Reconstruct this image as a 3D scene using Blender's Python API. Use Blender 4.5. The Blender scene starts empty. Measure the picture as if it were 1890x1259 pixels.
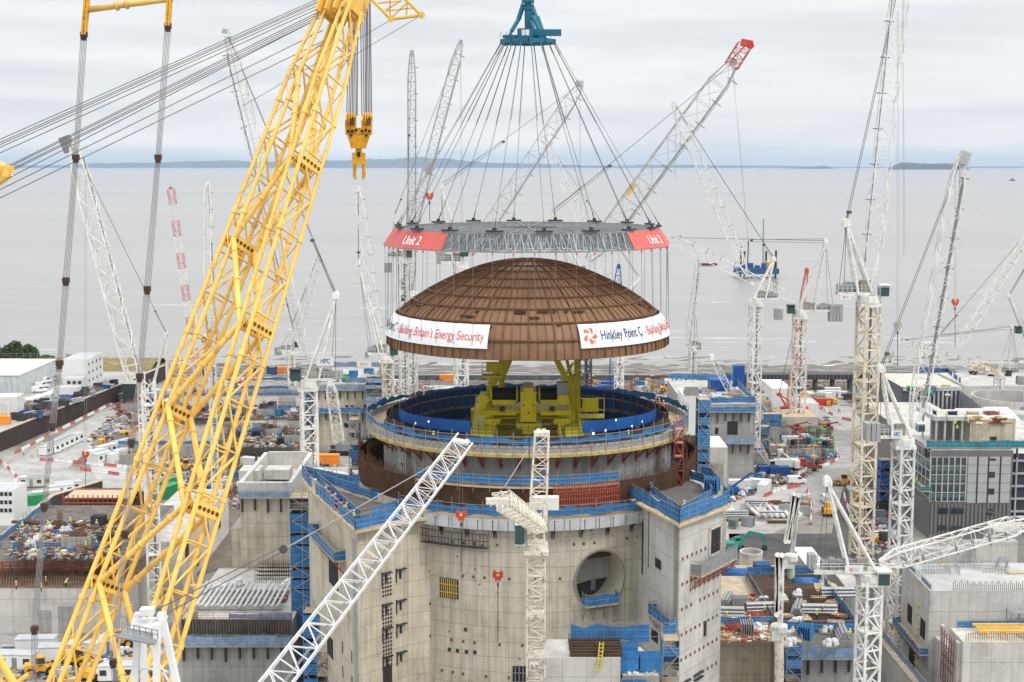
import bpy, math, random
from mathutils import Vector, Matrix
random.seed(7)
R = math.radians
V = Vector
S = bpy.context.scene
COL = S.collection
# ------------------------------------------------------------------ camera
F, HOR, CX, CAMZ = 2625.0, 304.0, 945.0, 91.0      # focal length, horizon row, centre column (photo pixels), eye height
CAMY = -27.7; PITCH = math.atan((629.5-HOR)/F)
cd = bpy.data.cameras.new('camera')
cam = bpy.data.objects.new('camera', cd); COL.objects.link(cam)
cam.location = (0, CAMY, CAMZ); cam.rotation_euler = (R(90)-PITCH, 0, 0)
cd.sensor_width = 36; cd.lens = F / 1890 * 36
cd.clip_start = 1; cd.clip_end = 200000
S.camera = cam
S.render.resolution_x, S.render.resolution_y = 1024, 682
# ------------------------------------------------------------------ light
SUN_EL, SUN_AZ = R(48), R(128)                      # azimuth clockwise from +Y
w = bpy.data.worlds.new('World'); S.world = w; w.use_nodes = True
nt = w.node_tree; nt.nodes.clear()
def nd(t, k, **kw):
    n = t.nodes.new(k)
    for a, b in kw.items():
        if a.startswith('i_'):
            key = a[2:]; key = int(key) if key.isdigit() else key
            n.inputs[key].default_value = b
        else: setattr(n, a, b)
    return n
def mth(t, op, a, b=None, clamp=False):
    n = t.nodes.new('ShaderNodeMath'); n.operation = op; n.use_clamp = clamp
    for i, v in enumerate((a, b)):
        if v is None: continue
        if isinstance(v, (int, float)): n.inputs[i].default_value = v
        else: t.links.new(v, n.inputs[i])
    return n.outputs[0]
def mixc(t, fac, a, b, mode='MIX'):
    n = t.nodes.new('ShaderNodeMix'); n.data_type = 'RGBA'; n.blend_type = mode
    for i, v in ((0, fac), (6, a), (7, b)):
        if isinstance(v, (int, float)): n.inputs[i].default_value = v
        elif isinstance(v, tuple): n.inputs[i].default_value = (v + (1,))[:4]
        else: t.links.new(v, n.inputs[i])
    return n.outputs[2]
def ramp(t, fac, stops, interp='LINEAR'):
    n = t.nodes.new('ShaderNodeValToRGB'); n.color_ramp.interpolation = interp
    e = n.color_ramp.elements
    while len(e) < len(stops): e.new(.5)
    for x, (p, c) in zip(e, stops):
        x.position = p; x.color = (c, c, c, 1) if isinstance(c, (int, float)) else (c + (1,))[:4]
    t.links.new(fac, n.inputs[0]); return n.outputs[0]
sky = nd(nt, 'ShaderNodeTexSky', sky_type='NISHITA', sun_disc=False, sun_elevation=SUN_EL, sun_rotation=SUN_AZ)
tc = nd(nt, 'ShaderNodeTexCoord')
mp = nd(nt, 'ShaderNodeMapping'); mp.inputs['Scale'].default_value = (2.2, 2.2, 24); mp.inputs['Location'].default_value = (3.1, 1.7, .35)
nt.links.new(tc.outputs['Generated'], mp.inputs[0])
n1 = nd(nt, 'ShaderNodeTexNoise', i_Scale=1.0, i_Detail=7.0, i_Roughness=.5, i_Distortion=.35); nt.links.new(mp.outputs[0], n1.inputs[0])
mp2 = nd(nt, 'ShaderNodeMapping'); mp2.inputs['Scale'].default_value = (7, 7, 60); mp2.inputs['Rotation'].default_value = (0, R(2), 0)
nt.links.new(tc.outputs['Generated'], mp2.inputs[0])
n2 = nd(nt, 'ShaderNodeTexNoise', i_Scale=1.0, i_Detail=6.0, i_Roughness=.55); nt.links.new(mp2.outputs[0], n2.inputs[0])
sx = nd(nt, 'ShaderNodeSeparateXYZ'); nt.links.new(tc.outputs['Generated'], sx.inputs[0])
z = sx.outputs[2]
cl = mth(nt, 'ADD', mth(nt, 'MULTIPLY', n1.outputs[0], .75), mth(nt, 'MULTIPLY', n2.outputs[0], .25))
cloud = ramp(nt, cl, [(.38, (.56, .61, .665)), (.46, (.69, .73, .77)), (.53, (.86, .88, .89)), (.60, (1.0, 1.0, 1.0))])
zz_ = mth(nt, 'ADD', z, mth(nt, 'MULTIPLY', mth(nt, 'SUBTRACT', n1.outputs[0], .5), .05))
band = ramp(nt, mth(nt, 'MULTIPLY', zz_, 5.0), [(0, (.67, .73, .79)), (.03, (.72, .77, .82)), (.08, (.92, .925, .925)), (.125, (.88, .89, .895)), (.19, (.70, .735, .775)), (.27, (.75, .775, .80)), (.38, (.88, .89, .893)), (.55, (.82, .845, .85)), (.75, (.86, .875, .88))], 'EASE')
cloud = mixc(nt, .52, cloud, band)
cloud = mixc(nt, .94, mixc(nt, 1.0, sky.outputs[0], (.1, .1, .1), 'MULTIPLY'), cloud)
lum = ramp(nt, z, [(.0, .43), (.15, .445), (.5, .8), (1, 1.0)], 'EASE')     # overcast: the zenith is about three times the horizon
bg = nd(nt, 'ShaderNodeBackground')
nt.links.new(cloud, bg.inputs[0]); nt.links.new(mth(nt, 'MULTIPLY', lum, 2.45), bg.inputs[1])
wo = nd(nt, 'ShaderNodeOutputWorld'); nt.links.new(bg.outputs[0], wo.inputs[0])
sl = bpy.data.lights.new('sun', 'SUN'); sl.energy = 1.5; sl.angle = R(10); sl.color = (1, .965, .91)
so = bpy.data.objects.new('sun', sl); COL.objects.link(so)
sd = V((math.sin(SUN_AZ) * math.cos(SUN_EL), math.cos(SUN_AZ) * math.cos(SUN_EL), math.sin(SUN_EL)))
so.rotation_euler = sd.to_track_quat('Z', 'Y').to_euler(); so.location = (60, -60, 200)
vs = S.view_settings; S.display_settings.display_device = 'sRGB'
vs.view_transform = 'Standard'; vs.look = 'None'; vs.exposure = 0.0; vs.gamma = 1
S.cycles.volume_bounces = 0; S.cycles.max_bounces = 6; S.cycles.transparent_max_bounces = 12

# ------------------------------------------------------------------ helpers
# layout depths are written before a stretch of the site's depth (MODE 'w'); round shell levels before a height fit (MODE 'c'); 'n' is as written
MODE = 'n'
def setmode(m): global MODE; MODE = m
KY = 1.1315
def FW(p):
    if MODE == 'w': return (p[0], KY*p[1]+CAMY, p[2])
    if MODE == 'c': return (p[0], p[1], 1.1*p[2]-6.2 if p[2] < 62 else p[2])
    return (p[0], p[1], p[2])
def IWz(z): return (z+6.2)/1.1 if MODE == 'c' and z < 62 else z
def WY(Y): return KY*Y+CAMY if MODE == 'w' else Y
def zrow(py, yw): return CAMZ - (yw-CAMY)*math.tan(PITCH+math.atan((py-629.5)/F))
def dep(yw, z): return (yw-CAMY)*math.cos(PITCH)+(CAMZ-z)*math.sin(PITCH)
def prow(yw, z): return 629.5+F*math.tan(math.atan2(CAMZ-z, yw-CAMY)-PITCH)
def P(px, py, Y):
    yw = WY(Y); z = zrow(py, yw); return V(((px-CX)*dep(yw, z)/F, Y, IWz(z)))
def G(px, py, zz=0.0):
    yw = CAMY+(CAMZ-zz)/math.tan(PITCH+math.atan((py-629.5)/F)); return V(((px-CX)*dep(yw, zz)/F, (yw-CAMY)/KY if MODE == 'w' else yw, zz))
def X(px, Y, z=8): return (px-CX)*dep(WY(Y), z)/F
def Z(py, Y): return IWz(zrow(py, WY(Y)))
def worg(o):
    v = V((0, 0, 0))
    while o is not None: v += o.location; o = o.parent
    return v
class MB:
    def __init__(s): s.v = []; s.f = []; s.m = []; s.sm = False
    def quad(s, a, b, c, d, mi=0):
        n = len(s.v); s.v += [tuple(a), tuple(b), tuple(c), tuple(d)]; s.f.append((n, n+1, n+2, n+3)); s.m.append(mi)
    def poly(s, pts, mi=0):
        n = len(s.v); s.v += [tuple(p) for p in pts]; s.f.append(tuple(range(n, n+len(pts)))); s.m.append(mi)
    def box(s, c, d, rz=0, mi=0, M=None):
        c = V(c); x, y, z = d[0]/2, d[1]/2, d[2]/2
        m = M or Matrix.Rotation(rz, 3, 'Z'); n = len(s.v)
        for q in ((-x,-y,-z),(x,-y,-z),(x,y,-z),(-x,y,-z),(-x,-y,z),(x,-y,z),(x,y,z),(-x,y,z)): s.v.append(tuple(c + m @ V(q)))
        for f in ((0,3,2,1),(4,5,6,7),(0,1,5,4),(1,2,6,5),(2,3,7,6),(3,0,4,7)): s.f.append(tuple(n+i for i in f)); s.m.append(mi)
    def bx(s, x0, x1, y0, y1, z0, z1, mi=0): s.box(((x0+x1)/2, (y0+y1)/2, (z0+z1)/2), (x1-x0, y1-y0, z1-z0), 0, mi)
    def bar(s, p, q, r, n=4, mi=0, cap=False, r2=None):
        p, q = V(p), V(q); d = q - p
        if d.length < 1e-6: return
        d.normalize(); r2 = r if r2 is None else r2
        a = d.cross(V((0, 0, 1)) if abs(d.z) < .95 else V((1, 0, 0))).normalized(); b = d.cross(a); k = len(s.v)
        for c, rr in ((p, r), (q, r2)):
            for i in range(n):
                t = 2*math.pi*(i+.5)/n; s.v.append(tuple(c + a*(rr*math.cos(t)) + b*(rr*math.sin(t))))
        for i in range(n): j = (i+1) % n; s.f.append((k+i, k+j, k+n+j, k+n+i)); s.m.append(mi)
        if cap: s.f.append(tuple(k+n-1-i for i in range(n))); s.m.append(mi); s.f.append(tuple(k+n+i for i in range(n))); s.m.append(mi)
    def beam(s, p, q, w, h, up=(0, 0, 1), mi=0):
        p, q = V(p), V(q); d = (q-p); L = d.length; d.normalize(); x = d.cross(V(up)).normalized(); u = x.cross(d)
        M = Matrix((x, d, u)).transposed(); s.box((p+q)/2, (w, L, h), 0, mi, M)
    def path(s, pts, r, n=4, mi=0):
        for a, b in zip(pts, pts[1:]): s.bar(a, b, r, n, mi)
    def prism(s, pts, z0, z1, mi=0, top=True, mt=None, bot=False):
        a = [V((p[0], p[1], z0)) for p in pts]; b = [V((p[0], p[1], z1)) for p in pts]; N = len(pts)
        for i in range(N): j = (i+1) % N; s.quad(a[i], a[j], b[j], b[i], mi)
        if top: s.poly(b, mi if mt is None else mt)
        if bot: s.poly(a[::-1], mi)
    def sweep(s, prof, c, n=64, a0=0, a1=2*math.pi, mi=0):
        full = abs(a1-a0-2*math.pi) < 1e-6; N = n if full else n+1; k = len(s.v); c = V(c)
        for i in range(N):
            t = a0+(a1-a0)*i/n
            for r, z in prof: s.v.append((c.x+r*math.sin(t), c.y-r*math.cos(t), c.z+z))
        m = len(prof)
        for i in range(n):
            j = (i+1) % N
            for q in range(m-1): s.f.append((k+i*m+q, k+j*m+q, k+j*m+q+1, k+i*m+q+1)); s.m.append(mi)
    def build(s, name, mats, parent=None, org=None, smooth=False):
        o0 = worg(parent) if parent is not None else V(FW(org)) if org is not None else V((0, 0, 0))
        me = bpy.data.meshes.new(name)
        me.from_pydata([(q[0]-o0.x, q[1]-o0.y, q[2]-o0.z) for q in map(FW, s.v)], [], s.f)
        mats = mats if isinstance(mats, (list, tuple)) else [mats]
        for x in mats: me.materials.append(x)
        if len(mats) > 1: me.polygons.foreach_set('material_index', s.m)
        if smooth: me.polygons.foreach_set('use_smooth', [True]*len(s.f))
        me.update()
        o = bpy.data.objects.new(name, me); COL.objects.link(o)
        if parent is not None: o.parent = parent
        else: o.location = o0
        return o
def tag(o, label=None, cat=None, group=None, kind=None):
    if label: o['label'] = label
    if cat: o['category'] = cat
    if group: o['group'] = group
    if kind: o['kind'] = kind
    return o
def thing(name, label, cat, loc, group=None):
    o = bpy.data.objects.new(name, None); COL.objects.link(o); o.location = FW(loc); o.empty_display_size = .5
    return tag(o, label, cat, group)
KIDS = {}
def kids(o): return [c for c in o.children]
def copy_tree(o, parent=None):
    c = o.copy(); COL.objects.link(c)
    if parent is not None: c.parent = parent
    for k in kids(o): copy_tree(k, c)
    return c
PROTO = {}
def place(kind, loc, rz=0.0, label=None, group=None, sc=1.0):
    make, used = PROTO[kind]
    if isinstance(make, bpy.types.Object): o = copy_tree(make)
    else:
        md = MODE; setmode('n'); o = make(); setmode(md); PROTO[kind] = (o, True)
    o.location = FW(loc); o.rotation_euler = (0, 0, rz); o.scale = (sc, sc, sc)
    if label: o['label'] = label
    if group: o['group'] = group
    return o
def lattice(mb, p, q, side, w0, h0, n, rc, rb, prof=None, cn=4, bn=4, strut=True, three=False, mi=0, mb_i=None, cross=False):
    """lattice box from p to q: side = width direction, prof(t) scales the section"""
    p, q = V(p), V(q); d = q-p; L = d.length; d.normalize(); s = V(side); s = (s - d*s.dot(d)).normalized(); u = s.cross(d)
    prof = prof or (lambda t: (1, 1)); mb_i = mi if mb_i is None else mb_i
    cor = ((-1,-1),(1,-1),(1,1),(-1,1)) if not three else ((-1,-1),(1,-1),(0,1))
    def pt(t, c):
        a, b = prof(t); return p + d*(L*t) + s*(c[0]*w0/2*a) + u*(c[1]*h0/2*b)
    k = len(cor)
    for c in cor:
        for i in range(n): mb.bar(pt(i/n, c), pt((i+1)/n, c), rc, cn, mi)
    for f in range(k):
        a, b = cor[f], cor[(f+1) % k]
        for i in range(n):
            x, y = (a, b) if (i+f) % 2 == 0 else (b, a)
            mb.bar(pt(i/n, x), pt((i+1)/n, y), rb, bn, mb_i)
            if cross: mb.bar(pt(i/n, y), pt((i+1)/n, x), rb, bn, mb_i)
            if strut: mb.bar(pt(i/n, a), pt(i/n, b), rb, bn, mb_i)
    return pt
# ------------------------------------------------------------------ materials
MC = {}
def M(name, col, rough=.7, metal=0, var=.18, scale=.6, rust=None, spec=.3, vscale=None, alpha=None):
    if name in MC: return MC[name]
    m = bpy.data.materials.new(name); m.use_nodes = True; t = m.node_tree; b = t.nodes['Principled BSDF']
    b.inputs['Roughness'].default_value = rough; b.inputs['Metallic'].default_value = metal; b.inputs['Specular IOR Level'].default_value = spec
    c = nd(t, 'ShaderNodeTexCoord'); mpp = nd(t, 'ShaderNodeMapping'); mpp.inputs['Scale'].default_value = vscale or (scale, scale, scale*.6)
    t.links.new(c.outputs['Object'], mpp.inputs[0])
    n = nd(t, 'ShaderNodeTexNoise', i_Scale=1.0, i_Detail=8.0, i_Roughness=.65); t.links.new(mpp.outputs[0], n.inputs[0])
    lo = tuple(x*(1-var) for x in col); hi = tuple(min(1, x*(1+var)) for x in col)
    cc = ramp(t, n.outputs[0], [(.3, lo), (.7, hi)])
    if rust:
        n3 = nd(t, 'ShaderNodeTexNoise', i_Scale=scale*2.7, i_Detail=6.0, i_Roughness=.7); t.links.new(c.outputs['Object'], n3.inputs[0])
        fr = ramp(t, n3.outputs[0], [(rust[1], 0.0), (rust[1]+.09, 1.0)]); cc = mixc(t, mth(t, 'MULTIPLY', fr, rust[2] if len(rust) > 2 else .8), cc, rust[0])
    oi = nd(t, 'ShaderNodeObjectInfo')
    cc = mixc(t, 1.0, cc, ramp(t, oi.outputs['Random'], [(0, .9), (1, 1.08)]), 'MULTIPLY')
    t.links.new(cc, b.inputs['Base Color'])
    if alpha is not None: b.inputs['Alpha'].default_value = alpha
    MC[name] = m; return m
def concrete(name, col, pw=2.4, ph=2.4, cyl=None, streak=.33, line=.6, stain=(.30, .22, .13), stf=.6):
    """cast concrete: pour joints and panel joints, vertical weather streaks, blotches, rusty stains"""
    m = bpy.data.materials.new(name); m.use_nodes = True; t = m.node_tree; b = t.nodes['Principled BSDF']; b.inputs['Roughness'].default_value = .85
    b.inputs['Specular IOR Level'].default_value = .2
    g = nd(t, 'ShaderNodeNewGeometry'); sp = nd(t, 'ShaderNodeSeparateXYZ'); t.links.new(g.outputs['Position'], sp.inputs[0])
    if cyl: u = mth(t, 'MULTIPLY', mth(t, 'ARCTAN2', mth(t, 'SUBTRACT', sp.outputs[0], cyl[0]), mth(t, 'SUBTRACT', cyl[1], sp.outputs[1])), cyl[2])
    else: u = mth(t, 'ADD', sp.outputs[0], sp.outputs[1])
    cv = nd(t, 'ShaderNodeCombineXYZ'); t.links.new(u, cv.inputs[0]); t.links.new(sp.outputs[2], cv.inputs[1])
    br = nd(t, 'ShaderNodeTexBrick', offset=0.0, i_Scale=1.0); br.inputs['Mortar Size'].default_value = .05; br.inputs['Brick Width'].default_value = pw; br.inputs['Row Height'].default_value = ph
    br.inputs['Color1'].default_value = (1, 1, 1, 1); br.inputs['Color2'].default_value = (.93, .93, .93, 1); br.inputs['Mortar'].default_value = (line, line*.98, line*.95, 1); br.inputs['Mortar Smooth'].default_value = .3
    t.links.new(cv.outputs[0], br.inputs[0])
    sn = nd(t, 'ShaderNodeSeparateXYZ'); t.links.new(g.outputs['Normal'], sn.inputs[0]); flat = mth(t, 'GREATER_THAN', mth(t, 'ABSOLUTE', sn.outputs[2]), .6)
    n1 = nd(t, 'ShaderNodeTexNoise', i_Scale=.22, i_Detail=9.0, i_Roughness=.68); t.links.new(g.outputs['Position'], n1.inputs[0])
    ms = nd(t, 'ShaderNodeMapping'); ms.inputs['Scale'].default_value = (1.1, .06, 1); t.links.new(cv.outputs[0], ms.inputs[0])
    n2 = nd(t, 'ShaderNodeTexNoise', i_Scale=1.0, i_Detail=7.0, i_Roughness=.7); t.links.new(ms.outputs[0], n2.inputs[0])
    n4 = nd(t, 'ShaderNodeTexNoise', i_Scale=.5, i_Detail=5.0, i_Roughness=.6); t.links.new(g.outputs['Position'], n4.inputs[0])
    base = ramp(t, n1.outputs[0], [(.28, tuple(x*.72 for x in col)), (.5, col), (.72, tuple(min(1, x*1.14) for x in col))])
    base = mixc(t, 1.0, base, ramp(t, n2.outputs[0], [(.35, 1-streak), (.62, 1.04)]), 'MULTIPLY')
    sf = mth(t, 'MULTIPLY', mth(t, 'MULTIPLY', ramp(t, n2.outputs[0], [(.54, 0.0), (.7, 1.0)]), ramp(t, n4.outputs[0], [(.45, 0.0), (.65, 1.0)])), stf)
    base = mixc(t, sf, base, stain)
    fr = lambda v, p, o: mth(t, 'SUBTRACT', mth(t, 'FRACT', mth(t, 'ADD', mth(t, 'DIVIDE', v, p), o)), .5)
    hx, hz = mth(t, 'MULTIPLY', fr(u, pw/2, .27), pw/2), mth(t, 'MULTIPLY', fr(sp.outputs[2], 1.2, .3), 1.2)
    hole = mth(t, 'LESS_THAN', mth(t, 'ADD', mth(t, 'MULTIPLY', hx, hx), mth(t, 'MULTIPLY', hz, hz)), .0075)
    base = mixc(t, mth(t, 'MULTIPLY', mth(t, 'MULTIPLY', hole, mth(t, 'SUBTRACT', 1.0, flat)), mth(t, 'MULTIPLY', ramp(t, n4.outputs[0], [(.4, 0.0), (.6, 1.0)]), .45)), base, (.10, .08, .06))
    bb = mixc(t, 1.0, base, br.outputs[0], 'MULTIPLY')
    fin = mixc(t, flat, bb, base)
    t.links.new(fin, b.inputs['Base Color'])
    bp = nd(t, 'ShaderNodeBump', i_Strength=.25, i_Distance=.05); t.links.new(n1.outputs[0], bp.inputs['Height']); t.links.new(bp.outputs[0], b.inputs['Normal'])
    MC[name] = m; return m
RC = (2.6, 210.0)                                   # the reactor's axis
white = M('crane_white', (.74, .73, .69), .5, rust=((.40, .34, .26), .52, .55), scale=.5)
jib_g = M('jib_darkened', (.40, .40, .39), .55, rust=((.25, .20, .15), .58, .5), scale=.5)  # crane white darkened in the colour so jibs stand out against bright sky
white2 = M('crane_white_clean', (.74, .74, .73), .42, var=.08)
cream = M('crane_cream', (.71, .67, .57), .55, rust=((.27, .15, .07), .53, .75), scale=.5)
yellow = M('crane_yellow', (.83, .52, .11), .55, var=.17, rust=((.36, .22, .08), .57, .6), spec=.45, scale=.25)
orange_y = M('hook_yellow', (.72, .36, .02), .45, rust=((.25, .11, .03), .55, .7), scale=.8)
steel = M('galvanised_steel', (.36, .37, .38), .45, .6, var=.2)
dsteel = M('dark_steel', (.055, .055, .058), .55, .3)
black = M('black_rubber', (.018, .018, .02), .7)
rope = M('wire_rope', (.13, .115, .11), .6, .3)
rope_l = M('light_rope', (.30, .30, .30), .6, .2)
greym = M('machinery_grey', (.24, .245, .25), .6)
cwt = M('counterweight_grey', (.34, .34, .335), .8)
red = M('signal_red', (.52, .06, .04), .5)
dred = M('formwork_red', (.33, .075, .045), .65, rust=((.14, .06, .04), .5, .6))
blue_net = M('blue_netting', (.03, .16, .37), .75, var=.35, scale=.5, rust=((.10, .26, .46), .55, .6))
blue_dk = M('blue_sheeting', (.012, .085, .30), .6, var=.3, scale=.4)
blue_lt = M('faded_blue_panels', (.16, .27, .42), .7, var=.3, scale=.5, rust=((.36, .40, .43), .5, .7))
teal_net = M('teal_netting', (.02, .20, .27), .75, var=.3)
teal = M('spreader_teal', (.012, .125, .20), .45, var=.15)
rustm = M('rusty_steel', (.17, .075, .033), .8, var=.3, scale=.5)
rebar = M('rebar_brown', (.075, .045, .028), .85, var=.35)
olive = M('polar_crane_yellow', (.58, .49, .02), .5, var=.16)
whitep = M('white_paint', (.72, .72, .70), .55, var=.08)
offw = M('offwhite_cladding', (.66, .66, .64), .5, var=.06)
glass = M('dark_glass', (.03, .045, .05), .12, 0, spec=.6)
glass_g = M('green_glass', (.03, .075, .07), .15, spec=.6)
timber = M('timber', (.42, .29, .155), .75, var=.25)
ply = M('plywood', (.52, .40, .25), .75, var=.2)
hivis = M('hivis_yellow', (.62, .80, .05), .6, var=.05)
hivo = M('hivis_orange', (.85, .20, .03), .6, var=.05)
skin = M('skin', (.45, .26, .17), .6, var=.03)
navy = M('dark_workwear', (.03, .035, .055), .8)
pwhite = M('helmet_white', (.8, .8, .8), .4, var=.02)
orange = M('container_orange', (.78, .25, .03), .5)
green = M('container_green', (.03, .26, .10), .5)
cblue = M('container_blue', (.02, .085, .27), .5)
cred = M('container_red', (.45, .05, .035), .5)
ltgrey = M('light_grey_metal', (.46, .47, .48), .5)
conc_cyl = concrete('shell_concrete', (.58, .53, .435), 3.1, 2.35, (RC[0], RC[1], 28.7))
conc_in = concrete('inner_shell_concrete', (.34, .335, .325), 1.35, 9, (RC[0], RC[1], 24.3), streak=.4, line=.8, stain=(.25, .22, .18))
conc = concrete('wall_concrete', (.60, .535, .42), 2.9, 2.5)
conc_g = concrete('grey_concrete', (.38, .37, .35), 2.4, 3.0, streak=.3)
conc_l = concrete('pale_concrete', (.56, .54, .50), 3.2, 3.4, streak=.14)
slab = M('slab_concrete', (.43, .41, .38), .85, var=.3, scale=.25)
bag = M('white_bag', (.7, .7, .72), .7)
setmode('w')
# ------------------------------------------------------------------ the setting
def ground_mat():
    m = bpy.data.materials.new('site_ground'); m.use_nodes = True; t = m.node_tree; b = t.nodes['Principled BSDF']; b.inputs['Roughness'].default_value = .9; b.inputs['Specular IOR Level'].default_value = .15
    g = nd(t, 'ShaderNodeNewGeometry')
    a = nd(t, 'ShaderNodeTexNoise', i_Scale=.035, i_Detail=9.0, i_Roughness=.62, i_Distortion=.6); t.links.new(g.outputs['Position'], a.inputs[0])
    c = nd(t, 'ShaderNodeTexNoise', i_Scale=.6, i_Detail=8.0, i_Roughness=.7); t.links.new(g.outputs['Position'], c.inputs[0])
    x = ramp(t, a.outputs[0], [(.33, (.15, .125, .10)), (.43, (.23, .21, .18)), (.54, (.33, .315, .29)), (.68, (.44, .425, .40))])
    x = mixc(t, 1.0, x, ramp(t, c.outputs[0], [(.3, .68), (.65, 1.12)]), 'MULTIPLY')
    t.links.new(x, b.inputs['Base Color'])
    bp = nd(t, 'ShaderNodeBump', i_Strength=.5, i_Distance=.2); t.links.new(c.outputs[0], bp.inputs['Height']); t.links.new(bp.outputs[0], b.inputs['Normal'])
    return m
gm = ground_mat()
mb = MB(); mb.quad((-900, -200, 0), (900, -200, 0), (900, 541, 0), (-900, 541, 0)); mb.bx(-900, 900, 540.9, 541, -6, -.01)
tag(mb.build('ground', gm), kind='structure')
def ribbon(name, pts, wd, zz, mat, px=True):
    q = [G(*p) for p in pts] if px else [V(p) for p in pts]
    mb = MB(); 
    L = []
    for i, a in enumerate(q):
        d = (q[min(i+1, len(q)-1)] - q[max(i-1, 0)]); d.z = 0; d.normalize(); n = V((-d.y, d.x, 0)); ww = wd[i] if isinstance(wd, list) else wd
        L.append((a + n*ww/2, a - n*ww/2))
    for (a, b), (c, d) in zip(L, L[1:]): mb.quad((b.x, b.y, zz), (d.x, d.y, zz), (c.x, c.y, zz), (a.x, a.y, zz))
    return tag(mb.build(name, mat), kind='structure')
road_m = M('dusty_road', (.37, .36, .34), .9, var=.25, scale=.16, rust=((.24, .215, .18), .53, .65))
dark_m = M('dark_gravel', (.085, .08, .078), .95, var=.35, scale=.3)
ribbon('road', [(1490, 735), (1535, 760), (1568, 800), (1560, 850), (1510, 905), (1440, 935), (1340, 985)], [22, 22, 20, 20, 20, 20, 18], .008, road_m)
ribbon('road', [(1600, 900), (1590, 960), (1575, 1040), (1540, 1150)], [13]*4, .012, dark_m)
ribbon('road', [(-30, 900), (60, 868), (140, 812), (232, 752), (300, 735)], [17, 20, 16, 13, 13], .008, road_m)
ribbon('road', [(50, 872), (150, 885), (260, 893), (420, 905)], [16]*4, .012, road_m)
ribbon('road', [(60, 905), (130, 925), (230, 935), (330, 960)], [16]*4, .016, road_m)
mb = MB(); mb.poly([G(*p, .02) for p in ((1345, 985), (1545, 985), (1560, 1040), (1350, 1050))]); tag(mb.build('earth', dark_m), kind='structure')
mb = MB(); mb.poly([G(*p, .02) for p in ((385, 945), (446, 935), (446, 1045), (345, 1065))]); tag(mb.build('earth', M('brown_earth', (.14, .115, .09), .95, var=.4, scale=.2)), kind='structure')
mb = MB(); mb.poly([G(*p, .02) for p in ((1290, 905), (1400, 880), (1470, 905), (1420, 965), (1330, 1000), (1290, 990))]); tag(mb.build('yard', M('pale_yard', (.40, .375, .345), .9, var=.15, scale=.2)), kind='structure')
mb = MB(); mb.poly([G(*p, .02) for p in ((150, 830), (250, 790), (300, 770), (330, 880), (180, 885))]); tag(mb.build('yard', M('grey_yard', (.40, .385, .36), .9, var=.2, scale=.2)), kind='structure')
# left terrace above the retaining wall
WL = [V((-164, 392, 0)), V((-152, 486, 0)), V((-148, 530, 0))]
mb = MB(); mb.prism([(-900, 392), (-164.5, 392), (-152.5, 486), (-148.5, 530), (-148.5, 541), (-900, 541)], .01, 6, 0)
tag(mb.build('terrain', M('terrace_ground', (.33, .32, .30), .9, var=.25, scale=.12)), kind='structure')
mb = MB(); 
mb.poly([(-900, 515, 6.02), (-149, 515, 6.02), (-149, 540.5, 6.02), (-900, 540.5, 6.02)]); mb.quad((-900, 515.02, 6.03), (-150, 515.02, 6.03), (-150, 524, 8.4), (-900, 524, 8.4)); mb.quad((-900, 524, 8.4), (-150, 524, 8.4), (-150, 536, 8.6), (-900, 536, 8.6)); mb.quad((-900, 536, 8.6), (-150, 536, 8.6), (-150, 541, 6), (-900, 541, 6))
tag(mb.build('bank', M('dry_grass', (.23, .185, .085), .95, var=.4, scale=.2)), kind='structure')
# beach, sea, far land
def rough_sheet(name, x0, x1, nx, ys, hf, mat):
    mb = MB(); N = len(ys)
    for i in range(nx+1):
        x = x0+(x1-x0)*i/nx
        for y in ys: mb.v.append((x, y, hf(x, y)))
    for i in range(nx):
        for j in range(N-1): a = i*N+j; mb.f.append((a, a+N, a+N+1, a+1)); mb.m.append(0)
    return mb.build(name, mat)
def beach_mat():
    m = bpy.data.materials.new('rocky_beach'); m.use_nodes = True; t = m.node_tree; b = t.nodes['Principled BSDF']; b.inputs['Roughness'].default_value = .75
    g = nd(t, 'ShaderNodeNewGeometry'); mm = nd(t, 'ShaderNodeMapping'); mm.inputs['Scale'].default_value = (.03, .22, 0); t.links.new(g.outputs['Position'], mm.inputs[0])
    a = nd(t, 'ShaderNodeTexNoise', i_Scale=1.0, i_Detail=9.0, i_Roughness=.7); t.links.new(mm.outputs[0], a.inputs[0])
    t.links.new(ramp(t, a.outputs[0], [(.38, (.035, .033, .03)), (.52, (.14, .125, .105)), (.6, (.34, .32, .30)), (.68, (.62, .62, .62))]), b.inputs['Base Color'])
    return m
rr = random.Random(3)
o = rough_sheet('beach', -900, 900, 300, [541+i*5 for i in range(32)], lambda x, y: -4.5-9.7*min(1, (y-541)/120)+rr.uniform(-.5, .5)-(.6 if y > 690 else 0), beach_mat()); tag(o, kind='structure')
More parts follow.
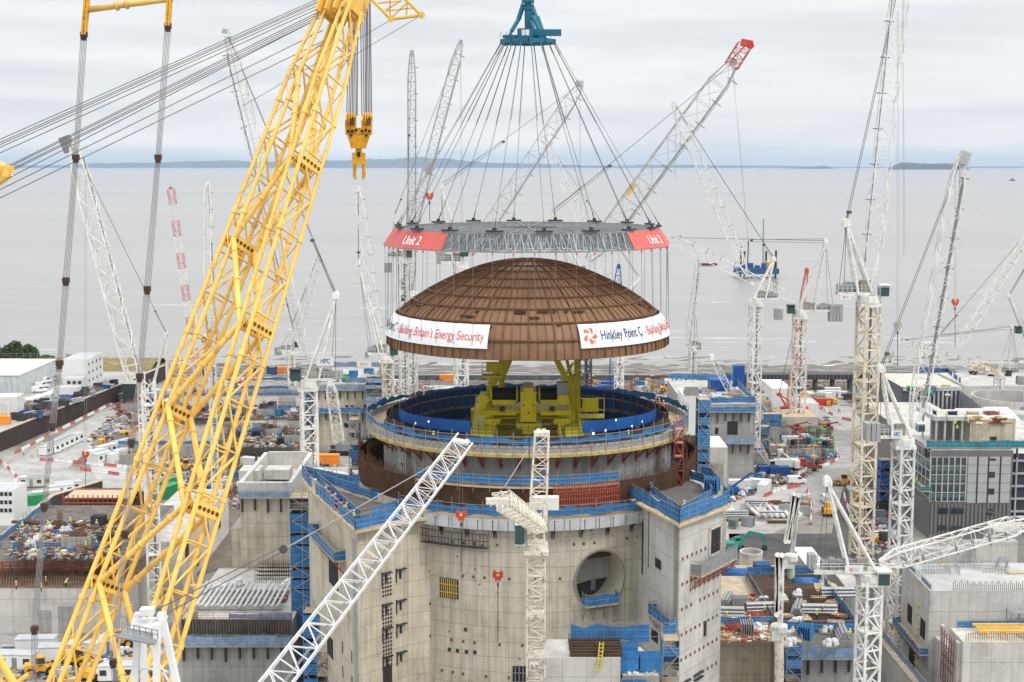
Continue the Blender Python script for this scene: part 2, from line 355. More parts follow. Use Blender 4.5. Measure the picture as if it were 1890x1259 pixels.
def sea_mat():
    m = bpy.data.materials.new('muddy_sea'); m.use_nodes = True; t = m.node_tree; b = t.nodes['Principled BSDF']; b.inputs['Roughness'].default_value = .3; b.inputs['Specular IOR Level'].default_value = .5
    g = nd(t, 'ShaderNodeNewGeometry'); sp = nd(t, 'ShaderNodeSeparateXYZ'); t.links.new(g.outputs['Position'], sp.inputs[0]); y = sp.outputs[1]
    mm = nd(t, 'ShaderNodeMapping'); mm.inputs['Scale'].default_value = (.004, .03, 0); mm.inputs['Rotation'].default_value = (0, 0, R(4)); t.links.new(g.outputs['Position'], mm.inputs[0])
    a = nd(t, 'ShaderNodeTexNoise', i_Scale=1.0, i_Detail=10.0, i_Roughness=.62, i_Distortion=.4); t.links.new(mm.outputs[0], a.inputs[0])
    ml = nd(t, 'ShaderNodeMapping'); ml.inputs['Scale'].default_value = (.00025, .0011, 0); t.links.new(g.outputs['Position'], ml.inputs[0])
    l = nd(t, 'ShaderNodeTexNoise', i_Scale=1.0, i_Detail=5.0); t.links.new(ml.outputs[0], l.inputs[0])
    c = ramp(t, a.outputs[0], [(.3, (.21, .205, .19)), (.7, (.29, .28, .26))])
    c = mixc(t, .5, c, ramp(t, l.outputs[0], [(.35, (.19, .18, .175)), (.65, (.29, .27, .255))]))
    # breaking foam by the shore
    mf = nd(t, 'ShaderNodeMapping'); mf.inputs['Scale'].default_value = (.012, .11, 0); t.links.new(g.outputs['Position'], mf.inputs[0])
    f = nd(t, 'ShaderNodeTexNoise', i_Scale=1.0, i_Detail=9.0, i_Roughness=.7, i_Distortion=.8); t.links.new(mf.outputs[0], f.inputs[0])
    near = ramp(t, mth(t, 'DIVIDE', mth(t, 'SUBTRACT', y, 640), 130), [(0, .30), (.28, .27), (.55, .02), (1, -.0)])
    ff = ramp(t, mth(t, 'ADD', f.outputs[0], near), [(.60, 0.0), (.70, 1.0)])
    c = mixc(t, mth(t, 'MULTIPLY', ff, .85), c, (.74, .74, .74))
    t.links.new(c, b.inputs['Base Color'])
    mw = nd(t, 'ShaderNodeMapping'); mw.inputs['Scale'].default_value = (.02, .16, 0); mw.inputs['Rotation'].default_value = (0, 0, R(-5)); t.links.new(g.outputs['Position'], mw.inputs[0])
    wv = nd(t, 'ShaderNodeTexNoise', i_Scale=1.0, i_Detail=9.0, i_Roughness=.68); t.links.new(mw.outputs[0], wv.inputs[0])
    bp = nd(t, 'ShaderNodeBump', i_Strength=.6, i_Distance=1.5); t.links.new(wv.outputs[0], bp.inputs['Height']); t.links.new(bp.outputs[0], b.inputs['Normal'])
    return m
mb = MB(); mb.quad((-46000, 600, -14), (46000, 600, -14), (46000, 46000, -14), (-46000, 46000, -14)); tag(mb.build('sea', sea_mat()), kind='structure')
def land(name, x0, x1, Y, dy, prof, n, seed, mat, zb=-14.5):
    r = random.Random(seed); mb = MB(); rows = 7
    for i in range(n+1):
        t = i/n; x = x0+(x1-x0)*t; h = prof(t)
        for j in range(rows):
            s = j/(rows-1); e = math.sin(math.pi*s)**.55
            mb.v.append((x, Y+dy*(s-.5)*(1 if h > 1 else .6), zb+h*e*(1+r.uniform(-.10, .10))))
    for i in range(n):
        for j in range(rows-1): a = i*rows+j; mb.f.append((a, a+rows, a+rows+1, a+1)); mb.m.append(0)
    return tag(mb.build(name, mat), kind='structure')
def hsum(seed, base, amps):
    r = random.Random(seed); ph = [r.uniform(0, 6.28) for _ in amps]
    return lambda t: max(8, base+sum(a*math.sin(t*f*6.28+p) for (f, a), p in zip(amps, ph)))
coast_m = M('far_coast', (.045, .062, .075), .9, var=.5, scale=.002, rust=((.55, .55, .52), .60, .5), vscale=(.0016, .0016, .012))
hp = hsum(5, 120, [(1.5, 40), (3.3, 30), (7, 22), (17, 12), (41, 7)])
land('hills', X(-900, 42000), X(2600, 42000), 42000, 3000, lambda t: hp(t)*(1.0+.6*math.exp(-((t-.47)/.03)**2)+.35*math.exp(-((t-.37)/.1)**2)) * (1 if t < .62 else max(.35, 1-(t-.62)*6)), 500, 8, coast_m)
isl_m = M('island_cliff', (.02, .024, .018), .9, var=.5, rust=((.12, .10, .08), .58, .5), vscale=(.006, .006, .02))
mb_s = lambda t: 8+132*max(0, min(1, t*7, (1-t)*4.5))**.7*(.93+.08*math.sin(t*9)+.05*math.sin(t*3+1))
land('island', X(1640, 27000), X(1786, 27000), 27000, 420, mb_s, 70, 11, isl_m)
land('island', X(1452, 33000), X(1538, 33000), 33000, 500, lambda t: 6+62*max(0, min(1, t*1.5, (1-t)*8))**1.3, 40, 12, isl_m)
# ------------------------------------------------------------------ air
hm = bpy.data.materials.new('air'); hm.use_nodes = True; ht = hm.node_tree; ht.nodes.clear()
pv = nd(ht, 'ShaderNodeVolumePrincipled'); pv.inputs['Color'].default_value = (.64, .80, 1.0, 1); pv.inputs['Density'].default_value = 1.9e-5; pv.inputs['Anisotropy'].default_value = 0.0
mo = nd(ht, 'ShaderNodeOutputMaterial'); ht.links.new(pv.outputs[0], mo.inputs['Volume'])
mb = MB(); mb.bx(-47000, 47000, -800, 47500, -16, 330); tag(mb.build('haze', hm), kind='stuff')
setmode('c')
# ------------------------------------------------------------------ reactor building
cx, cy = RC
def ang(px, rad):                                    # angle (0 = towards the camera) of the point of a circle seen at column px
    best = min((abs(CX + (cx+rad*math.sin(a))*F/dep(cy-rad*math.cos(a), 46) - px), a) for a in [R(-88+i*.25) for i in range(705)])
    return best[1]
RO, RI = 28.7, 24.3
rb = thing('reactor_building', 'pale concrete reactor building with a large round hatch under the hanging dome', 'building', (cx, cy, 0))
# outer wall with the round equipment hatch
HA, HZ, HR = ang(1109, RO), 31.2, 4.0
def outer_wall():
    mb = MB(); da = 5.6/RO; z0, z1, dz = 0, 41.2, 5.6
    N = 168; A = [HA-da+2*math.pi*i/N for i in range(N)]
    def pt(a, z, r=RO): return V((cx+r*math.sin(a), cy-r*math.cos(a), z))
    a0, a1 = HA-da, HA+da
    n2 = 150
    for i in range(n2):
        p, q = a1+(2*math.pi-2*da)*i/n2, a1+(2*math.pi-2*da)*(i+1)/n2
        mb.quad(pt(p, z0), pt(q, z0), pt(q, z1), pt(p, z1))
    m2 = 16
    for i in range(m2):
        p, q = a0+2*da*i/m2, a0+2*da*(i+1)/m2
        mb.quad(pt(p, z0), pt(q, z0), pt(q, HZ-dz), pt(p, HZ-dz)); mb.quad(pt(p, HZ+dz), pt(q, HZ+dz), pt(q, z1), pt(p, z1))
    K = 64
    def sq(k):
        t = 2*math.pi*k/K; c, s = math.cos(t), math.sin(t); m = max(abs(c), abs(s)); return (c/m*dz, s/m*dz)
    def wp(u, v): return pt(HA+u/RO, HZ+v)
    for k in range(K):
        t0, t1 = 2*math.pi*k/K, 2*math.pi*(k+1)/K; a, b = sq(k), sq(k+1)
        for s in range(3):
            f, g = s/3, (s+1)/3
            def ip(sqv, t, f): return wp(sqv[0]*(1-f)+HR*math.cos(t)*f, sqv[1]*(1-f)+HR*math.sin(t)*f)
            mb.quad(ip(a, t0, f), ip(b, t1, f), ip(b, t1, g), ip(a, t0, g))
    top = MB()
    o = mb.build('outer_wall', conc_cyl, rb, smooth=False)
    return o
ow = outer_wall()
ax = V((math.sin(HA), -math.cos(HA), 0)); tx = V((math.cos(HA), math.sin(HA), 0)); hc = V((cx, cy, HZ)) + ax*RO
mb = MB(); K = 48
for k in range(K):
    t0, t1 = 2*math.pi*k/K, 2*math.pi*(k+1)/K
    e = lambda t, r, d: hc + tx*(r*math.cos(t)) + V((0, 0, r*math.sin(t))) - ax*d
    mb.quad(e(t0, HR, -.05), e(t1, HR, -.05), e(t1, HR, 5.5), e(t0, HR, 5.5))
hs = mb.build('hatch_sleeve', M('hatch_cream', (.56, .52, .40), .55, var=.1), rb, smooth=True)
mb = MB()
for k in range(K):
    t0, t1 = 2*math.pi*k/K, 2*math.pi*(k+1)/K
    mb.quad(e(t0, HR, -.06), e(t1, HR, -.06), e(t1, HR+.28, -.06), e(t0, HR+.28, -.06))
mb.build('rim', M('hatch_rim', (.22, .19, .14), .7), hs)
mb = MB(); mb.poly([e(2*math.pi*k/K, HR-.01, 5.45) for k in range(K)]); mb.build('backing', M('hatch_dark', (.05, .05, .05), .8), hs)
mb = MB(); q = lambda u, v, d: hc + tx*u + V((0, 0, v)) - ax*d
mb.poly([q(-3.4, -1.9, 4.6), q(.6, -1.2, 4.4), q(1.5, 1.2, 4.9), q(-.4, 2.4, 5.2), q(-1.5, 1.0, 5.0)]); mb.poly([q(.9, -3, 5.2), q(1.7, -3, 5.2), q(1.7, 3.4, 5.2), q(.9, 3.4, 5.2)])
mb.build('steel_plate', M('hatch_plate', (.28, .29, .31), .45, .4), hs)
# annular rusty rebar crown of the outer wall, inside lining, scaffold
def circ(r, z, a): return V((cx+r*math.sin(a), cy-r*math.cos(a), z))
mb = MB(); mb.sweep([(RO-.25, 41.2), (RO-.25, 44.9)], (cx, cy, 0), 160); mb.sweep([(RO-1.6, 44.2), (RO-1.6, 34)], (cx, cy, 0), 160)
mb.build('rebar_ring', rebar, rb)
mb = MB(); r = random.Random(2)
for i in range(620):
    a = 2*math.pi*i/620+r.uniform(-.002, .002); zt = 45.6+r.uniform(-.5, .9)
    mb.bar(circ(RO-.15, 41.3, a), circ(RO-.15, zt, a), .045)
    if i % 2: mb.bar(circ(RO-1.6, 41, a), circ(RO-1.6, zt-.4, a), .05)
for k in range(9): mb.sweep([(RO-.08, 41.5+k*.42), (RO-.08, 41.58+k*.42)], (cx, cy, 0), 120)
tag(mb.build('rebar', M('rebar_rust', (.15, .075, .04), .85, var=.4), rb), kind='stuff')
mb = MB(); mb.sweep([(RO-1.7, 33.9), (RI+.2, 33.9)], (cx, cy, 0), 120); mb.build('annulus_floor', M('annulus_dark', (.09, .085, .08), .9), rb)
# inner shell
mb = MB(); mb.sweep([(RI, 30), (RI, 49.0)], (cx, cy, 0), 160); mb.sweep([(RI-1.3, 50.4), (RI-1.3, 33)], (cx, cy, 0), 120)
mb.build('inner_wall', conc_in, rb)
mb = MB(); mb.sweep([(RI-1.3, 49.2), (RI, 49.2)], (cx, cy, 0), 120); mb.sweep([(RI-.5, 49.21), (RI-.5, 50.7)], (cx, cy, 0), 160)
mb.build('inner_rebar_ring', rebar, rb)
for i in range(60):
    a = 2*math.pi*i/60; mb = MB(); hh = (1.1, .8, 1.5)[i % 3]; mb.box(circ(RI-1.0, 49.4+hh/2, a), (.42, .4, hh), a); mb.build('formwork_post', (rustm, rebar)[i % 2], rb)
# buttress strips on the inner wall with dark holes
for px in (748, 1219):
    a = ang(px, RI); mb = MB(); mb.box(circ(RI+.25, 41, a), (2.6, .8, 15.6), a); bt = mb.build('buttress', conc_g, rb); mb = MB()
    for k in range(4): c = circ(RI+.66, 47.2-2.0*k, a); mb.box(c, (.42, .06, .42), a)
    mb.build('recess', black, bt)
# wall marks: cast-in plates, cable anchor brackets, openings
mb = MB(); r = random.Random(5)
for row in range(8):
    for k in range(34):
        a = R(-62)+R(124)*k/33+r.uniform(-.01, .01); zz = 36.5-row*4.7
        if r.random() < .5 and not (abs(a-HA) < .19 and abs(zz-HZ) < 5): mb.box(circ(RO+.015, zz, a), (.38, .1, .38), a)
tag(mb.build('embedded_plate', rustm, rb), kind='stuff')
mb = MB()
for k in range(150):
    a = R(r.uniform(-62, 62)); zz = r.uniform(3, 40); s = r.choice((.1, .12, .2))
    if not (abs(a-HA) < .19 and abs(zz-HZ) < 5): mb.box(circ(RO+.01, zz, a), (s, .06, s), a)
for px, py in ((827, 1199), (843, 1201), (859, 1203), (875, 1204), (858, 1162)):
    a = ang(px, RO); yy = cy-RO*math.cos(a); mb.box(circ(RO+.012, Z(py, yy), a), (.55, .06, .55), a)
tag(mb.build('tie_hole', M('hole_dark', (.06, .055, .05), .9), rb), kind='stuff')
def wall_open(px, py, w, h, bars=0, colr=None):
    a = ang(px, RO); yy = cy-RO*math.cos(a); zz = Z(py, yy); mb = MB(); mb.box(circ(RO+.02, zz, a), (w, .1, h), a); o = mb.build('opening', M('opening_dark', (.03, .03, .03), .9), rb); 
    if bars:
        mb = MB()
        for k in range(bars): mb.box(circ(RO+.1, zz, a+(k-(bars-1)/2)*w*.9/bars/RO), (.14, .16, h*.96), a)
        for k in range(2): mb.box(circ(RO+.14, zz-h*.2+k*h*.4, a), (w, .08, .12), a)
        mb.build('bars', colr, o)
wall_open(827, 1086, 3.2, 2.8, 8, M('bar_yellow', (.42, .31, .08), .6))
wall_open(958, 1250, 2.0, 3.2, 3, steel)
# walkways hung on both shells: deck, rails, netting
def walkway(name, label, rd0, rd1, zd, h, a0, a1, nm, skirt=1.1, skm=None, brk=None, n=110, org=None, net0=.12):
    th = thing(name, label, 'walkway', circ(rd1, zd, (a0+a1)/2)); mb = MB()
    mb.sweep([(rd0, zd-.25), (rd1, zd-.25), (rd1, zd), (rd0, zd)], (cx, cy, 0), n, a0, a1); mb.build('deck', ply, th)
    mb = MB(); rr = random.Random(name+str(zd)); L = rd1*(a1-a0); m = int(L/1.25); zt = [zd+h*rr.uniform(.72, 1.0) for _ in range(m+1)]; z0 = [zd+h*rr.uniform(net0, net0+.2) for _ in range(m+1)]
    for i in range(m):
        p, q = a0+(a1-a0)*i/m, a0+(a1-a0)*(i+1)/m
        mb.quad(circ(rd1+.04, z0[i], p), circ(rd1+.04, z0[i+1], q), circ(rd1+.04, zt[i+1], q), circ(rd1+.04, zt[i], p))
    mb.build('netting', nm, th)
    mb = MB(); m2 = max(4, int(L/2.4))
    for i in range(m2+1):
        a = a0+(a1-a0)*i/m2; mb.bar(circ(rd1+.1, zd-skirt-.4, a), circ(rd1+.1, zd+h+rr.uniform(.1, .9), a), .05)
    for k in (.3, .65, 1.0):
        for i in range(n): mb.bar(circ(rd1+.1, zd+h*k, a0+(a1-a0)*i/n), circ(rd1+.1, zd+h*k, a0+(a1-a0)*(i+1)/n), .045)
    mb.build('guard_rail', steel, th)
    if skm:
        mb = MB(); m3 = max(4, int(L/2.2))
        for i in range(m3):
            p, q = a0+(a1-a0)*(i+.03)/m3, a0+(a1-a0)*(i+.97)/m3
            mb.quad(circ(rd1+.02, zd-skirt, p), circ(rd1+.02, zd-skirt, q), circ(rd1+.02, zd-.02, q), circ(rd1+.02, zd-.02, p))
        mb.build('toe_panel', skm, th)
    if brk:
        mb = MB(); m4 = max(3, int(L/brk[0]))
        for i in range(m4):
            a = a0+(a1-a0)*(i+.5)/m4
            for s in (-.006, .006):
                mb.bar(circ(rd1, zd-.3, a+s), circ(rd0-.05, zd-brk[1], a+s), .1); mb.bar(circ(rd0+.05, zd-.3, a+s), circ(rd0+.05, zd-brk[1]-.3, a+s), .1)
        mb.build('bracket', brk[2], th)
    return th
T2 = 2*math.pi
upw = walkway('walkway', 'ring walkway with blue netting round the top of the inner shell', RI, 27.0, 49.1, 2.3, 0, T2, blue_net, .32, ply, (3.2, 2.6, dred), n=150, net0=.42)
mb = MB()
for i in range(150):
    p, q = T2*(i+.05)/150, T2*(i+.95)/150
    mb.quad(circ(27.02, 49.12, p), circ(27.02, 49.12, q), circ(27.02, 50.1, q), circ(27.02, 50.1, p))
mb.build('mesh_panel', M('mesh_panel_grey', (.30, .285, .26), .7, var=.35, scale=.4), upw)
mb = MB(); mb.sweep([(26.98, 48.45), (27.04, 48.45), (27.04, 48.76), (26.98, 48.76)], (cx, cy, 0), 150); o = mb.build('edge_beam', M('edge_yellow', (.46, .36, .09), .7, var=.4), None, (cx, cy, 48)); tag(o, 'yellow timber edge beam ringing the underside of the upper ring walkway', 'beam')
wl = walkway('walkway', 'curved grey panelled walkway with blue netting under the brown rebar band', RO, 30.6, 40.6, 1.9, ang(752, RO), ang(1186, RO), blue_net, 1.6, ltgrey, (4.4, 2.9, dsteel), n=60)
o = walkway('walkway', 'blue netted walkway above the brown rebar band of the outer shell', RO-1.2, RO+.4, 44.8, 1.6, ang(770, RO), ang(1140, RO), blue_net, .4, None, None, n=60)
# red formwork panels on the rebar band (right part)
for a, b, zz, hh in ((1022, 1140, 42.6, 2.2), (1022, 1140, 44.3, 1.3), (905, 965, 42.3, 1.6)):
    mb = MB(); p, q = ang(a, RO), ang(b, RO); n = 26 if b-a > 80 else 14
    for i in range(n+1): t = p+(q-p)*i/n; mb.box(circ(RO+.35, zz, t), (.16, .2, hh), t)
    for k in range(4):
        for i in range(n): mb.bar(circ(RO+.42, zz-hh/2+hh*k/3, p+(q-p)*i/n), circ(RO+.42, zz-hh/2+hh*k/3, p+(q-p)*(i+1)/n), .09)
    mb.sweep([(RO+.22, zz-hh/2), (RO+.22, zz+hh/2)], (cx, cy, 0), n, p, q)
    tag(mb.build('red_formwork', dred, None, circ(RO+.4, zz, (p+q)/2)), {42.6: 'tall red steel formwork panel under the blue net beside the white crane', 44.3: 'low red formwork strip directly below the blue net band', 42.3: 'small red formwork panel behind the stubby white crane jib'}[zz], 'formwork', 'red formwork on the rebar band')
# blue sheeted inner barrier and the stepped blue scaffold inside the far wall
b0 = thing('barrier', 'blue sheeted safety barrier ringing the open shaft inside the shell', 'barrier', (cx, cy-21.7, 50.6)); mb = MB()
rr = random.Random(9)
for i in range(160):
    p, q = T2*i/160, T2*(i+1)/160; a = (p if p < math.pi else p-T2)
    if -.455 < a < .37: continue
    f_ = max(0, math.cos(a)); zt, zb = 51.5+1.0*f_, 50.2+.55*f_
    mb.quad(circ(21.7, zb, p), circ(21.7, zb, q), circ(21.7, zt, q), circ(21.7, zt, p))
mb.build('sheeting', blue_dk, b0); mb = MB()
for i in range(120):
    a = T2*i/120; mb.bar(circ(21.62, 50.2, a), circ(21.62, 51.7+.9*max(0, math.cos(a)), a), .05)
for zz in (50.8, 51.3, 51.8):
    for i in range(120): mb.bar(circ(21.6, zz, T2*i/120), circ(21.6, zz, T2*(i+1)/120), .04)
mb.build('rail', dsteel, b0)
sc = thing('scaffold', 'dark blue sheeted scaffold decks stepping down inside the shell', 'scaffold', (cx, cy+21, 36)); mb = MB(); dk = MB(); ps = MB()
for lv in range(7):
    zz = 50.4-lv*2.0; r0 = 21.5-lv*.05
    for i in range(100):
        p, q = R(75)+R(210)*i/100, R(75)+R(210)*(i+1)/100
        mb.quad(circ(r0, zz-1.6, p), circ(r0, zz-1.6, q), circ(r0, zz-.15, q), circ(r0, zz-.15, p))
    dk.sweep([(r0-.25, zz-.12), (r0-.25, zz+.12)], (cx, cy, 0), 90, R(75), R(285))
for i in range(34):
    a = R(75)+R(210)*i/33; ps.bar(circ(21.15, 36, a), circ(21.15, 51, a), .12)
    if i % 2 and i < 33:
        for k in range(3): ps.bar(circ(21.1, 37+k*4.6, a), circ(21.1, 41.6+k*4.6, a+R(210)/33*(1 if k % 2 else -1)), .06)
mb.build('sheeting', blue_dk, sc); dk.build('deck', greym, sc); ps.build('post', rustm, sc)
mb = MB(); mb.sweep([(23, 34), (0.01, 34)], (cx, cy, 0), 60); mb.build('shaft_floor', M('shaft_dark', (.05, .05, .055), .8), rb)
# small floodlights on the barrier: lit in the photograph
flm = bpy.data.materials.new('lit_lamp'); flm.use_nodes = True; fb = flm.node_tree.nodes['Principled BSDF']; fb.inputs['Emission Color'].default_value = (1, 1, 1, 1); fb.inputs['Emission Strength'].default_value = 3
for px, py in ((743, 768), (768, 781), (792, 778), (1136, 775), (1095, 800), (1117, 794), (1165, 786), (1184, 778)):
    a = ang(px, 21.6); yy = cy-21.6*math.cos(a) if py > 770 else cy+12
    c = P(px, py, yy); th = thing('floodlight', 'small lit floodlight clipped to the blue barrier', 'lamp', c, 'lit floodlights round the shaft')
    m1 = MB(); m1.box(c, (.34, .2, .3)); m1.build('lamp_body', dsteel, th); m1 = MB(); m1.box(c+V((0, -.12, 0)), (.3, .05, .26)); m1.build('lens', flm, th)
# ---- side towers of the reactor building
def tower(name, label, pts, zt, mats):
    th = thing(name, label, 'building', (sum(p[0] for p in pts)/len(pts), sum(p[1] for p in pts)/len(pts), 0)); mb = MB(); N = len(pts)
    mb.prism(pts, 0, zt); mb.build('wall', mats, th); return th
def fence(label, pts, h, nm, name='safety_fence', group=None, postm=None, step=2.4, cover=.95, closed=False, cat='fence'):
    q = [V(p) for p in pts]; 
    if closed: q.append(q[0])
    th = thing(name, label, cat, q[len(q)//2] if len(q) > 2 else (q[0]+q[1])/2, group); nb, pb = MB(), MB(); rr = random.Random(label+str(q[0][:]))
    for a, b in zip(q, q[1:]):
        n = max(1, int((b-a).length/step)); zs = [(rr.uniform(.08, .25), rr.uniform(.75, 1.0)) for _ in range(n+1)]
        for i in range(n):
            p0, p1 = a.lerp(b, i/n), a.lerp(b, (i+1)/n)
            if rr.random() < cover:
                e0, e1 = V((0, 0, h)), V((0, 0, h)); nb.quad(p0+e0*zs[i][0], p1+e1*zs[i+1][0], p1+e1*zs[i+1][1], p0+e0*zs[i][1])
        for i in range(n+1):
            p0 = a.lerp(b, i/n); pb.bar(p0, p0+V((0, 0, h*rr.uniform(1.02, 1.25))), .05)
        for k in (.35, .68, 1.0): pb.bar(a+V((0, 0, h*k)), b+V((0, 0, h*k)), .045)
    nb.build('netting', nm, th); pb.build('rail', postm or steel, th); return th
XL = lambda px, Y: (X(px, Y), Y)
TLp = [XL(664, 177.5), XL(757, 184.5), (cx-RO*math.sin(R(25)), cy-RO*math.cos(R(25))+3), (cx-24, cy-12), XL(574, 210), XL(590, 202)]
tl = tower('stair_tower', 'angular concrete tower left of the round shell, walls with grille openings', TLp, 39.6, conc)
TRp = [XL(1249, 171.5), XL(1327, 183), (31.5, 197), (27, 205), (19.4, 187)]
tr = tower('stair_tower', 'square concrete tower right of the round shell with rows of rusty wall plates', TRp, 42.2, conc_l)
# details on tower faces
def face_box(mb, a, b, u, z, w, h, d=.06, mi=0):     # on the face from plan point a to b, u metres along
    a, b = V((a[0], a[1], 0)), V((b[0], b[1], 0)); t = (b-a).normalized(); n = V((t.y, -t.x, 0)); c = a + t*u + n*(d/2-.005); c.z = z
    mb.box(c, (w, d, h), math.atan2(t.y, t.x), mi)
mb = MB(); a, b = TRp[0], TRp[1]; LR = (V(b+(0,))-V(a+(0,))).length
for i in range(9):
    for k in range(9):
        if (i, k) not in ((2, 3),): face_box(mb, a, b, 1.0+k*LR/9.6, 37-4.2*i*.82-k*.02, .42, .42, .08)
tag(mb.build('wall_plate', rustm, tr), kind='stuff')
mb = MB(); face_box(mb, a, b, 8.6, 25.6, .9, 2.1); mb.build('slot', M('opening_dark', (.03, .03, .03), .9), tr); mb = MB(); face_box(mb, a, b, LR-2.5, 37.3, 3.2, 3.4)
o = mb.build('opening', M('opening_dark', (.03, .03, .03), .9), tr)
mb = MB(); face_box(mb, a, b, LR-2.5, 35.4, 4.0, .5, .2); face_box(mb, a, b, LR-4.4, 37.3, .5, 4.3, .2); face_box(mb, a, b, LR-.6, 37.3, .5, 4.3, .2); face_box(mb, a, b, LR-2.5, 39.3, 4.0, .4, .2)
mb.build('frame', conc_l, o)
a, b = TRp[4], TRp[0]; LL = (V(b+(0,))-V(a+(0,))).length
mb = MB(); face_box(mb, a, b, LL-.9, 25, 1.8, 33, .14); mb.build('corner_strip', conc_g, tr)
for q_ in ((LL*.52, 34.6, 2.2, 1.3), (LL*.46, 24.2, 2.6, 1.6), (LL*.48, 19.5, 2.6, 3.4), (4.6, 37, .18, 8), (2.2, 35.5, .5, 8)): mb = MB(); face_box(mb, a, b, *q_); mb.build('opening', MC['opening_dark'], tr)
mb = MB()
for k, zz in enumerate((19.6, 13.0)):
    for sgn, uu in ((1, 1.0), (1, 5.2)):
        for dz in (.35, -.35): face_box(mb, TRp[0], TRp[1], uu+1.2, zz+dz, 2.6, .12, .5)
    for u in (LL-3.2, LL-1.6): face_box(mb, a, b, u, zz, .3, 1.6, .9)
mb.build('bracket', dsteel, tr)
# left tower: corner strip, grilles and brackets on the lit face
a, b = TLp[0], TLp[1]; L1 = (V(b+(0,))-V(a+(0,))).length
mb = MB()
for zz in [Z(q_, 181)-.6 for q_ in (1076, 1134, 1178, 1206)]:
    mb = MB()
    for i in range(4):
        for j in range(5): face_box(mb, a, b, L1*.48+i*.5, zz-j*.55+1, .3, .34, .05)
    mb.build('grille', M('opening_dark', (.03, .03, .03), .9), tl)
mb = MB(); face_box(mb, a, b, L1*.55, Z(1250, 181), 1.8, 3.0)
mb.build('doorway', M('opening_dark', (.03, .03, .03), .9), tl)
mb = MB()
for zz in [Z(q_, 181)+.4 for q_ in (1074, 1132, 1176, 1228)]:
    for u in (.46, .74):
        face_box(mb, a, b, L1*u, zz, .14, 2, .2); face_box(mb, a, b, L1*u+.9, zz+.8, 1.8, .14, .5); face_box(mb, a, b, L1*u+.7, zz+.1, .14, 1.2, .4)
mb.build('bracket', dsteel, tl)
a5, b5 = TLp[5], TLp[0]; L5 = (V(b5+(0,))-V(a5+(0,))).length
mb = MB(); face_box(mb, a5, b5, L5-1.3, 19, 2.6, 38, .12); mb.build('corner_strip', conc_g, tl)
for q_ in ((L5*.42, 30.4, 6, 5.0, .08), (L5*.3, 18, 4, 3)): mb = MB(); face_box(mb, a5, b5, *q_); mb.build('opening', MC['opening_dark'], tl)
mb = MB()
for zz in (12, 16.8, 20.4, 7.5): face_box(mb, a5, b5, L5*.62, zz, .5, 1.7, .08); face_box(mb, a5, b5, L5*.84, zz+.3, .5, 1.7, .08)
mb.build('wall_plate', rustm, tl)
# netted platforms around the tops
def ring3(pts, off, zz):
    n = len(pts); c = V((sum(p[0] for p in pts)/n, sum(p[1] for p in pts)/n, 0)); out = []
    for p in pts: d = (V((p[0], p[1], 0))-c).normalized(); out.append(V((p[0], p[1], 0))+d*off+V((0, 0, zz)))
    return out
def platform(label, pts, off, zz, mat=ply):
    mb = MB(); q = ring3(pts, off, zz); mb.prism([(p.x, p.y) for p in q], zz-.3, zz, bot=True); c = q[0]
    return tag(mb.build('platform', mat, None, c), label, 'platform')
platform('plywood working platform wrapped round the top of the left concrete tower', TLp, 2.2, 39.9)
platform('plywood working platform round the top of the right concrete tower', TRp, 1.5, 42.0)
fence('tall blue netting fence round the outer edge of the left tower top', ring3(TLp, 2.1, 39.92), 2.2, blue_net, closed=True)
fence('inner blue netting fence round the opening on the left tower top', ring3([p for p in TLp], -3.2, 39.95), 1.7, blue_net, closed=True)
fence('blue netting fence round the top of the right concrete tower', ring3(TRp, 1.4, 42.02), 2.2, blue_net, closed=True)
fence('inner blue netting fence on the right tower top', ring3(TRp, -2.0, 42.25), 1.6, blue_net, closed=True)
mb = MB()
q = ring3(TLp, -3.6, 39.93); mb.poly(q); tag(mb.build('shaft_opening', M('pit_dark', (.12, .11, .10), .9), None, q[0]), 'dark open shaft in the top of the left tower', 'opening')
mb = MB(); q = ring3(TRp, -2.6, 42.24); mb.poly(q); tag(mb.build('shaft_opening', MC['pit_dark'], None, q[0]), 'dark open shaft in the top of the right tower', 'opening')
# hung platforms with netting
def hung(label, p0, p1, zz, wd, nm=blue_net, h=1.7, brm=dred, sk=None):
    p0, p1 = V(p0), V(p1); t = (p1-p0).normalized(); n = V((t.y, -t.x, 0)); c = (p0+p1)/2; th = thing('hanging_platform', label, 'platform', V((c.x, c.y, zz)))
    a, b = V((p0.x, p0.y, zz)), V((p1.x, p1.y, zz)); mb = MB(); mb.beam((a+b)/2-t*(b-a).length/2+n*wd/2, (a+b)/2+t*(b-a).length/2+n*wd/2, wd, .25); mb.build('deck', ply, th)
    nb, pb = MB(), MB(); o = n*wd; k = max(2, int((b-a).length/1.5)); rr = random.Random(label)
    line = [a, a+o, b+o, b]
    for u, v in zip(line, line[1:]):
        m = max(1, int((v-u).length/1.4))
        for i in range(m):
            s, e2 = u.lerp(v, i/m), u.lerp(v, (i+1)/m); nb.quad(s+V((0, 0, .15)), e2+V((0, 0, .15)), e2+V((0, 0, h*rr.uniform(.75, 1))), s+V((0, 0, h*rr.uniform(.75, 1))))
            pb.bar(s, s+V((0, 0, h*1.2)), .05)
        pb.bar(u+V((0, 0, h)), v+V((0, 0, h)), .05); pb.bar(u+V((0, 0, h*.5)), v+V((0, 0, h*.5)), .05)
    nb.build('netting', nm, th); pb.build('rail', steel, th); mb = MB()
    for i in range(k+1):
        s = a.lerp(b, i/k); mb.bar(s+o, s-V((0, 0, 2.2)), .1); mb.bar(s, s-V((0, 0, 2.4)), .1)
    mb.build('bracket', brm, th); return th
a5v, b5v = V(a5+(0,)), V(b5+(0,))
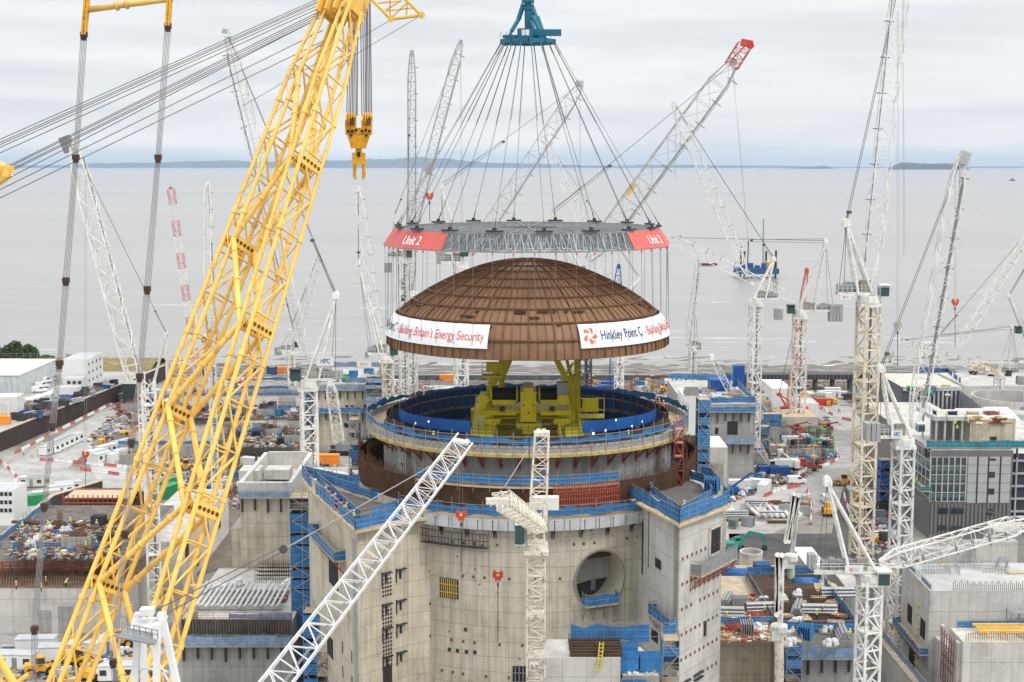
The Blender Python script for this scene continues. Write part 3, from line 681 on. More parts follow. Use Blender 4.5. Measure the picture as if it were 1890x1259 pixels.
hung('narrow netted platform hung halfway up the shaded face of the left tower', a5v.lerp(b5v, .05), a5v.lerp(b5v, .72), 33.6, 1.8)
hc2 = hc - V((0, 0, 4.6)) + ax*.3
hung('small blue netted platform in the bottom of the round hatch', hc2 - tx*3.1, hc2 + tx*2.4, HZ-3.3, 1.3, brm=steel)
hung('small blue netted platform on the corner of the right tower', V(TRp[4]+(0,)).lerp(V(TRp[0]+(0,)), .5), V(TRp[0]+(0,)), 27.6, 1.4, brm=steel)
mid = V(TRp[0]+(0,)).lerp(V(TRp[1]+(0,)), .1)
hung('long grey panelled platform on red brackets at the right tower', V(TRp[0]+(0,)).lerp(V(TRp[1]+(0,)), .25), V(TRp[0]+(0,)).lerp(V(TRp[1]+(0,)), 1.12), 34.2, 1.8, greym, 2.0)
# grey cable tray cage on the outer wall, left
cg = thing('cage', 'grey mesh cage platform hung on the outer shell left of the white crane', 'cage', circ(RO+1, 37.2, ang(830, RO))); mb = MB(); p, q = ang(762, RO), ang(902, RO)
for i in range(25):
    t = p+(q-p)*i/24; mb.bar(circ(RO+1.2, 36.2, t), circ(RO+1.2, 38.2, t), .06); mb.bar(circ(RO, 36.2, t), circ(RO+1.2, 36.2, t), .05)
for zz in (36.2, 37.2, 38.2):
    for i in range(24): mb.bar(circ(RO+1.2, zz, p+(q-p)*i/24), circ(RO+1.2, zz, p+(q-p)*(i+1)/24), .06)
mb.build('mesh_frame', dsteel, cg); mb = MB(); mb.sweep([(RO, 36.15), (RO+1.2, 36.15)], (cx, cy, 0), 20, p, q); mb.build('deck', greym, cg)
# ------------------------------------------------------------------ polar crane inside the shell
pc = thing('polar_crane', 'olive yellow polar crane standing inside the open shell', 'crane', (cx-1, cy-2, 45))
def part(par, name, mat, fn, smooth=False):
    mb = MB(); fn(mb); return mb.build(name, mat, par, smooth=smooth)
for xx in (-7.6, 6.2):                               # two long girders running towards the camera
    def pcg(mb):
        mb.bx(cx+xx, cx+xx+1.7, cy-20, cy+17, 46.6, 49.4); mb.bx(cx+xx-.25, cx+xx+1.95, cy-20.05, cy+17.05, 49.4, 49.6)
    part(pc, 'girder', olive, pcg)
def pcr(mb):
    for xx in (-9.0, -5.6, 5.0, 8.4):
        for i in range(26):
            y = cy-20+i*1.4; mb.bar((cx+xx, y, 49.6), (cx+xx, y, 50.8), .05)
        for zz in (50.2, 50.8): mb.bar((cx+xx, cy-20, zz), (cx+xx, cy+16, zz), .05)
    for xx in (-9.0, 6.9): mb.bx(cx+xx, cx+xx+1.4, cy-20, cy+16, 49.35, 49.5)
part(pc, 'side_walkway', olive, pcr)
part(pc, 'end_carriage', olive, lambda m: (m.bx(cx-10, cx+10, cy+14, cy+17, 46.4, 48.6)))
def pz(par, name, mat, fn):                          # trolley levels fitted to the photograph
    mb = MB(); fn(mb); mb.v = [(x, y, 51.4+(z_-49)*.78) for x, y, z_ in mb.v]; return mb.build(name, mat, par)
def trolley(m):
    m.bx(cx-8.4, cx+7.2, cy-6.2, cy+2, 49.0, 49.5)                                # deck
    m.bx(cx-8.5, cx-1.9, cy-6.5, cy-6.21, 48.6, 49.4); m.bx(cx+2.1, cx+7.3, cy-6.5, cy-6.21, 48.6, 49.4)
    m.bx(cx-1.2, cx+1.4, cy-6.9, cy-1, 47.4, 53.2); m.bx(cx-.7, cx+.9, cy-7.0, cy-1.01, 53.21, 54.0)
    for x0 in (-8.3, 5.0): m.bx(cx+x0+.3, cx+x0+1.5, cy-4.8, cy+.6, 49.51, 51.9); m.bar((cx+x0+.9, cy-5.4, 51.4), (cx+x0+.9, cy-4.6, 51.4), 1.0, 16, cap=True)
    for x0 in (-5.8, 5.6):
        m.bx(cx+x0-1.3, cx+x0+1.3, cy-6.6, cy-5, 46.9, 47.89); m.bx(cx+x0-.6, cx+x0+.6, cy-6.7, cy-5.4, 45.4, 46.89); m.bar((cx+x0, cy-6.8, 45.4), (cx+x0, cy-5.6, 45.4), .85, 14, cap=True)
    m.bx(cx-1.9, cx+2.3, cy-6.6, cy-3, 46.0, 47.0); m.bx(cx-.9, cx+1.1, cy-6.5, cy-4, 45.0, 45.99)
tro = pz(pc, 'trolley', olive, trolley)
for k, zz in ((-.8, 50.6), (.8, 50.6), (0, 49.2)): pz(tro, 'pin_plate', rebar, lambda m: m.bar((cx+.1+k, cy-7.06, zz), (cx+.1+k, cy-6.9, zz), .16, 10, cap=True))
for x0, x1 in ((-5.9, -1.9), (2.1, 5.1)):
    d = pz(pc, 'hoist_drum', black, lambda m: m.bar((cx+x0, cy-3.2, 51.9), (cx+x1, cy-3.2, 51.9), 1.45, 20, cap=True))
    for x in (x0-.3, x1): pz(d, 'drum_flange', olive, lambda m: m.bar((cx+x, cy-3.2, 51.9), (cx+x+.3, cy-3.2, 51.9), 1.75, 22, cap=True))
    pz(d, 'drum_guard', olive, lambda m: m.bx(cx+x0, cx+x1, cy-5.1, cy-4.9, 50.4, 51.3))
def rail(mb):
    for i in range(17): mb.bar((cx-8.2+i*.95, cy-6.5, 49.5), (cx-8.2+i*.95, cy-6.5, 50.6), .05)
    for zz in (50.0, 50.6): mb.bar((cx-8.3, cy-6.5, zz), (cx+7.1, cy-6.5, zz), .05)
pz(tro, 'trolley_rail', olive, rail)
pz(pc, 'hook', olive, lambda m: (m.bar((cx+.1, cy-5.5, 45.0), (cx+.1, cy-5.5, 43.6), .5, 10, cap=True), m.bar((cx+.1, cy-5.5, 43.7), (cx+.8, cy-5.5, 42.9), .4, 8, cap=True)))
def arm(pts, w, name='leg'):
    mb = MB()
    for a, b in zip(pts, pts[1:]): mb.beam(a, b, w, w*.8, (0, 1, 0))
    mb.build(name, olive, pc)
Yp = cy+4
arm([P(910, 790, Yp), P(906, 712, Yp), P(936, 655, Yp)], 1.5); arm([P(928, 770, Yp+5), P(926, 700, Yp+5), P(945, 655, Yp+5)], .9)
arm([P(1061, 780, Yp), P(1055, 720, Yp), P(1023, 655, Yp)], 1.0); arm([P(1068, 780, Yp+5), P(1064, 655, Yp+5)], .9); arm([P(1052, 770, Yp+3), P(1058, 712, Yp+3), P(1044, 655, Yp+3)], .6); arm([P(1041, 770, Yp), P(1048, 720, Yp)], .8)
def cabs(mb):
    for px, py, s in ((1090, 752, 2.2), (1062, 795, 2.4), (908, 682, 1.6)):
        c = P(px, py, Yp-8)
        mb.box(c-V((0, 0, s*.6)), (s*2, 2.4, .3)); mb.box(c+V((0, .6, .3)), (s*1.2, 1.0, s*.9))
        for i in (-1, -.33, .33, 1):
            mb.bar(c+V((i*s, -1.1, -s*.6)), c+V((i*s, -1.1, s*.7)), .08)
        for zz in (-.1, .7): mb.bar(c+V((-s, -1.1, zz*s)), c+V((s, -1.1, zz*s)), .08)
part(pc, 'service_platform', olive, cabs)
part(pc, 'operator_cab', M('cab_grey', (.30, .31, .32), .5), lambda m: m.box(P(1038, 735, Yp-8), (1.8, 1.8, 5)))
part(pc, 'cross_tie', olive, lambda m: [m.beam((cx-7.6, cy-18+k*6, 47.2), (cx+7.9, cy-18+k*6, 47.2), .5, .9) for k in range(6)] + [m.bar((cx-7.4, cy-18+k*6, 47), (cx+7.6, cy-12+k*6, 47), .12, 6) for k in range(5)])
pz(pc, 'cable_reel', rebar, lambda m: [m.bar((cx+x, cy-7.4, 50.0), (cx+x, cy-7.0, 50.0), .5, 14, cap=True) for x in (-4.2, 4.0)])
for x in (-7.9, 7.0): part(pc, 'ladder', olive, lambda m: [m.bar((cx+x+k, cy-6.8, 49.6), (cx+x+k, cy-6.8, 52.4), .07) for k in (0, .6)] + [m.bar((cx+x, cy-6.8, 49.9+k*.35), (cx+x+.6, cy-6.8, 49.9+k*.35), .05) for k in range(7)])
pz(pc, 'stiffener', olive, lambda m: [m.bx(cx+x0+k*1.1, cx+x0+k*1.1+.12, cy-6.62, cy-6.5, 48.6, 49.4) for x0, n in ((-8.4, 6), (2.2, 5)) for k in range(n)])
part(pc, 'upper_brace', olive, lambda m: [m.bar(P(a, b, cy+6), P(c_, d_, cy+6), .22, 6) for a, b, c_, d_ in ((912, 705, 926, 690), (908, 740, 928, 705), (1040, 700, 1066, 690), (1056, 712, 1066, 680), (1046, 690, 1058, 670))])
setmode('n')
# ------------------------------------------------------------------ text as real lettering
def text_mesh(body, size, shear=0.0, bold=0.0):
    c = bpy.data.curves.new('lettering', 'FONT'); c.body = body; c.size = size; c.shear = shear; c.offset = bold; c.resolution_u = 3
    o = bpy.data.objects.new('lettering', c); COL.objects.link(o); dg = bpy.context.evaluated_depsgraph_get(); e = o.evaluated_get(dg); m = e.to_mesh()
    vs_ = [v.co.copy() for v in m.vertices]; fs = [tuple(p.vertices) for p in m.polygons]; e.to_mesh_clear()
    bpy.data.objects.remove(o); bpy.data.curves.remove(c)
    return vs_, fs
def letter(mb, body, size, fn, x0=0, y0=0, mi=0, width=None, **k):
    v, f = text_mesh(body, size, **k)
    if not v: return 0
    mx = max(p.x for p in v); sx_ = (width/mx) if width else 1
    n = len(mb.v)
    mb.v += [tuple(fn(x0+p.x*sx_, y0+p.y)) for p in v]
    for q in f: mb.f.append(tuple(n+i for i in q)); mb.m.append(mi)
    return mx*sx_
# ------------------------------------------------------------------ the steel dome
prof0 = [(23.5, 61.45), (23.42, 63.0), (22.75, 65.0), (21.4, 66.75), (19.4, 68.4), (17.0, 70.0), (14.2, 71.5), (11, 72.95), (7.5, 74.2), (4, 74.98), (0.05, 75.35)]
def cr(pts, k=5):
    out = []
    for i in range(len(pts)-1):
        p0, p1, p2, p3 = (V(pts[max(0, min(len(pts)-1, i+j))]+(0,)) for j in (-1, 0, 1, 2))
        for s in range(k):
            t = s/k; out.append(tuple((.5*((2*p1)+(-p0+p2)*t+(2*p0-5*p1+4*p2-p3)*t*t+(-p0+3*p1-3*p2+p3)*t**3))[:2]))
    return out+[pts[-1]]
prof = cr(prof0)
def drz(s):
    """point (r, z) at arc length s up the dome's profile"""
    for a, b in zip(prof, prof[1:]):
        L = math.hypot(b[0]-a[0], b[1]-a[1])
        if s <= L: return (a[0]+(b[0]-a[0])*s/L, a[1]+(b[1]-a[1])*s/L)
        s -= L
    return prof[-1]
dome = thing('steel_dome', 'rust brown ribbed steel dome hanging in the air over the reactor building', 'dome', (cx, cy, 61.8))
def dome_mat():
    m = bpy.data.materials.new('dome_rust'); m.use_nodes = True; t = m.node_tree; b = t.nodes['Principled BSDF']; b.inputs['Roughness'].default_value = .62; b.inputs['Metallic'].default_value = .0
    g = nd(t, 'ShaderNodeNewGeometry'); sp = nd(t, 'ShaderNodeSeparateXYZ'); t.links.new(g.outputs['Position'], sp.inputs[0])
    an = mth(t, 'ARCTAN2', mth(t, 'SUBTRACT', sp.outputs[0], cx), mth(t, 'SUBTRACT', cy, sp.outputs[1]))
    cv = nd(t, 'ShaderNodeCombineXYZ'); t.links.new(mth(t, 'MULTIPLY', an, 60), cv.inputs[0]); t.links.new(mth(t, 'MULTIPLY', sp.outputs[2], .25), cv.inputs[1])
    n = nd(t, 'ShaderNodeTexNoise', i_Scale=.6, i_Detail=6.0, i_Roughness=.7); t.links.new(cv.outputs[0], n.inputs[0])
    n2 = nd(t, 'ShaderNodeTexNoise', i_Scale=.5, i_Detail=8.0, i_Roughness=.65); t.links.new(g.outputs['Position'], n2.inputs[0])
    c = ramp(t, n.outputs[0], [(.3, (.15, .072, .032)), (.5, (.22, .112, .05)), (.7, (.30, .16, .076))])
    c = mixc(t, .35, c, ramp(t, n2.outputs[0], [(.35, (.13, .062, .03)), (.65, (.28, .15, .074))]))
    t.links.new(c, b.inputs['Base Color']); return m
dm = dome_mat()
mb = MB(); mb.sweep(prof, (cx, cy, 0), 144); mb.build('shell', dm, dome, smooth=True)
mb = MB(); mb.sweep([(23.5, 61.4), (22.9, 61.4), (22.9, 63)], (cx, cy, 0), 144); mb.build('base_ring', rustm, dome)
mb = MB(); NR = 108
rib = M('rib_rust', (.16, .078, .035), .7, var=.3, scale=.5)
for i in range(NR):
    a = T2*i/NR; big = i % 3 == 0; pp = [q for q in prof if q[0] > (1.0 if big else 7.5)]; wv, hv = (.06, .27) if big else (.03, .12)
    for u, v2 in zip(pp, pp[1:]):
        nx, nz = (v2[1]-u[1]), -(v2[0]-u[0]); L = math.hypot(nx, nz); nx, nz = nx/L*hv, nz/L*hv
        t_ = V((math.cos(a), math.sin(a), 0))*wv
        A, B, C_, D = circ(u[0], u[1], a), circ(v2[0], v2[1], a), circ(v2[0]+nx, v2[1]+nz, a), circ(u[0]+nx, u[1]+nz, a)
        mb.quad(A-t_, B-t_, C_-t_, D-t_); mb.quad(B+t_, A+t_, D+t_, C_+t_); mb.quad(D-t_, C_-t_, C_+t_, D+t_)
mb.build('rib', rib, dome)
fine = cr(prof0, 40)
mb = MB()
for py in (482, 491, 501, 515, 531, 550, 571, 597, 630):
    r0, z0 = min(fine, key=lambda q: abs(prow(cy-q[0], q[1])-py)); mb.sweep([(r0-.08, z0+.16), (r0+.36, z0+.16), (r0+.36, z0-.08), (r0-.02, z0-.08)], (cx, cy, 0), 144)
mb.build('hoop', rib, dome)
mb = MB(); r = random.Random(12)
for k in range(26):
    a = R(r.uniform(-80, 80)); r0, z0 = drz(r.choice((5.2, 5.6, 7.1, 8.2, 8.4))); mb.box(circ(r0+.2, z0+.15, a), (r.choice((.5, .7, 1.7)), .3, .28), a)
tag(mb.build('lug', M('lug_dark', (.07, .04, .025), .7), dome), kind='stuff')
def banner(a_start, a_end, a_txt, which):
    """white banner lying on the skirt; angles in radians"""
    b0, b1 = (23.42, 63.15), (21.75, 66.45)
    n = 70; th = None; mb = MB(); rr = random.Random(which)
    off = .47
    def pt(a, v, o=0.0):
        s = 1.6+v*3.75; r0, z0 = drz(s); ra, za = drz(s+.05); nx, nz = za-z0, -(ra-r0); L = math.hypot(nx, nz)
        w_ = .035*math.sin(a*91+v*3)+.02*math.sin(a*37)
        return circ(r0+nx/L*(off+o+w_), z0+nz/L*(off+o+w_), a)
    for i in range(n):
        p, q = a_start+(a_end-a_start)*i/n, a_start+(a_end-a_start)*(i+1)/n
        for j in range(6): mb.quad(pt(p, j/6), pt(q, j/6), pt(q, (j+1)/6), pt(p, (j+1)/6))
    th = mb.build('banner', M('banner_white', (.80, .80, .81), .6, var=.03), None, pt((a_start+a_end)/2, .5), smooth=True)
    fn = lambda x, y: pt(a_txt+x/22.4, y/3.75, .05)
    m1 = MB(); w1 = letter(m1, 'Hinkley Point C', 2.0, fn, 0, 1.15, bold=.02, width=8.5); m1.build('lettering', M('banner_navy', (.035, .04, .17), .6, var=.02), th)
    m2 = MB(); letter(m2, "- Building Britain's Energy Security", 1.95, fn, 9.1, 1.15, bold=.0, width=18.6); m2.build('lettering', M('banner_red', (.66, .07, .05), .6, var=.02), th)
    m3 = MB()
    for k in range(5):                               # five-petal emblem
        t0 = 2*math.pi*k/5+.5; pp = []
        for s in range(9):
            u = s/8; rad = .28+.95*u; pp.append((t0+.75*u-.2, rad))
        for s in range(9):
            u = 1-s/8; rad = .28+.95*u; pp.append((t0+.75*u-.2+.75*math.sin(math.pi*u)**.8, rad))
        n0 = len(m3.v); m3.v += [tuple(fn(-1.75+q[1]*math.cos(q[0])*1.0, 1.85+q[1]*math.sin(q[0])*1.1)) for q in pp]; m3.f.append(tuple(range(n0, n0+18))); m3.m.append(0)
    m3.build('emblem', M('emblem_orange', (.72, .14, .07), .6, var=.02), th)
    return th
aR = ang(1069, 23.2); aL = ang(902, 23.2)
o = banner(aR, aR+R(86), aR+R(8.7), 'r'); tag(o, 'white banner right on the dome, beginning with an orange emblem and dark blue lettering', 'banner')
o = banner(aL-R(86), aL, aL-R(1.6)-27.7/22.4, 'l'); tag(o, 'white banner left on the dome, ending in red lettering', 'banner')
# ------------------------------------------------------------------ lifting frame
ZB, ZT, RB, RT = 77.9, 80.6, 23.55, 21.75
lf = thing('lifting_truss', 'round grey lattice lifting frame with two red panels, above the brown dome', 'lifting frame', (cx, cy, ZB))
FA = ang(1159, 23.0); FS = T2/14
def pcirc(r, z, a, o=0):                             # fourteen flat sides, a corner where the red panel starts
    f = (a-FA) % FS; k = math.cos(FS/2)/math.cos(f-FS/2); return circ(r*k*1.012+o, z, a)
mb = MB(); N = 28; fr = M('frame_silver', (.30, .315, .325), .45, .35, var=.2)
A = [FA+T2*i/N for i in range(N)]
rings_t = [RT, 16.5, 11, 5.5]; rings_b = [RB, 17.2, 11, 5.5]
for i in range(N):
    a, b = A[i], A[(i+1) % N]; mid_ = a+T2/N/2
    for k in range(4):
        rt, rb_ = rings_t[k], rings_b[k]
        mb.bar(pcirc(rt, ZT, a), pcirc(rt, ZT, b), .2 if k == 0 else .12); mb.bar(pcirc(rb_, ZB, a), pcirc(rb_, ZB, b), .17 if k == 0 else .10)
        mb.bar(pcirc(rt, ZT, a), pcirc(rb_, ZB, a), .1)
        for s in range(4):
            u, v2 = a+(mid_-a)*s/2, a+(mid_-a)*(s+1)/2
            um = (u+v2)/2
            mb.bar(pcirc(rb_, ZB, u), pcirc(rt, ZT, um), .085); mb.bar(pcirc(rt, ZT, um), pcirc(rb_, ZB, v2), .085)
            if k == 0: mb.bar(pcirc(rb_, ZB, um), pcirc(rt, ZT, um), .05)
        if k < 3:
            mb.bar(pcirc(rt, ZT, a), pcirc(rings_t[k+1], ZT, a), .14); mb.bar(pcirc(rb_, ZB, a), pcirc(rings_b[k+1], ZB, a), .12)
            mb.bar(pcirc(rt, ZT, a), pcirc(rings_t[k+1], ZT, b), .08); mb.bar(pcirc(rt, ZT, b), pcirc(rings_t[k+1], ZT, a), .08)
            mb.bar(pcirc(rt, ZT, mid_), pcirc(rings_t[k+1], ZT, mid_), .08); mb.bar(pcirc(rb_, ZB, a), pcirc(rings_t[k+1], ZT, a), .09); mb.bar(pcirc(rb_, ZB, a), pcirc(rings_b[k+1], ZB, b), .08)
mb.build('truss', fr, lf)
mb = MB(); SL = [T2*(i+.3)/18 for i in range(18)]
for a in SL: mb.box(circ(RT, ZT+.35, a), (2.6, .9, .28), a); mb.box(circ(RT, ZT+.62, a), (.6, .3, .55), a)
mb.build('lifting_lug', dsteel, lf)
mb = MB(); ms = MB(); RD = [T2*(i+.25)/46 for i in range(46)]
for a in RD:
    mb.bar(pcirc(RB, ZB-.1, a), circ(23.75, 63.0, a), .042); ms.box(pcirc(RB, ZB-.35, a), (.17, .17, .3), a)
mb.build('hanger_rod', M('rod', (.22, .20, .19), .5, .4), lf); ms.build('shackle', red, lf)
def panel(a0, sg, x_off):
    """red sheet round two sides of the frame from corner a0, in direction sg, lettering x_off metres from the corner"""
    mb = MB(); n = 12
    def crn(k, v): return pcirc(RB+(RT-RB)*v, ZB+(ZT-ZB)*v+.02, a0+sg*FS*k+sg*1e-5, .2)
    for s in (0, 1):
        for i in range(n):
            A0, A1, B0, B1 = crn(s, 0), crn(s+1, 0), crn(s, 1), crn(s+1, 1)
            for q in range(3):
                f = lambda i_, q_: A0.lerp(A1, i_/n).lerp(B0.lerp(B1, i_/n), q_/3)+V((0, -.05*math.sin(i_*1.3+q_), 0))
                mb.quad(f(i, q), f(i+1, q), f(i+1, q+1), f(i, q+1))
    o = mb.build('panel', M('panel_red', (.60, .12, .10), .6, var=.12, scale=.4), lf)
    A0, A1, B0, B1 = crn(0, 0), crn(1, 0), crn(0, 1), crn(1, 1)
    if sg < 0: A0, A1, B0, B1 = A1, A0, B1, B0
    L_ = (A1-A0).length; nn = V(((A0+A1)/2-V((cx, cy, 0))).to_tuple()); nn.z = 0; nn.normalize()
    def fn(x, y): u = (x_off+x)/L_; v = (.75+y)/3.2; return A0.lerp(A1, u).lerp(B0.lerp(B1, u), v)+nn*.09
    m = MB(); letter(m, 'Unit 2', 2.2, fn, 0, 0, bold=.02, width=4.5); m.build('lettering', pwhite, o)
panel(FA-3*FS, -1, .35); panel(FA, 1, 5.6)
# ------------------------------------------------------------------ teal spreader and its slings
ZS = 111.0
sp_ = thing('lifting_spreader', 'teal steel lifting spreader with cabin at the top of the dark slings', 'spreader', (cx, cy, ZS))
part(sp_, 'ring_beam', teal, lambda m: [m.beam(circ(4.4, ZS, T2*i/10), circ(4.4, ZS, T2*(i+1)/10), .75, .6) for i in range(10)] + [m.beam(circ(4.4, ZS+.2, T2*(i+.5)/5), circ(.4, ZS+.9, T2*(i+.5)/5), .6, .6) for i in range(5)])
part(sp_, 'mast', teal, lambda m: (m.bar((cx, cy, ZS+.6), (cx, cy, ZS+14), .55, 12, cap=True), m.box((cx, cy, ZS+6.6), (2.0, 1.6, .7)), m.box((cx, cy, ZS+5.4), (1.4, 1.4, .5)), m.box((cx+1.6, cy-1, ZS+2.6), (.5, .6, 2.6)), m.box((cx-2.6, cy-1.6, ZS+.7), (3.0, .8, .5)), [m.bar((cx-4.4+k*.9, cy-4, ZS+.3), (cx-4.4+k*.9, cy-4, ZS+1.3), .05) for k in range(10)], m.box((cx+.2, cy-.9, ZS+2.6), (1.1, .8, 4.6)), m.box((cx+2.3, cy-2, ZS+1.3), (6.2, 1.1, 1.0))))
part(sp_, 'leg', teal, lambda m: [m.bar(a, b, rr_, 8, cap=True) for a, b, rr_ in ((P(966, 8, cy), P(957, 36, cy), .42), (P(957, 36, cy), P(944, 58, cy-1), .34), (P(944, 58, cy-1), P(932, 84, cy-2), .24), (P(981, 10, cy), P(990, 34, cy-1), .42), (P(972, 12, cy+1), P(975, 80, cy+2), .2), (P(1000, 62, cy-1), P(1016, 82, cy-2), .22))])
part(sp_, 'hydraulic_cylinder', M('teal_light', (.05, .21, .30), .4), lambda m: [m.bar(P(a, b, cy-1.5), P(c, d_, cy-1.5), r_, 10, cap=True) for a, b, c, d_, r_ in ((985, 30, 998, 60, .42), (992, 30, 1001, 56, .34), (998, 60, 996, 66, .2), (980, 38, 989, 64, .28))])
cab_ = part(sp_, 'cabin', teal, lambda m: m.box(P(969, 66, cy-3), (2.5, 2, 2.2)))
part(cab_, 'window', M('cabin_window', (.62, .64, .60), .3), lambda m: [m.box(P(966+i*7.5, 60, cy-4.02), (.58, .06, .9)) for i in range(2)])
mb = MB()
for i, a in enumerate(SL):
    mb.bar(circ(4.5, ZS-.2, a), circ(RT, ZT+.7, a), .045); 
    mb.bar(circ(4.5, ZS-.2, a+.012), circ(12, ZS-.2-(ZS-ZT-.9)*.436, a+.012), .045)
    mb.bar(circ(21.0, ZT+2.0, a), circ(RT, ZT+.7, a), .09)
    mb.bar(circ(4.5, ZS-.2, a), circ(5.5, ZS-2.0, a), .09)
mb.build('sling', rope, sp_)
setmode('w')
# ------------------------------------------------------------------ the yellow heavy-lift crane
big = thing('heavy_lift_crane', 'huge bright yellow twin-boom lattice crane leaning across the left of the site', 'crane', (-45, 95, 0))
LB, LT = P(127, 1259, 110), P(612, 14, 140); RBm, RTm = P(278, 1259, 105), P(650, 14, 137)
dL = (LT-LB).normalized(); dR = (RTm-RBm).normalized()
LB0, RB0 = LB - dL*46, RBm - dR*50
lat = ((RBm-LB)-dL*(RBm-LB).dot(dL)).normalized(); lat = V((lat.x, lat.y, 0)).normalized(); nrm = dL.cross(lat).normalized()
if nrm.y < 0: nrm = -nrm
W, H = 1.45, 3.1
def leg_frame(B, T, d):
    s = (lat-d*lat.dot(d)).normalized(); u = d.cross(s); u = u if u.y > 0 else -u
    return s, u
def at_row(B, d, py):                                # point of the axis seen at row py
    lo, hi = -60.0, 140.0
    for _ in range(60):
        m_ = (lo+hi)/2; q = B+d*m_
        if prow(WY(q.y), q.z) > py: lo = m_
        else: hi = m_
    return lo
legs = {}
for nm, B, T, d, B0, rows in (('L', LB, LT, dL, LB0, (1393, 1080, 759, 453, 150)), ('R', RBm, RTm, dR, RB0, (1290, 942, 607, 303, 110))):
    s, u = leg_frame(B, T, d); L0 = (B0-B).dot(d); L1 = (T-B).length
    mb = MB(); kn = MB()
    def C(t, a, b, e=1.0): return B+d*t+s*(a*W/2*e)+u*(b*H/2*e)
    taper = lambda t: 1.0 if t < L1-9 else 1-.35*(t-L1+9)/9
    for a in (-1, 1):
        for b in (-1, 1):
            mb.bar(C(L0, a, b), C(L1-9, a, b), .25, 10, r2=.215); mb.bar(C(L1-9, a, b), C(L1, a, b, .65), .225, 10, r2=.2)
    pl = 4.45; n = int((L1-L0)/pl)
    for i in range(n):
        t0, t1 = L0+i*pl, L0+(i+1)*pl; e0, e1 = taper(t0), taper(t1)
        for a in (-1, 1):                            # wide faces
            mb.bar(C(t0, a, -1, e0), C(t0, a, 1, e0), .10, 8)
            x = (-1, 1) if i % 2 else (1, -1)
            mb.bar(C(t0, a, x[0], e0), C(t1, a, x[1], e1), .115, 8)
        for b in (-1, 1):
            for h_ in (0, 1):
                tm0, tm1 = t0+(t1-t0)*h_/2, t0+(t1-t0)*(h_+1)/2; y = (-1, 1) if h_ else (1, -1)
                mb.bar(C(tm0, y[0], b, e0), C(tm1, y[1], b, e1), .065, 6)
    mb.build('boom', yellow, big, smooth=True)
    for i in range(0, n, 3):                         # pin collars at the section joints
        t0 = L0+i*pl
        for a in (-1, 1):
            for b in (-1, 1): kn = MB(); kn.bar(C(t0-.22, a, b, taper(t0)), C(t0+.22, a, b, taper(t0)), .31, 10, cap=True); kn.build('pin_collar', yellow, big)
    st = [at_row(B, d, py) for py in rows]; legs[nm] = (B, d, s, u, st)
    for t in st[1:4]:
      mb = MB(); hl = MB()
      if 1:
        for a in (-1, 1):
            p, q = C(t, a, -1), C(t, a, 1); mb.beam(p, q, .22, 1.15, d); 
            for k in range(5): c = p.lerp(q, .14+.18*k); hl.bar(c-s*.16, c+s*.16, .2, 10, cap=True)
      o = mb.build('cross_beam', yellow, big); hl.build('lightening_hole', M('hole_shadow', (.12, .06, .01), .7), o)
def node(nm, i, b): B, d, s, u, st = legs[nm]; return B+d*st[i]+u*(b*H/2)+s*((1 if nm == 'L' else -1)*W/2)
conn = [(('L', 1), ('R', 1)), (('L', 2), ('R', 1)), (('L', 2), ('R', 2)), (('L', 3), ('R', 2)), (('L', 3), ('R', 3)), (('L', 1), ('R', 0)), (('L', 4), ('R', 3))]
for (a, i), (c, j) in conn:
    for b in (-1, 1):
        p, q = node(a, i, b), node(c, j, b); mb = MB(); mb.bar(p, q, .275, 12)
        o = mb.build('brace', yellow, big, smooth=True); m2 = MB()
        for f in (.16, .5, .84): x = p.lerp(q, f); dd = (q-p).normalized(); m2.bar(x-dd*.09, x+dd*.09, .36, 12, cap=True)
        m2.build('collar', yellow, o)
hp_ = (LT+RTm)/2
def head(m):
    s, u = legs['L'][2], legs['L'][3]; d = ((dL+dR)/2).normalized()
    for k in (-1.9, -.6, .6, 1.9): m.beam(hp_+s*k-d*1.2, hp_+s*k+d*3, .25, 3.4, u)
    m.beam(hp_-s*2.4+d*.2, hp_+s*2.4+d*.2, 2.2, 1.2, u); 
    for k in (-1.3, 1.3): m.bar(hp_+s*(k-.5)+u*.4+d*.6, hp_+s*(k+.5)+u*.4+d*.6, 1.15, 20, cap=True)
part(big, 'boom_head', yellow, head)
def jib(m):
    Y = 138
    ch = [(P(676, -12, Y), P(721, 35, Y)), (P(721, 35, Y), P(778, 28, Y)), (P(742, -8, Y), P(778, 28, Y)), (P(676, -12, Y+2), P(721, 35, Y+2)), (P(742, -8, Y+2), P(778, 28, Y+2)), (P(721, 35, Y+2), P(778, 28, Y+2))]
    for a, b in ch: m.bar(a, b, .2, 8)
    for a, b in (((694, 6), (738, 2)), ((708, 21), (764, 14)), ((708, 21), (742, 0)), ((722, 34), (752, 4)), ((750, 32), (752, 4)), ((720, 0), (720, 34))): m.bar(P(*a, Y+1), P(*b, Y+1), .09, 6)
    for px, py in ((721, 35), (778, 28)): m.bar(P(px, py, Y-.5), P(px, py, Y+2.5), .38, 10, cap=True)
part(big, 'jib_strut', yellow, jib)
def ropes(m):
    for y0, y1, x1 in ((0, 258, 0), (4, 264, 0), (7, 268, 0), (12, 273, 0), (18, 284, 0), (24, 305, 18), (28, 308, 18), (32, 313, 20), (36, 316, 20), (36, 342, 0), (62, 354, 0), (82, 369, 0)):
        sl_ = (y1-y0-0)/600
        m.bar(P(596, y0-6, 139.5), P(-60, y1+(60+x1)*.43*(0 if x1 else 1), 112) if not x1 else P(x1, y1, 113), .05, 4)
    for a, b in (((716, 40), (448, 196)), ((770, 33), (600, 134))): m.bar(P(*a, 138), P(*b, 139), .035, 4)
part(big, 'pendant_rope', rope, ropes)
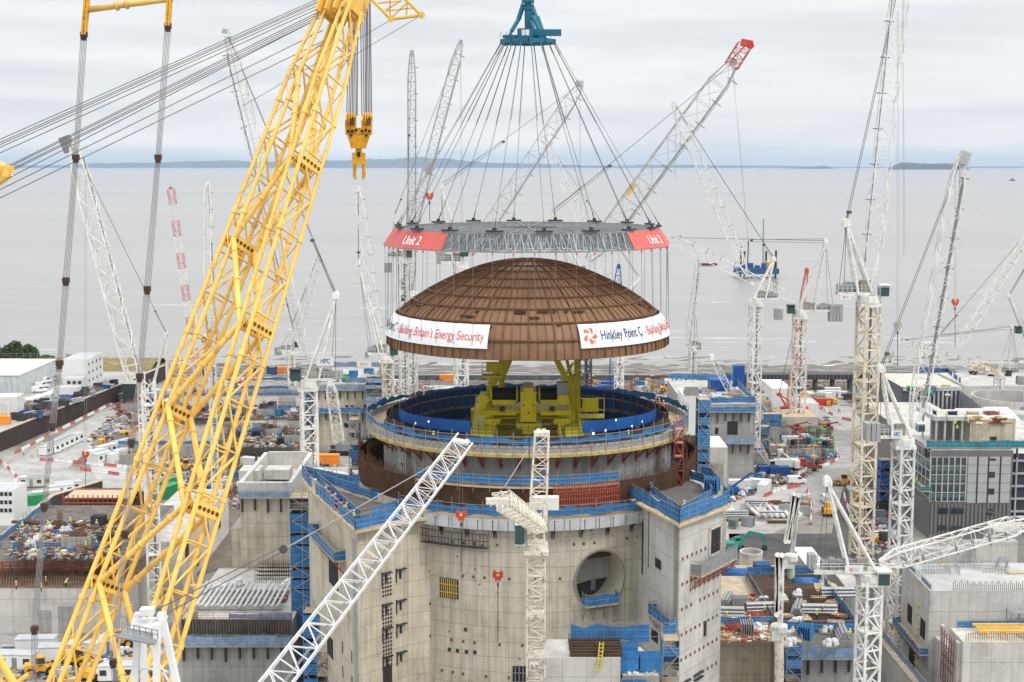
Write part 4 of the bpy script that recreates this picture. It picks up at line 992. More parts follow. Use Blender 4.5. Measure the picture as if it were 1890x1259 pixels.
part(big, 'rope_equaliser', yellow, lambda m: (m.beam(P(-20, 334, 113), P(12, 312, 113), 1.2, 1.5), m.beam(P(8, 312, 112.6), P(24, 313, 112.6), .5, .7), m.bar(P(10, 306, 112), P(10, 326, 112), .3, 8, cap=True)))
# backstay strut and cables on the left
BY = 104
def strut(m):
    m.bar(P(162, 18, BY), P(318, -3, BY), .26, 10, cap=True)
    for px, py in ((216, 11), (234, 8)): m.bar(P(px-2, py+.3, BY), P(px+2, py-.3, BY), .4, 10, cap=True)
part(big, 'backstay_strut', M('strut_yellow', (.66, .43, .12), .5), strut, True)
def links(m):
    for (a, b) in (((161, -6), (155, 64)), ((313, -6), (310, 48))):
        for o_ in (-2.6, 2.6): m.beam(P(a[0]+o_, a[1], BY), P(b[0]+o_, b[1], BY), .16, .5, (0, 1, 0))
        for k in range(7): f = k/6; x, y = a[0]+(b[0]-a[0])*f, a[1]+(b[1]-a[1])*f; m.beam(P(x-3, y, BY), P(x+3, y, BY), .4, .2)
part(big, 'link_plate', orange_y, links)
cabs_ = (((155, 66), (62, 1275), ((155, 64), (140, 290), (122, 517), (110, 670), (97, 785), (82, 933), (64, 1160))), ((310, 50), (214, 1275), ((310, 48), (292, 290), (272, 533), (258, 694), (243, 815), (231, 984), (209, 1222))))
for (a, b, cs) in cabs_:
    mb = MB()
    for k in range(5):
        o_ = (k-2)*2.3
        mb.path([P(c[0]+o_*(.9 if i % 2 else 1.2), c[1], BY-i*1.3+(k % 2)*.3) for i, c in enumerate(cs)]+[P(b[0]+o_, b[1], BY-8.5)], .03)
    o = mb.build('backstay_cable', M('cable_grey', (.24, .22, .22), .55, .3), big)
    for i, c in enumerate(cs): cl = MB(); cl.box(P(c[0], c[1], BY-i*1.3), (.5, .45, .42)); cl.box(P(c[0], c[1]+5, BY-i*1.3), (.36, .35, .5)); cl.build('cable_clamp', M('clamp_dark', (.06, .035, .03), .6), o)
part(big, 'back_mast', yellow, lambda m: [m.bar(P(a, b, 96), P(c, d_, 96), r_, 8) for a, b, c, d_, r_ in ((-14, 1196, 34, 1275, .3), (-20, 1228, 12, 1275, .26), (-10, 1212, 20, 1262, .12), (12, 1275, 55, 1243, .2))])
# hoist ropes and the heavy hook block
part(big, 'hoist_rope', rope, lambda m: [m.bar(P(x0, -8, 139+k*.2), P(x1, 214, 139+k*.2), .055, 5) for k, (x0, x1) in enumerate(((645, 640), (647, 644), (651, 647), (653, 650), (655, 653), (657, 657), (661, 659), (665, 668), (669, 672), (673, 675), (676, 677), (678, 680), (681, 683), (683, 686)))])
hb = thing('hook_block', 'heavy yellow double hook block hanging from the big yellow boom', 'hook block', P(662, 250, 139))
def pbox(m, x0, y0, x1, y1, Y, d_): a, b = P(x0, y1, Y), P(x1, y0, Y); m.bx(a.x, b.x, Y-d_/2, Y+d_/2, a.z, b.z)
for x0, x1 in ((636, 658), (666, 688)):
    o = part(hb, 'sheave_housing', orange_y, lambda m: ([m.bar(P((x0+x1)/2-7+k*4.6, 222, 139), P((x0+x1)/2-4.4+k*4.6, 222, 139), .82, 18, cap=True) for k in range(4)], pbox(m, x0+2, 222, x1-2, 238, 139, 1.0)))
    part(o, 'stripe', black, lambda m: [m.beam(P((x0+x1)/2+1+k*3, 232, 138.1), P((x0+x1)/2+7+k*3, 216, 138.1), .07, .07) for k in range(-1, 2)])
part(hb, 'equaliser_beam', orange_y, lambda m: (pbox(m, 639, 236, 686, 249, 139, 1.3), m.poly([P(641, 249, 138.3), P(684, 249, 138.3), P(675, 274, 138.3), P(648, 274, 138.3)]), m.poly([P(641, 249, 139.6), P(648, 274, 139.6), P(675, 274, 139.6), P(684, 249, 139.6)]), m.bx(X(648, 139, 94), X(675, 139, 94), 138.35, 139.55, Z(274, 139), Z(250, 139))))
part(hb, 'pin', black, lambda m: [m.bar(P(x, y, 138.1), P(x, y, 138.3), .16, 8, cap=True) for x, y in ((643, 242), (650, 242), (657, 240), (668, 242), (675, 240), (682, 242), (648, 250), (676, 250))])
part(hb, 'hook_body', orange_y, lambda m: (m.bar(P(662, 272, 139), P(662, 282, 139), .35, 10), m.poly([P(655, 281, 138.5), P(669, 281, 138.5), P(676, 297, 138.5), P(672, 304, 138.5), P(652, 304, 138.5), P(649, 297, 138.5)]), pbox(m, 651, 282, 674, 303, 139, .9)))
part(hb, 'label_plate', black, lambda m: (m.box(P(662, 285, 138.42), (.35, .05, .5))))
part(hb, 'hook', orange_y, lambda m: [m.path([P(x, 302, 139), P(x-s*.8, 316, 139), P(x-s*.5, 327, 139), P(x+s*2, 330, 139)], .2, 8) for x, s in ((655, 1), (671, -1))], True)
setmode('w')
# ------------------------------------------------------------------ tower cranes
def crane_sign(par, txt, px, py, Y, wpx, hpx, colr, tcol):
    a = P(px-wpx/2, py+hpx/2, Y); b = P(px+wpx/2, py-hpx/2, Y); m = MB(); m.bx(a.x, b.x, Y-.08, Y+.05, a.z, b.z); o = m.build('sign', whitep, par)
    h = b.z-a.z; segs = txt if isinstance(txt, list) else [(txt, tcol)]; x = a.x+(b.x-a.x)*.24
    tot = sum(len(s[0]) for s in segs)
    for s, c in segs:
        m = MB(); wd = (b.x-a.x)*.56*len(s)/tot
        letter(m, s, h*.75, lambda u, v: V((u, Y-.1, v)), x, a.z+h*.28, bold=.015*h, width=wd*.96); m.build('lettering', c, o); x += wd
    return o
txt_red = M('sign_red', (.65, .10, .09), .6, var=.02); txt_grey = M('sign_grey', (.42, .44, .45), .6, var=.02); txt_navy = M('sign_navy', (.03, .07, .24), .6, var=.02); txt_or = M('sign_orange', (.75, .3, .05), .6)
SG1 = [('by', txt_red), ('lor', txt_grey)]; SG2 = 'HPC'
def mastf(par, mx, yb, yt, Y, mw, mat, tb=0.0, n=None, ladder=True, rz=.32, name='mast', px2=None):
    zb, zt = (Z(yb, Y) if yb is not None else 0), Z(yt, Y); zb = max(zb, -.05) if yb is None else zb
    x = X(mx, Y, (zb+zt)/2); m = MB(); n = n or max(4, int((zt-zb)/(mw*.85))); k = max(.095, mw*.07)
    lattice(m, (X(px2, Y) if px2 else x, Y, zb), (x, Y, zt), (math.cos(rz), math.sin(rz), 0), mw*.86, mw*.86, n, k*1.3, k*.7, strut=True)
    for i in range(0, n, 4):
        zz = zb+(zt-zb)*i/n; c, s_ = math.cos(rz), math.sin(rz); m.box((x if not px2 else x+(X(px2, Y)-x)*(1-i/n), Y, zz), (mw*.94, mw*.94, .14 if i % 8 else .3), rz)
    o = m.build(name, mat, par); 
    if ladder:
        m = MB(); m.box((x+mw*.12, Y, (zb+zt)/2), (.45, .1, zt-zb), rz); m2 = m.build('ladder', greym, o)
    return zb, zt
def tower_crane(label, mx, yb, ys, Y, mwpx, tip=None, root=None, apex=None, cw=None, cab=None, mat=white, jw=None, sign=None, head=None, group=None, ropes_to=None, dtip=0.0, hoist=None, jt=.55, cwn=4, cwsz=None, jn=None, mat_m=None, drop=None, cabw=None, strip=False, jm=None):
    mw = mwpx*Y/2320.0; s = max(1.0, mw/2.6)*.9; x = X(mx, Y, Z((yb+ys)/2, Y)); th = thing('tower_crane', label, 'crane', (x, Y, Z(yb, Y)), group)
    zb, zt = mastf(th, mx, yb, ys, Y, mw, mat_m or mat)
    part(th, 'slewing_ring', mat, lambda m: (m.bar((x, Y, zt-.2*s), (x, Y, zt+.9*s), mw*.62, 14, cap=True), m.box((x, Y, zt-.5*s), (mw*1.15, mw*1.15, .5*s))))
    dk = zt+1.2*s
    if cw:
        c = P(cw[0], cw[1], Y); e = V((c.x, Y, dk)); st = V((x-(c.x-x)*.12, Y, dk))
        def deck(m):
            for o_ in (-.9*s, .9*s): m.beam(st+V((0, o_, 0)), e+V((0, o_, 0)), .25*s, .5*s)
            m.beam(st+V((0, 0, .28*s)), e+V((0, 0, .28*s)), 2*s, .08)
            for o_ in (-1.05*s, 1.05*s):
                for zz in (.9, 1.35): m.bar(st+V((0, o_, zz*s)), e+V((0, o_, zz*s)), .045*s)
                for k in range(9): q = st.lerp(e, k/8)+V((0, o_, .3*s)); m.bar(q, q+V((0, 0, 1.05*s)), .045*s)
        part(th, 'counter_jib', mat, deck)
        L = (e-st).length; sg = 1 if e.x > st.x else -1
        cz = cwsz or (2.8, 2.2, 3.6)
        for k in range(cwn):
            part(th, 'counterweight', cwt, lambda m: m.box((c.x-sg*(k*.62-.9)*s*cz[0]/2.6, Y, c.z), (.52*s*cz[0]/2.6, cz[1]*s, cz[2]*s)))
        def winch(m):
            for f in (.45, .7): q = st.lerp(e, f); m.bar(q+V((0, -.8*s, 1.1*s)), q+V((0, .8*s, 1.1*s)), .75*s, 14, cap=True); m.box(q+V((sg*1.1*s, 0, .9*s)), (.9*s, 1.4*s, 1.1*s))
        part(th, 'winch', greym, winch)
        part(th, 'switch_box', M('box_tan', (.26, .235, .19), .6), lambda m: m.box(st.lerp(e, .26)+V((0, -.6*s, 1.2*s)), (1.5*s, .9*s, 1.8*s)))
        if sign: crane_sign(th, sign[0], sign[1], sign[2], Y-1.25*s, sign[3], sign[4], None, txt_navy)
    if cab:
        c = P(cab[0], cab[1], Y-1.2*s); cs = (cabw or 1.7)*s
        o = part(th, 'cab', whitep if cabw else dsteel, lambda m: (m.box(c+V((0, .25*cs, .05*cs)), (cs, cs, cs*1.15)), m.box(c+V((0, .2, .66*cs)), (cs*1.1, cs*1.2, .12*cs))))
        part(o, 'window', glass_g, lambda m: (m.box(c+V((0, -.28*cs, -.02*cs)), (cs*.86, .1, cs*.85)), m.box(c+V((-.51*cs, .2*cs, 0)), (.06, .7*cs, .8*cs)), m.box(c+V((.51*cs, .2*cs, 0)), (.06, .7*cs, .8*cs))))
    if apex:
        A = P(apex[0], apex[1], Y)
        def frame(m):
            bx_ = [V((x+(root[0]-mx)*Y/2320.0*.4, Y, dk))] if root else [V((x, Y, dk))]
            if cw: bx_.append(st.lerp(e, .45))
            for b in bx_:
                for o_ in (-1, 1): m.bar(b+V((0, o_*s, 0)), A+V((0, o_*.5*s, 0)), .22*s, 6)
                for k in range(1, 6): f = k/6; m.bar(b.lerp(A, f)+V((0, -s*(1-f*.5), 0)), b.lerp(A, f)+V((0, s*(1-f*.5), 0)), .08*s)
                for k in range(5): f, g = k/6, (k+1)/6; m.bar(b.lerp(A, f)+V((0, -s*(1-f*.5), 0)), b.lerp(A, g)+V((0, s*(1-g*.5), 0)), .07*s)
            m.box(A+V((0, 0, .1)), (1.1*s, 1.5*s, .8*s)); m.bar(A+V((0, -.7*s, .5*s)), A+V((0, .7*s, .5*s)), .5*s, 12, cap=True)
        part(th, 'a_frame', mat, frame)
    if tip:
        T, Rt = P(tip[0], tip[1], Y+dtip), P(root[0], root[1], Y); jh = (jw or mwpx*.75)*Y/2320.0; L = (T-Rt).length; n = jn or max(8, int(L/(jh*1.15)))
        pr = lambda t: ((.35+t/.1*.65) if t < .1 else 1 if t < .9 else 1-(t-.9)/.1*.5,)*2
        def jb(m):
            k = max(.07, min(jh*.05, .095))*max(1, Y/300); lattice(m, Rt, T, (0, 1, 0), jh*.85, jh, n, k*1.45, k*.66, pr)
        j = part(th, 'jib', jm or mat, jb)
        d = (T-Rt).normalized()
        upj = d.cross(V((0, 1, 0))); upj = upj if upj.x > 0 else -upj
        for k in range(1, 9): part(j, 'rest_platform', greym, lambda m: m.beam(Rt.lerp(T, (k+.5)/9)+upj*jh*(.5*(strip or 1))-upj*jh*.3, Rt.lerp(T, (k+.5)/9)+upj*jh*(.5*(strip or 1))+upj*jh*.3, .5, .22, d))
        if strip:                                    # catwalk along the lower chord
            up = d.cross(V((0, 1, 0))); up = up if up.x > 0 else -up
            part(j, 'catwalk', greym, lambda m: m.beam(Rt.lerp(T, .08)+up*jh*.42*strip, Rt.lerp(T, .95)+up*jh*.42*strip, .8, .22, up))
        def hd(m):
            m.box(T+d*.4*s, (1.1*s, 1.1*s, 1.3*s)); m.bar(T+V((0, -.5*s, .5*s)), T+V((0, .5*s, .5*s)), .55*s, 12, cap=True)
        part(j, 'jib_head', jm or mat, hd)
        if head:                                     # grey test weight basket or platform on the head
            q = P(head[0], head[1], Y); part(j, 'head_platform', ltgrey, lambda m: (m.box(q, (head[2]*Y/2320.0, 1.8, head[3]*Y/2320.0), 0, 0, Matrix.Rotation(R(head[4]), 3, 'Y')), [m.box(q+V((0, -.92, (k-1)*head[3]*Y/2320.0*.3)), (head[2]*Y/2320.0, .06, .09), 0, 0, Matrix.Rotation(R(head[4]), 3, 'Y')) for k in range(3)]))
        if apex:
            def pend(m):
                mid = A.lerp(T, .0)
                for o_ in (-.5*s, .5*s): m.bar(A+V((0, o_, .5*s)), T+V((0, o_*.6, .2*s)), max(.045, .05*s))
                b = A.lerp(T, jt); m.box(b, (.7*s, .6*s, .45*s)); m.bar(A+V((0, 0, .9*s)), b+V((0, 0, .25*s)), max(.045, .06*s)); m.bar(A+V((0, 0, -.1)), b-V((0, 0, .2*s)), max(.045, .06*s))
                if cw: m.bar(A, st.lerp(e, .95), .05*s); m.bar(A, st.lerp(e, .8), .05*s)
            part(th, 'pendant_rope', rope, pend)
        if hoist:
            hx, hy, hs, hc_ = hoist[:4]; tp = T+V((0, 0, -.2)); q = P(hx, hy, Y+dtip)
            part(th, 'hoist_rope', rope_l, lambda m: [m.bar((tp.x if abs(hx-tip[0]) > 1 else q.x, Y+dtip+o_, tp.z), (q.x+o_*.8, Y+dtip+o_, q.z), .035*max(1, Y/300)) for o_ in (-.35, .35)])
            if hs: hook(hoist[4], hx, hy, Y+dtip, hs, hc_, hoist[5] if len(hoist) > 5 else None)
    return th
def hook(label, px, py, Y, s, mat, low=None):
    c = P(px, py, Y); th = thing('hook_block', label, 'hook block', c)
    part(th, 'block_body', mat, lambda m: (m.box(c, (1.6*s, .5*s, .8*s)), m.box(c-V((0, 0, .55*s)), (1.0*s, .45*s, .5*s)), m.box(c+V((-.55*s, 0, .5*s)), (.3*s, .4*s, .4*s)), m.box(c+V((.55*s, 0, .5*s)), (.3*s, .4*s, .4*s)), m.bar(c-V((.3*s, 0, .7*s)), c-V((.3*s, 0, 1.1*s)), .12*s), m.bar(c+V((.3*s, 0, -.7*s)), c+V((.3*s, 0, -1.1*s)), .12*s)))
    part(th, 'sheave', yellow, lambda m: m.box(c+V((0, -.27*s, .05*s)), (.42*s, .06, .38*s)))
    if low: q = P(px, low, Y); part(th, 'chain', dsteel, lambda m: (m.bar(c-V((0, 0, .9*s)), q, max(.05, .07*s), 5), m.box(c-V((0, 0, 1.6*s)), (.3*s, .3*s, .5*s))))
    return th
# background, left to right
tower_crane('white luffing crane with a vertical jib, standing behind the yellow boom on the left', 384, 745, 622, 470, 13, (384, 340), (384, 618), (398, 585), (404, 628), (377, 628), jw=12, cwsz=(2.6, 2, 2.6))
tower_crane('tall white crane with dark-edged jib reaching the overhead ropes, grey box at its tip', 571, 892, 712, 345, 31, (420, 66), (563, 655), (620, 548), (622, 690), (545, 693), white, 23, (SG2, 600, 667, 32, 17), (416, 58, 10, 8, 10), strip=-1, jt=.22, drop=1, hoist=(596, 793, 0, None), cwsz=(2.0, 2.2, 1.4), cwn=3)
tower_crane('small distant white crane by the shore with grey weights on its left', 538, 735, 652, 480, 14, (588, 470), (541, 645), (536, 610), (513, 648), (548, 637), jw=10, cwsz=(2.6, 2, 3))
tower_crane('white crane with thin leaning jib and a white sign, left of the brown dome', 714, 735, 662, 400, 24, (661, 352), (703, 655), (662, 486), (680, 655), (727, 648), jw=14, sign=(SG1, 672, 672, 27, 11), cwsz=(1.6, 2, 1.2), cwn=2, jt=.15, mat_m=cream)
tower_crane('white crane whose jib stands vertical to the left of the sling fan', 760, 735, 545, 430, 19, (760, 100), (760, 535), (750, 430), (742, 520), (745, 552), jw=14, jm=jib_g, cwsz=(1.6, 2, 2))
tower_crane('white crane left of the lifting frame, grey weights and steep jib pointing right', 745, 735, 482, 420, 17, (850, 80), (748, 470), (728, 400), (716, 494), (755, 470), jw=17, strip=1, jm=jib_g, head=(793, 312, 20, 12, -30), cwsz=(2.4, 2, 3.0), hoist=(853, 470, 0, None), jt=.1)
tower_crane('white crane under the left of the lifting frame with a long jib behind the slings', 851, 735, 494, 410, 24, (1070, 158), (868, 470), (815, 346), (814, 476), (857, 466), jw=25, strip=1, jm=jib_g, head=(1069, 154, 14, 8, 30), cwsz=(2.0, 2, 2.6), hoist=(1072, 400, 0, None), jt=.45)
tower_crane('thin white crane jib seen between the slings right of centre', 1143, 722, 560, 480, 15, (1003, 252), (1140, 560), (1180, 515), (1160, 548), None, jw=14, cwsz=(1.4, 2, 1.2))
tower_crane('dark lattice tower crane carrying a white jib with a bright red tip', 1077, 722, 520, 392, 26, (1352, 118), (1086, 480), (1016, 398), (1052, 505), None, white, 36, None, jt=.33, strip=1, jm=jib_g, mat_m=M('mast_dark', (.05, .055, .065), .6), hoist=(1383, 470, 0, None), cwsz=(1, 1.5, 1))
m = MB(); m.beam(P(1158, 362, 390), P(1172, 340, 390), 1.2, .3, (0, 1, 0)); tag(m.build('warning_board', yellow, None, P(1165, 350, 390)), 'small yellow board fixed low on the red-tipped white jib', 'board')
rt = thing('crane_tip', 'bright red lattice tip at the end of the longest white jib', 'crane tip', P(1372, 92, 392))
def redtip(m):
    a, b = P(1350, 122, 392), P(1374, 84, 392); lattice(m, a, b, (0, 1, 0), 3.4, 4.2, 4, .16, .09)
part(rt, 'lattice', red, redtip)
part(rt, 'plate', red, lambda m: (m.beam(P(1352, 108, 391), P(1374, 86, 391), .3, 2.6, (0, 1, 0)), m.beam(P(1368, 78, 392), P(1388, 82, 392), 2.4, 2.0), m.box(P(1385, 84, 392), (1.4, 2, 1.6))))
part(rt, 'sheave', red, lambda m: m.bar(P(1385, 84, 390.6), P(1385, 84, 393.4), 1.15, 16, cap=True))
tower_crane('slim distant white crane on a white block right of the dome', 1278, 705, 645, 430, 13, (1290, 478), (1268, 640), (1283, 565), (1290, 640), None, jw=9, cwsz=(1.6, 2, 2))
tower_crane('white tower crane right of centre, faint steep jib leaning left', 1392, 850, 560, 387, 21, (1245, 195), (1378, 505), (1428, 480), (1437, 580), None, jw=16, cwsz=(2.2, 2, 2.8), hoist=(1246, 330, 0, None), jt=.1)
lett = tower_crane('white tower crane with red lettering on its mast and a low jib pointing left', 1474, 790, 582, 436, 22, (1238, 440), (1466, 553), (1524, 448), (1542, 577), (1460, 572), jw=18, cwsz=(3.4, 2.4, 4.2), jt=.48)
def redmarks(m):
    r = random.Random(77)
    for k in range(26):
        x, y = r.uniform(1468, 1481), r.choice((602, 612, 620, 650, 660, 672, 684))+r.uniform(-4, 4); dx, dy = r.uniform(-4, 4), r.uniform(-6, 6)
        m.bar(P(x, y, 433), P(x+dx, y+dy, 433), .16)
part(lett, 'red_marking', red, redmarks)
tower_crane('tall weathered tower crane with yellow-stained mast, jib rising out of the picture', 1596, 1046, 556, 287, 35, (1666, -60), (1604, 530), (1562, 415), (1543, 572), (1632, 538), white, 29, (SG1, 1561, 548, 21, 10), cwsz=(1.2, 1.2, 1.2), mat_m=M('mast_stained', (.72, .66, .52), .6, var=.25, rust=((.34, .17, .06), .52, .7), scale=.5), hoist=(1669, 470, 0, None), strip=-1, cabw=1.5, jt=.05)
tower_crane('white tower crane with a stack of pale weights beside the glazed grey building', 1660, 1256, 818, 223, 33, (1772, 300), (1686, 790), (1626, 683), (1613, 796), (1700, 790), white, 27, (SG2, 1655, 802, 22, 15), (1779, 292, 16, 24, 20), jt=.08, cwn=3, cwsz=(3.4, 2.4, 3.0), strip=1, hoist=(1768, 420, 0, None), cabw=1.2)
tower_crane('white tower crane in the right foreground, nearly level jib running off to the right', 1602, 1290, 1068, 176, 38, (1900, 962), (1625, 1040), (1527, 892), (1500, 1034), (1630, 1068), white, 30, (SG1, 1576, 1051, 34, 15), jt=.03, cwn=3, cwsz=(1.6, 1.6, 2.0), cabw=1.9, hoist=None)
tower_crane('distant white crane at the far right with a long jib sloping left', 1843, 772, 694, 450, 15, (1652, 630), (1838, 688), (1868, 606), (1884, 702), (1862, 690), jw=13, cwsz=(3, 2.2, 3), jt=.9)
tower_crane('faint white crane near the right edge, jib climbing past the picture edge', 1722, 722, 690, 520, 14, (1902, 424), (1768, 640), (1708, 650), (1698, 684), None, jw=14, cwsz=(2.4, 2, 1.6), jt=.3)
tower_crane('cropped white crane at the far right edge', 1902, 800, 660, 430, 18, (1960, 380), (1900, 640), (1862, 548), (1925, 655), (1880, 610), jw=13)
hook('red hook block hanging over the sea at the far right', 1763, 557, 440, 1.5, red, 640)
hook('small red hook block above the left edge of the lifting frame', 793, 361, 410, 1.5, red, 408)
hook('grey hook block hanging between the two tall right-hand cranes', 1657, 600, 287, 1.15, ltgrey, 676)
hook('little grey hook block low beside the weathered tower crane', 1643, 654, 430, 1.6, ltgrey, 668)
hook('red hook block with a yellow plate in front of the brown rebar band', 851, 950, 160, .85, red, 1055)
hook('red hook block hanging lower, left of the lettered white mast', 919, 1061, 152, .8, red, 1185)
hook('red hook block over the left yard beside the white huts', 158, 838, 250, .85, red, 905)
for px, py, Y, top in ((851, 945, 160, 820), (919, 1056, 152, 965), (158, 833, 250, 300), (1763, 552, 440, 300), (1657, 596, 287, 20)):
    m = MB(); a, b = P(px, top, Y), P(px, py, Y)
    for o_ in (-.25, .25): m.bar(a+V((o_*.4, 0, 0)), b+V((o_, 0, 0)), .022*max(1, Y/200))
    nm = {851: 'thin hoist rope running down to the red hook before the rebar band', 919: 'thin hoist rope above the lower red hook by the white mast', 158: 'thin hoist rope hanging over the left yard', 1763: 'thin hoist rope hanging over the sea at the far right', 1657: 'pair of thin hoist ropes beside the weathered crane jib'}[px]
    tag(m.build('hoist_rope', rope_l, None, b), nm, 'rope')
# ------------------------------------------------------------------ the lettered mast in front of the shell
L10 = thing('tower_crane', 'white saddle crane in front of the round shell, short stubby jib towards the viewer', 'crane', (X(989, 150), 150, 0)); Y = 150; xm = X(989, Y, 30)
m = MB(); zb, zs = 0, Z(1020, Y); lattice(m, (xm, Y, zb), (xm, Y, zs), (1, 0, 0), 2.2, 2.2, 34, .15, .075); 
for i in range(0, 34, 4): m.box((xm, Y, zs*i/34), (2.4, 2.4, .16))
part(L10, 'mast', cream, lambda q: (setattr(q, 'v', m.v), setattr(q, 'f', m.f), setattr(q, 'm', m.m)))
part(L10, 'slewing_ring', cream, lambda m: (m.box((xm, Y, zs+.3), (3.0, 3.0, .5)), m.bar((xm, Y, zs+.5), (xm, Y, zs+1.3), 1.45, 18, cap=True)))
part(L10, 'slewing_frame', cream, lambda m: lattice(m, (xm, Y, zs+1.3), (xm, Y, zs+6), (1, 0, 0), 2.0, 2.0, 3, .16, .09))
part(L10, 'tower_top', cream, lambda m: (lattice(m, P(992, 965, Y), P(1000, 800, Y), (1, 0, 0), 2.1, 2.0, 8, .15, .07, lambda t: (1-.22*t, 1-.22*t)), m.box(P(1000, 800, Y), (1.9, 1.2, .5)), [m.bar(P(1000+k, 796, Y-.4), P(1000+k, 796, Y+.4), .35, 12, cap=True) for k in (-6, 4)]))
part(L10, 'jib', cream, lambda m: lattice(m, P(997, 972, Y-1), P(926, 922, Y-40), (1, 0, .25), 1.5, 1.5, 20, .085, .05))
part(L10, 'jib_head', cream, lambda m: (m.box(P(918, 925, Y-42), (2.0, .5, .5)), m.bar(P(925, 905, Y-41), P(905, 935, Y-41), .07), m.bar(P(925, 905, Y-41), P(935, 932, Y-41), .07)))
part(L10, 'pendant_rope', rope_l, lambda m: (m.bar(P(975, 830, Y), P(930, 901, Y-40), .05), m.bar(P(1000, 800, Y), P(975, 830, Y), .05)))
ct = part(L10, 'cab', whitep, lambda m: (m.box(P(960, 966, Y-1), (1.2, 1.5, .14)), m.box(P(968, 985, Y), (.9, 1.4, 2.3)), m.box(P(960, 1003, Y-1), (1.3, 1.5, .14))))
part(ct, 'window', glass_g, lambda m: m.box(P(959, 985, Y-1.2), (1.15, 1.3, 2.1)))
part(L10, 'counterweight', whitep, lambda m: m.box(P(1006, 928, Y+3), (3.4, 1, 1.6)))
sg = part(L10, 'number_plate', whitep, lambda m: m.box(P(986, 1227, Y-1.25), (1.1, .05, .75)))
m = MB(); letter(m, '2L10', .62, lambda u, v: V((u, Y-1.29, v)), P(986, 1227, Y-1.25).x-.46, Z(1233, Y-1.25), bold=.012, width=.92); m.build('lettering', black, sg)
# ------------------------------------------------------------------ the white luffing crane in the foreground
fg = thing('luffing_crane', 'clean white lattice jib rising diagonally in the foreground with its white mast head', 'crane', (X(505, 98)-4, 94, 0))
J0, J1 = P(470, 1312, 96), P(853, 818, 134)
part(fg, 'jib', white2, lambda m: lattice(m, J0, J1, (0, 1, -.25), 1.9, 2.15, 27, .095, .052, lambda t: (1-.12*t, 1-.12*t), cross=False))
def catw(m):
    d = (J1-J0).normalized(); n_ = d.cross(V((0, 1, 0))); n_ = n_ if n_.x > 0 else -n_
    m.beam(J0+n_*1.0, J1+n_*1.0, .7, .08, n_)
part(fg, 'catwalk', greym, catw)
part(fg, 'jib_head', white2, lambda m: (m.beam(P(838, 812, 134), P(864, 818, 134), 1.4, .25), m.bar(P(862, 815, 133.5), P(862, 815, 134.8), .3, 10, cap=True)))
part(fg, 'pendant_rope', rope_l, lambda m: (m.bar(P(845, 832, 133.6), P(524, 1014, 112), .065, 6), [m.bar(P(790+(524-790)*k/3-2, 864+(1014-864)*k/3, 130-k*5), P(790+(524-790)*k/3+4, 862+(1014-864)*k/3, 130-k*5), .14, 6) for k in range(4)]))
part(fg, 'luffing_rope', rope, lambda m: (m.bar(P(522, 1008, 112), P(292, 1124, 92), .055, 6), m.bar(P(522, 1018, 112), P(300, 1136, 92), .055, 6)))
part(fg, 'sheave', dsteel, lambda m: m.bar(P(523, 1014, 111.5), P(523, 1014, 112.5), .4, 14, cap=True))
part(fg, 'a_frame', white2, lambda m: ([m.beam(P(a, b, y), P(c, d_, y), .45, .45) for a, b, c, d_, y in ((255, 1150, 247, 1300, 92), (290, 1150, 288, 1300, 91), (302, 1150, 335, 1300, 92), (262, 1140, 268, 1300, 95))], [m.bar(P(a, b, 92), P(c, d_, 92), .1, 6) for a, b, c, d_ in ((275, 1195, 330, 1290), (290, 1235, 318, 1242), (290, 1200, 310, 1204), (250, 1235, 290, 1235))]))
part(fg, 'a_frame_head', white2, lambda m: (m.bar(P(247, 1160, 92.6), P(290, 1160, 92.6), .85, 18, cap=True), m.beam(P(302, 1140, 92), P(296, 1178, 92), 1.0, .4), m.box(P(272, 1128, 92), (1.0, .7, .5)), m.box(P(255, 1136, 92), (.5, .5, .4)), m.box(P(299, 1138, 92), (.6, .5, .6))))
part(fg, 'platform', greym, lambda m: (m.beam(P(225, 1166, 91), P(292, 1180, 91), 2.2, .12), [m.bar(P(225+k*11, 1166+k*2.3, 90), P(225+k*11, 1150+k*2.3, 90), .04) for k in range(7)], m.bar(P(225, 1150, 90), P(292, 1164, 90), .04), m.bar(P(225, 1158, 90), P(292, 1172, 90), .04)))
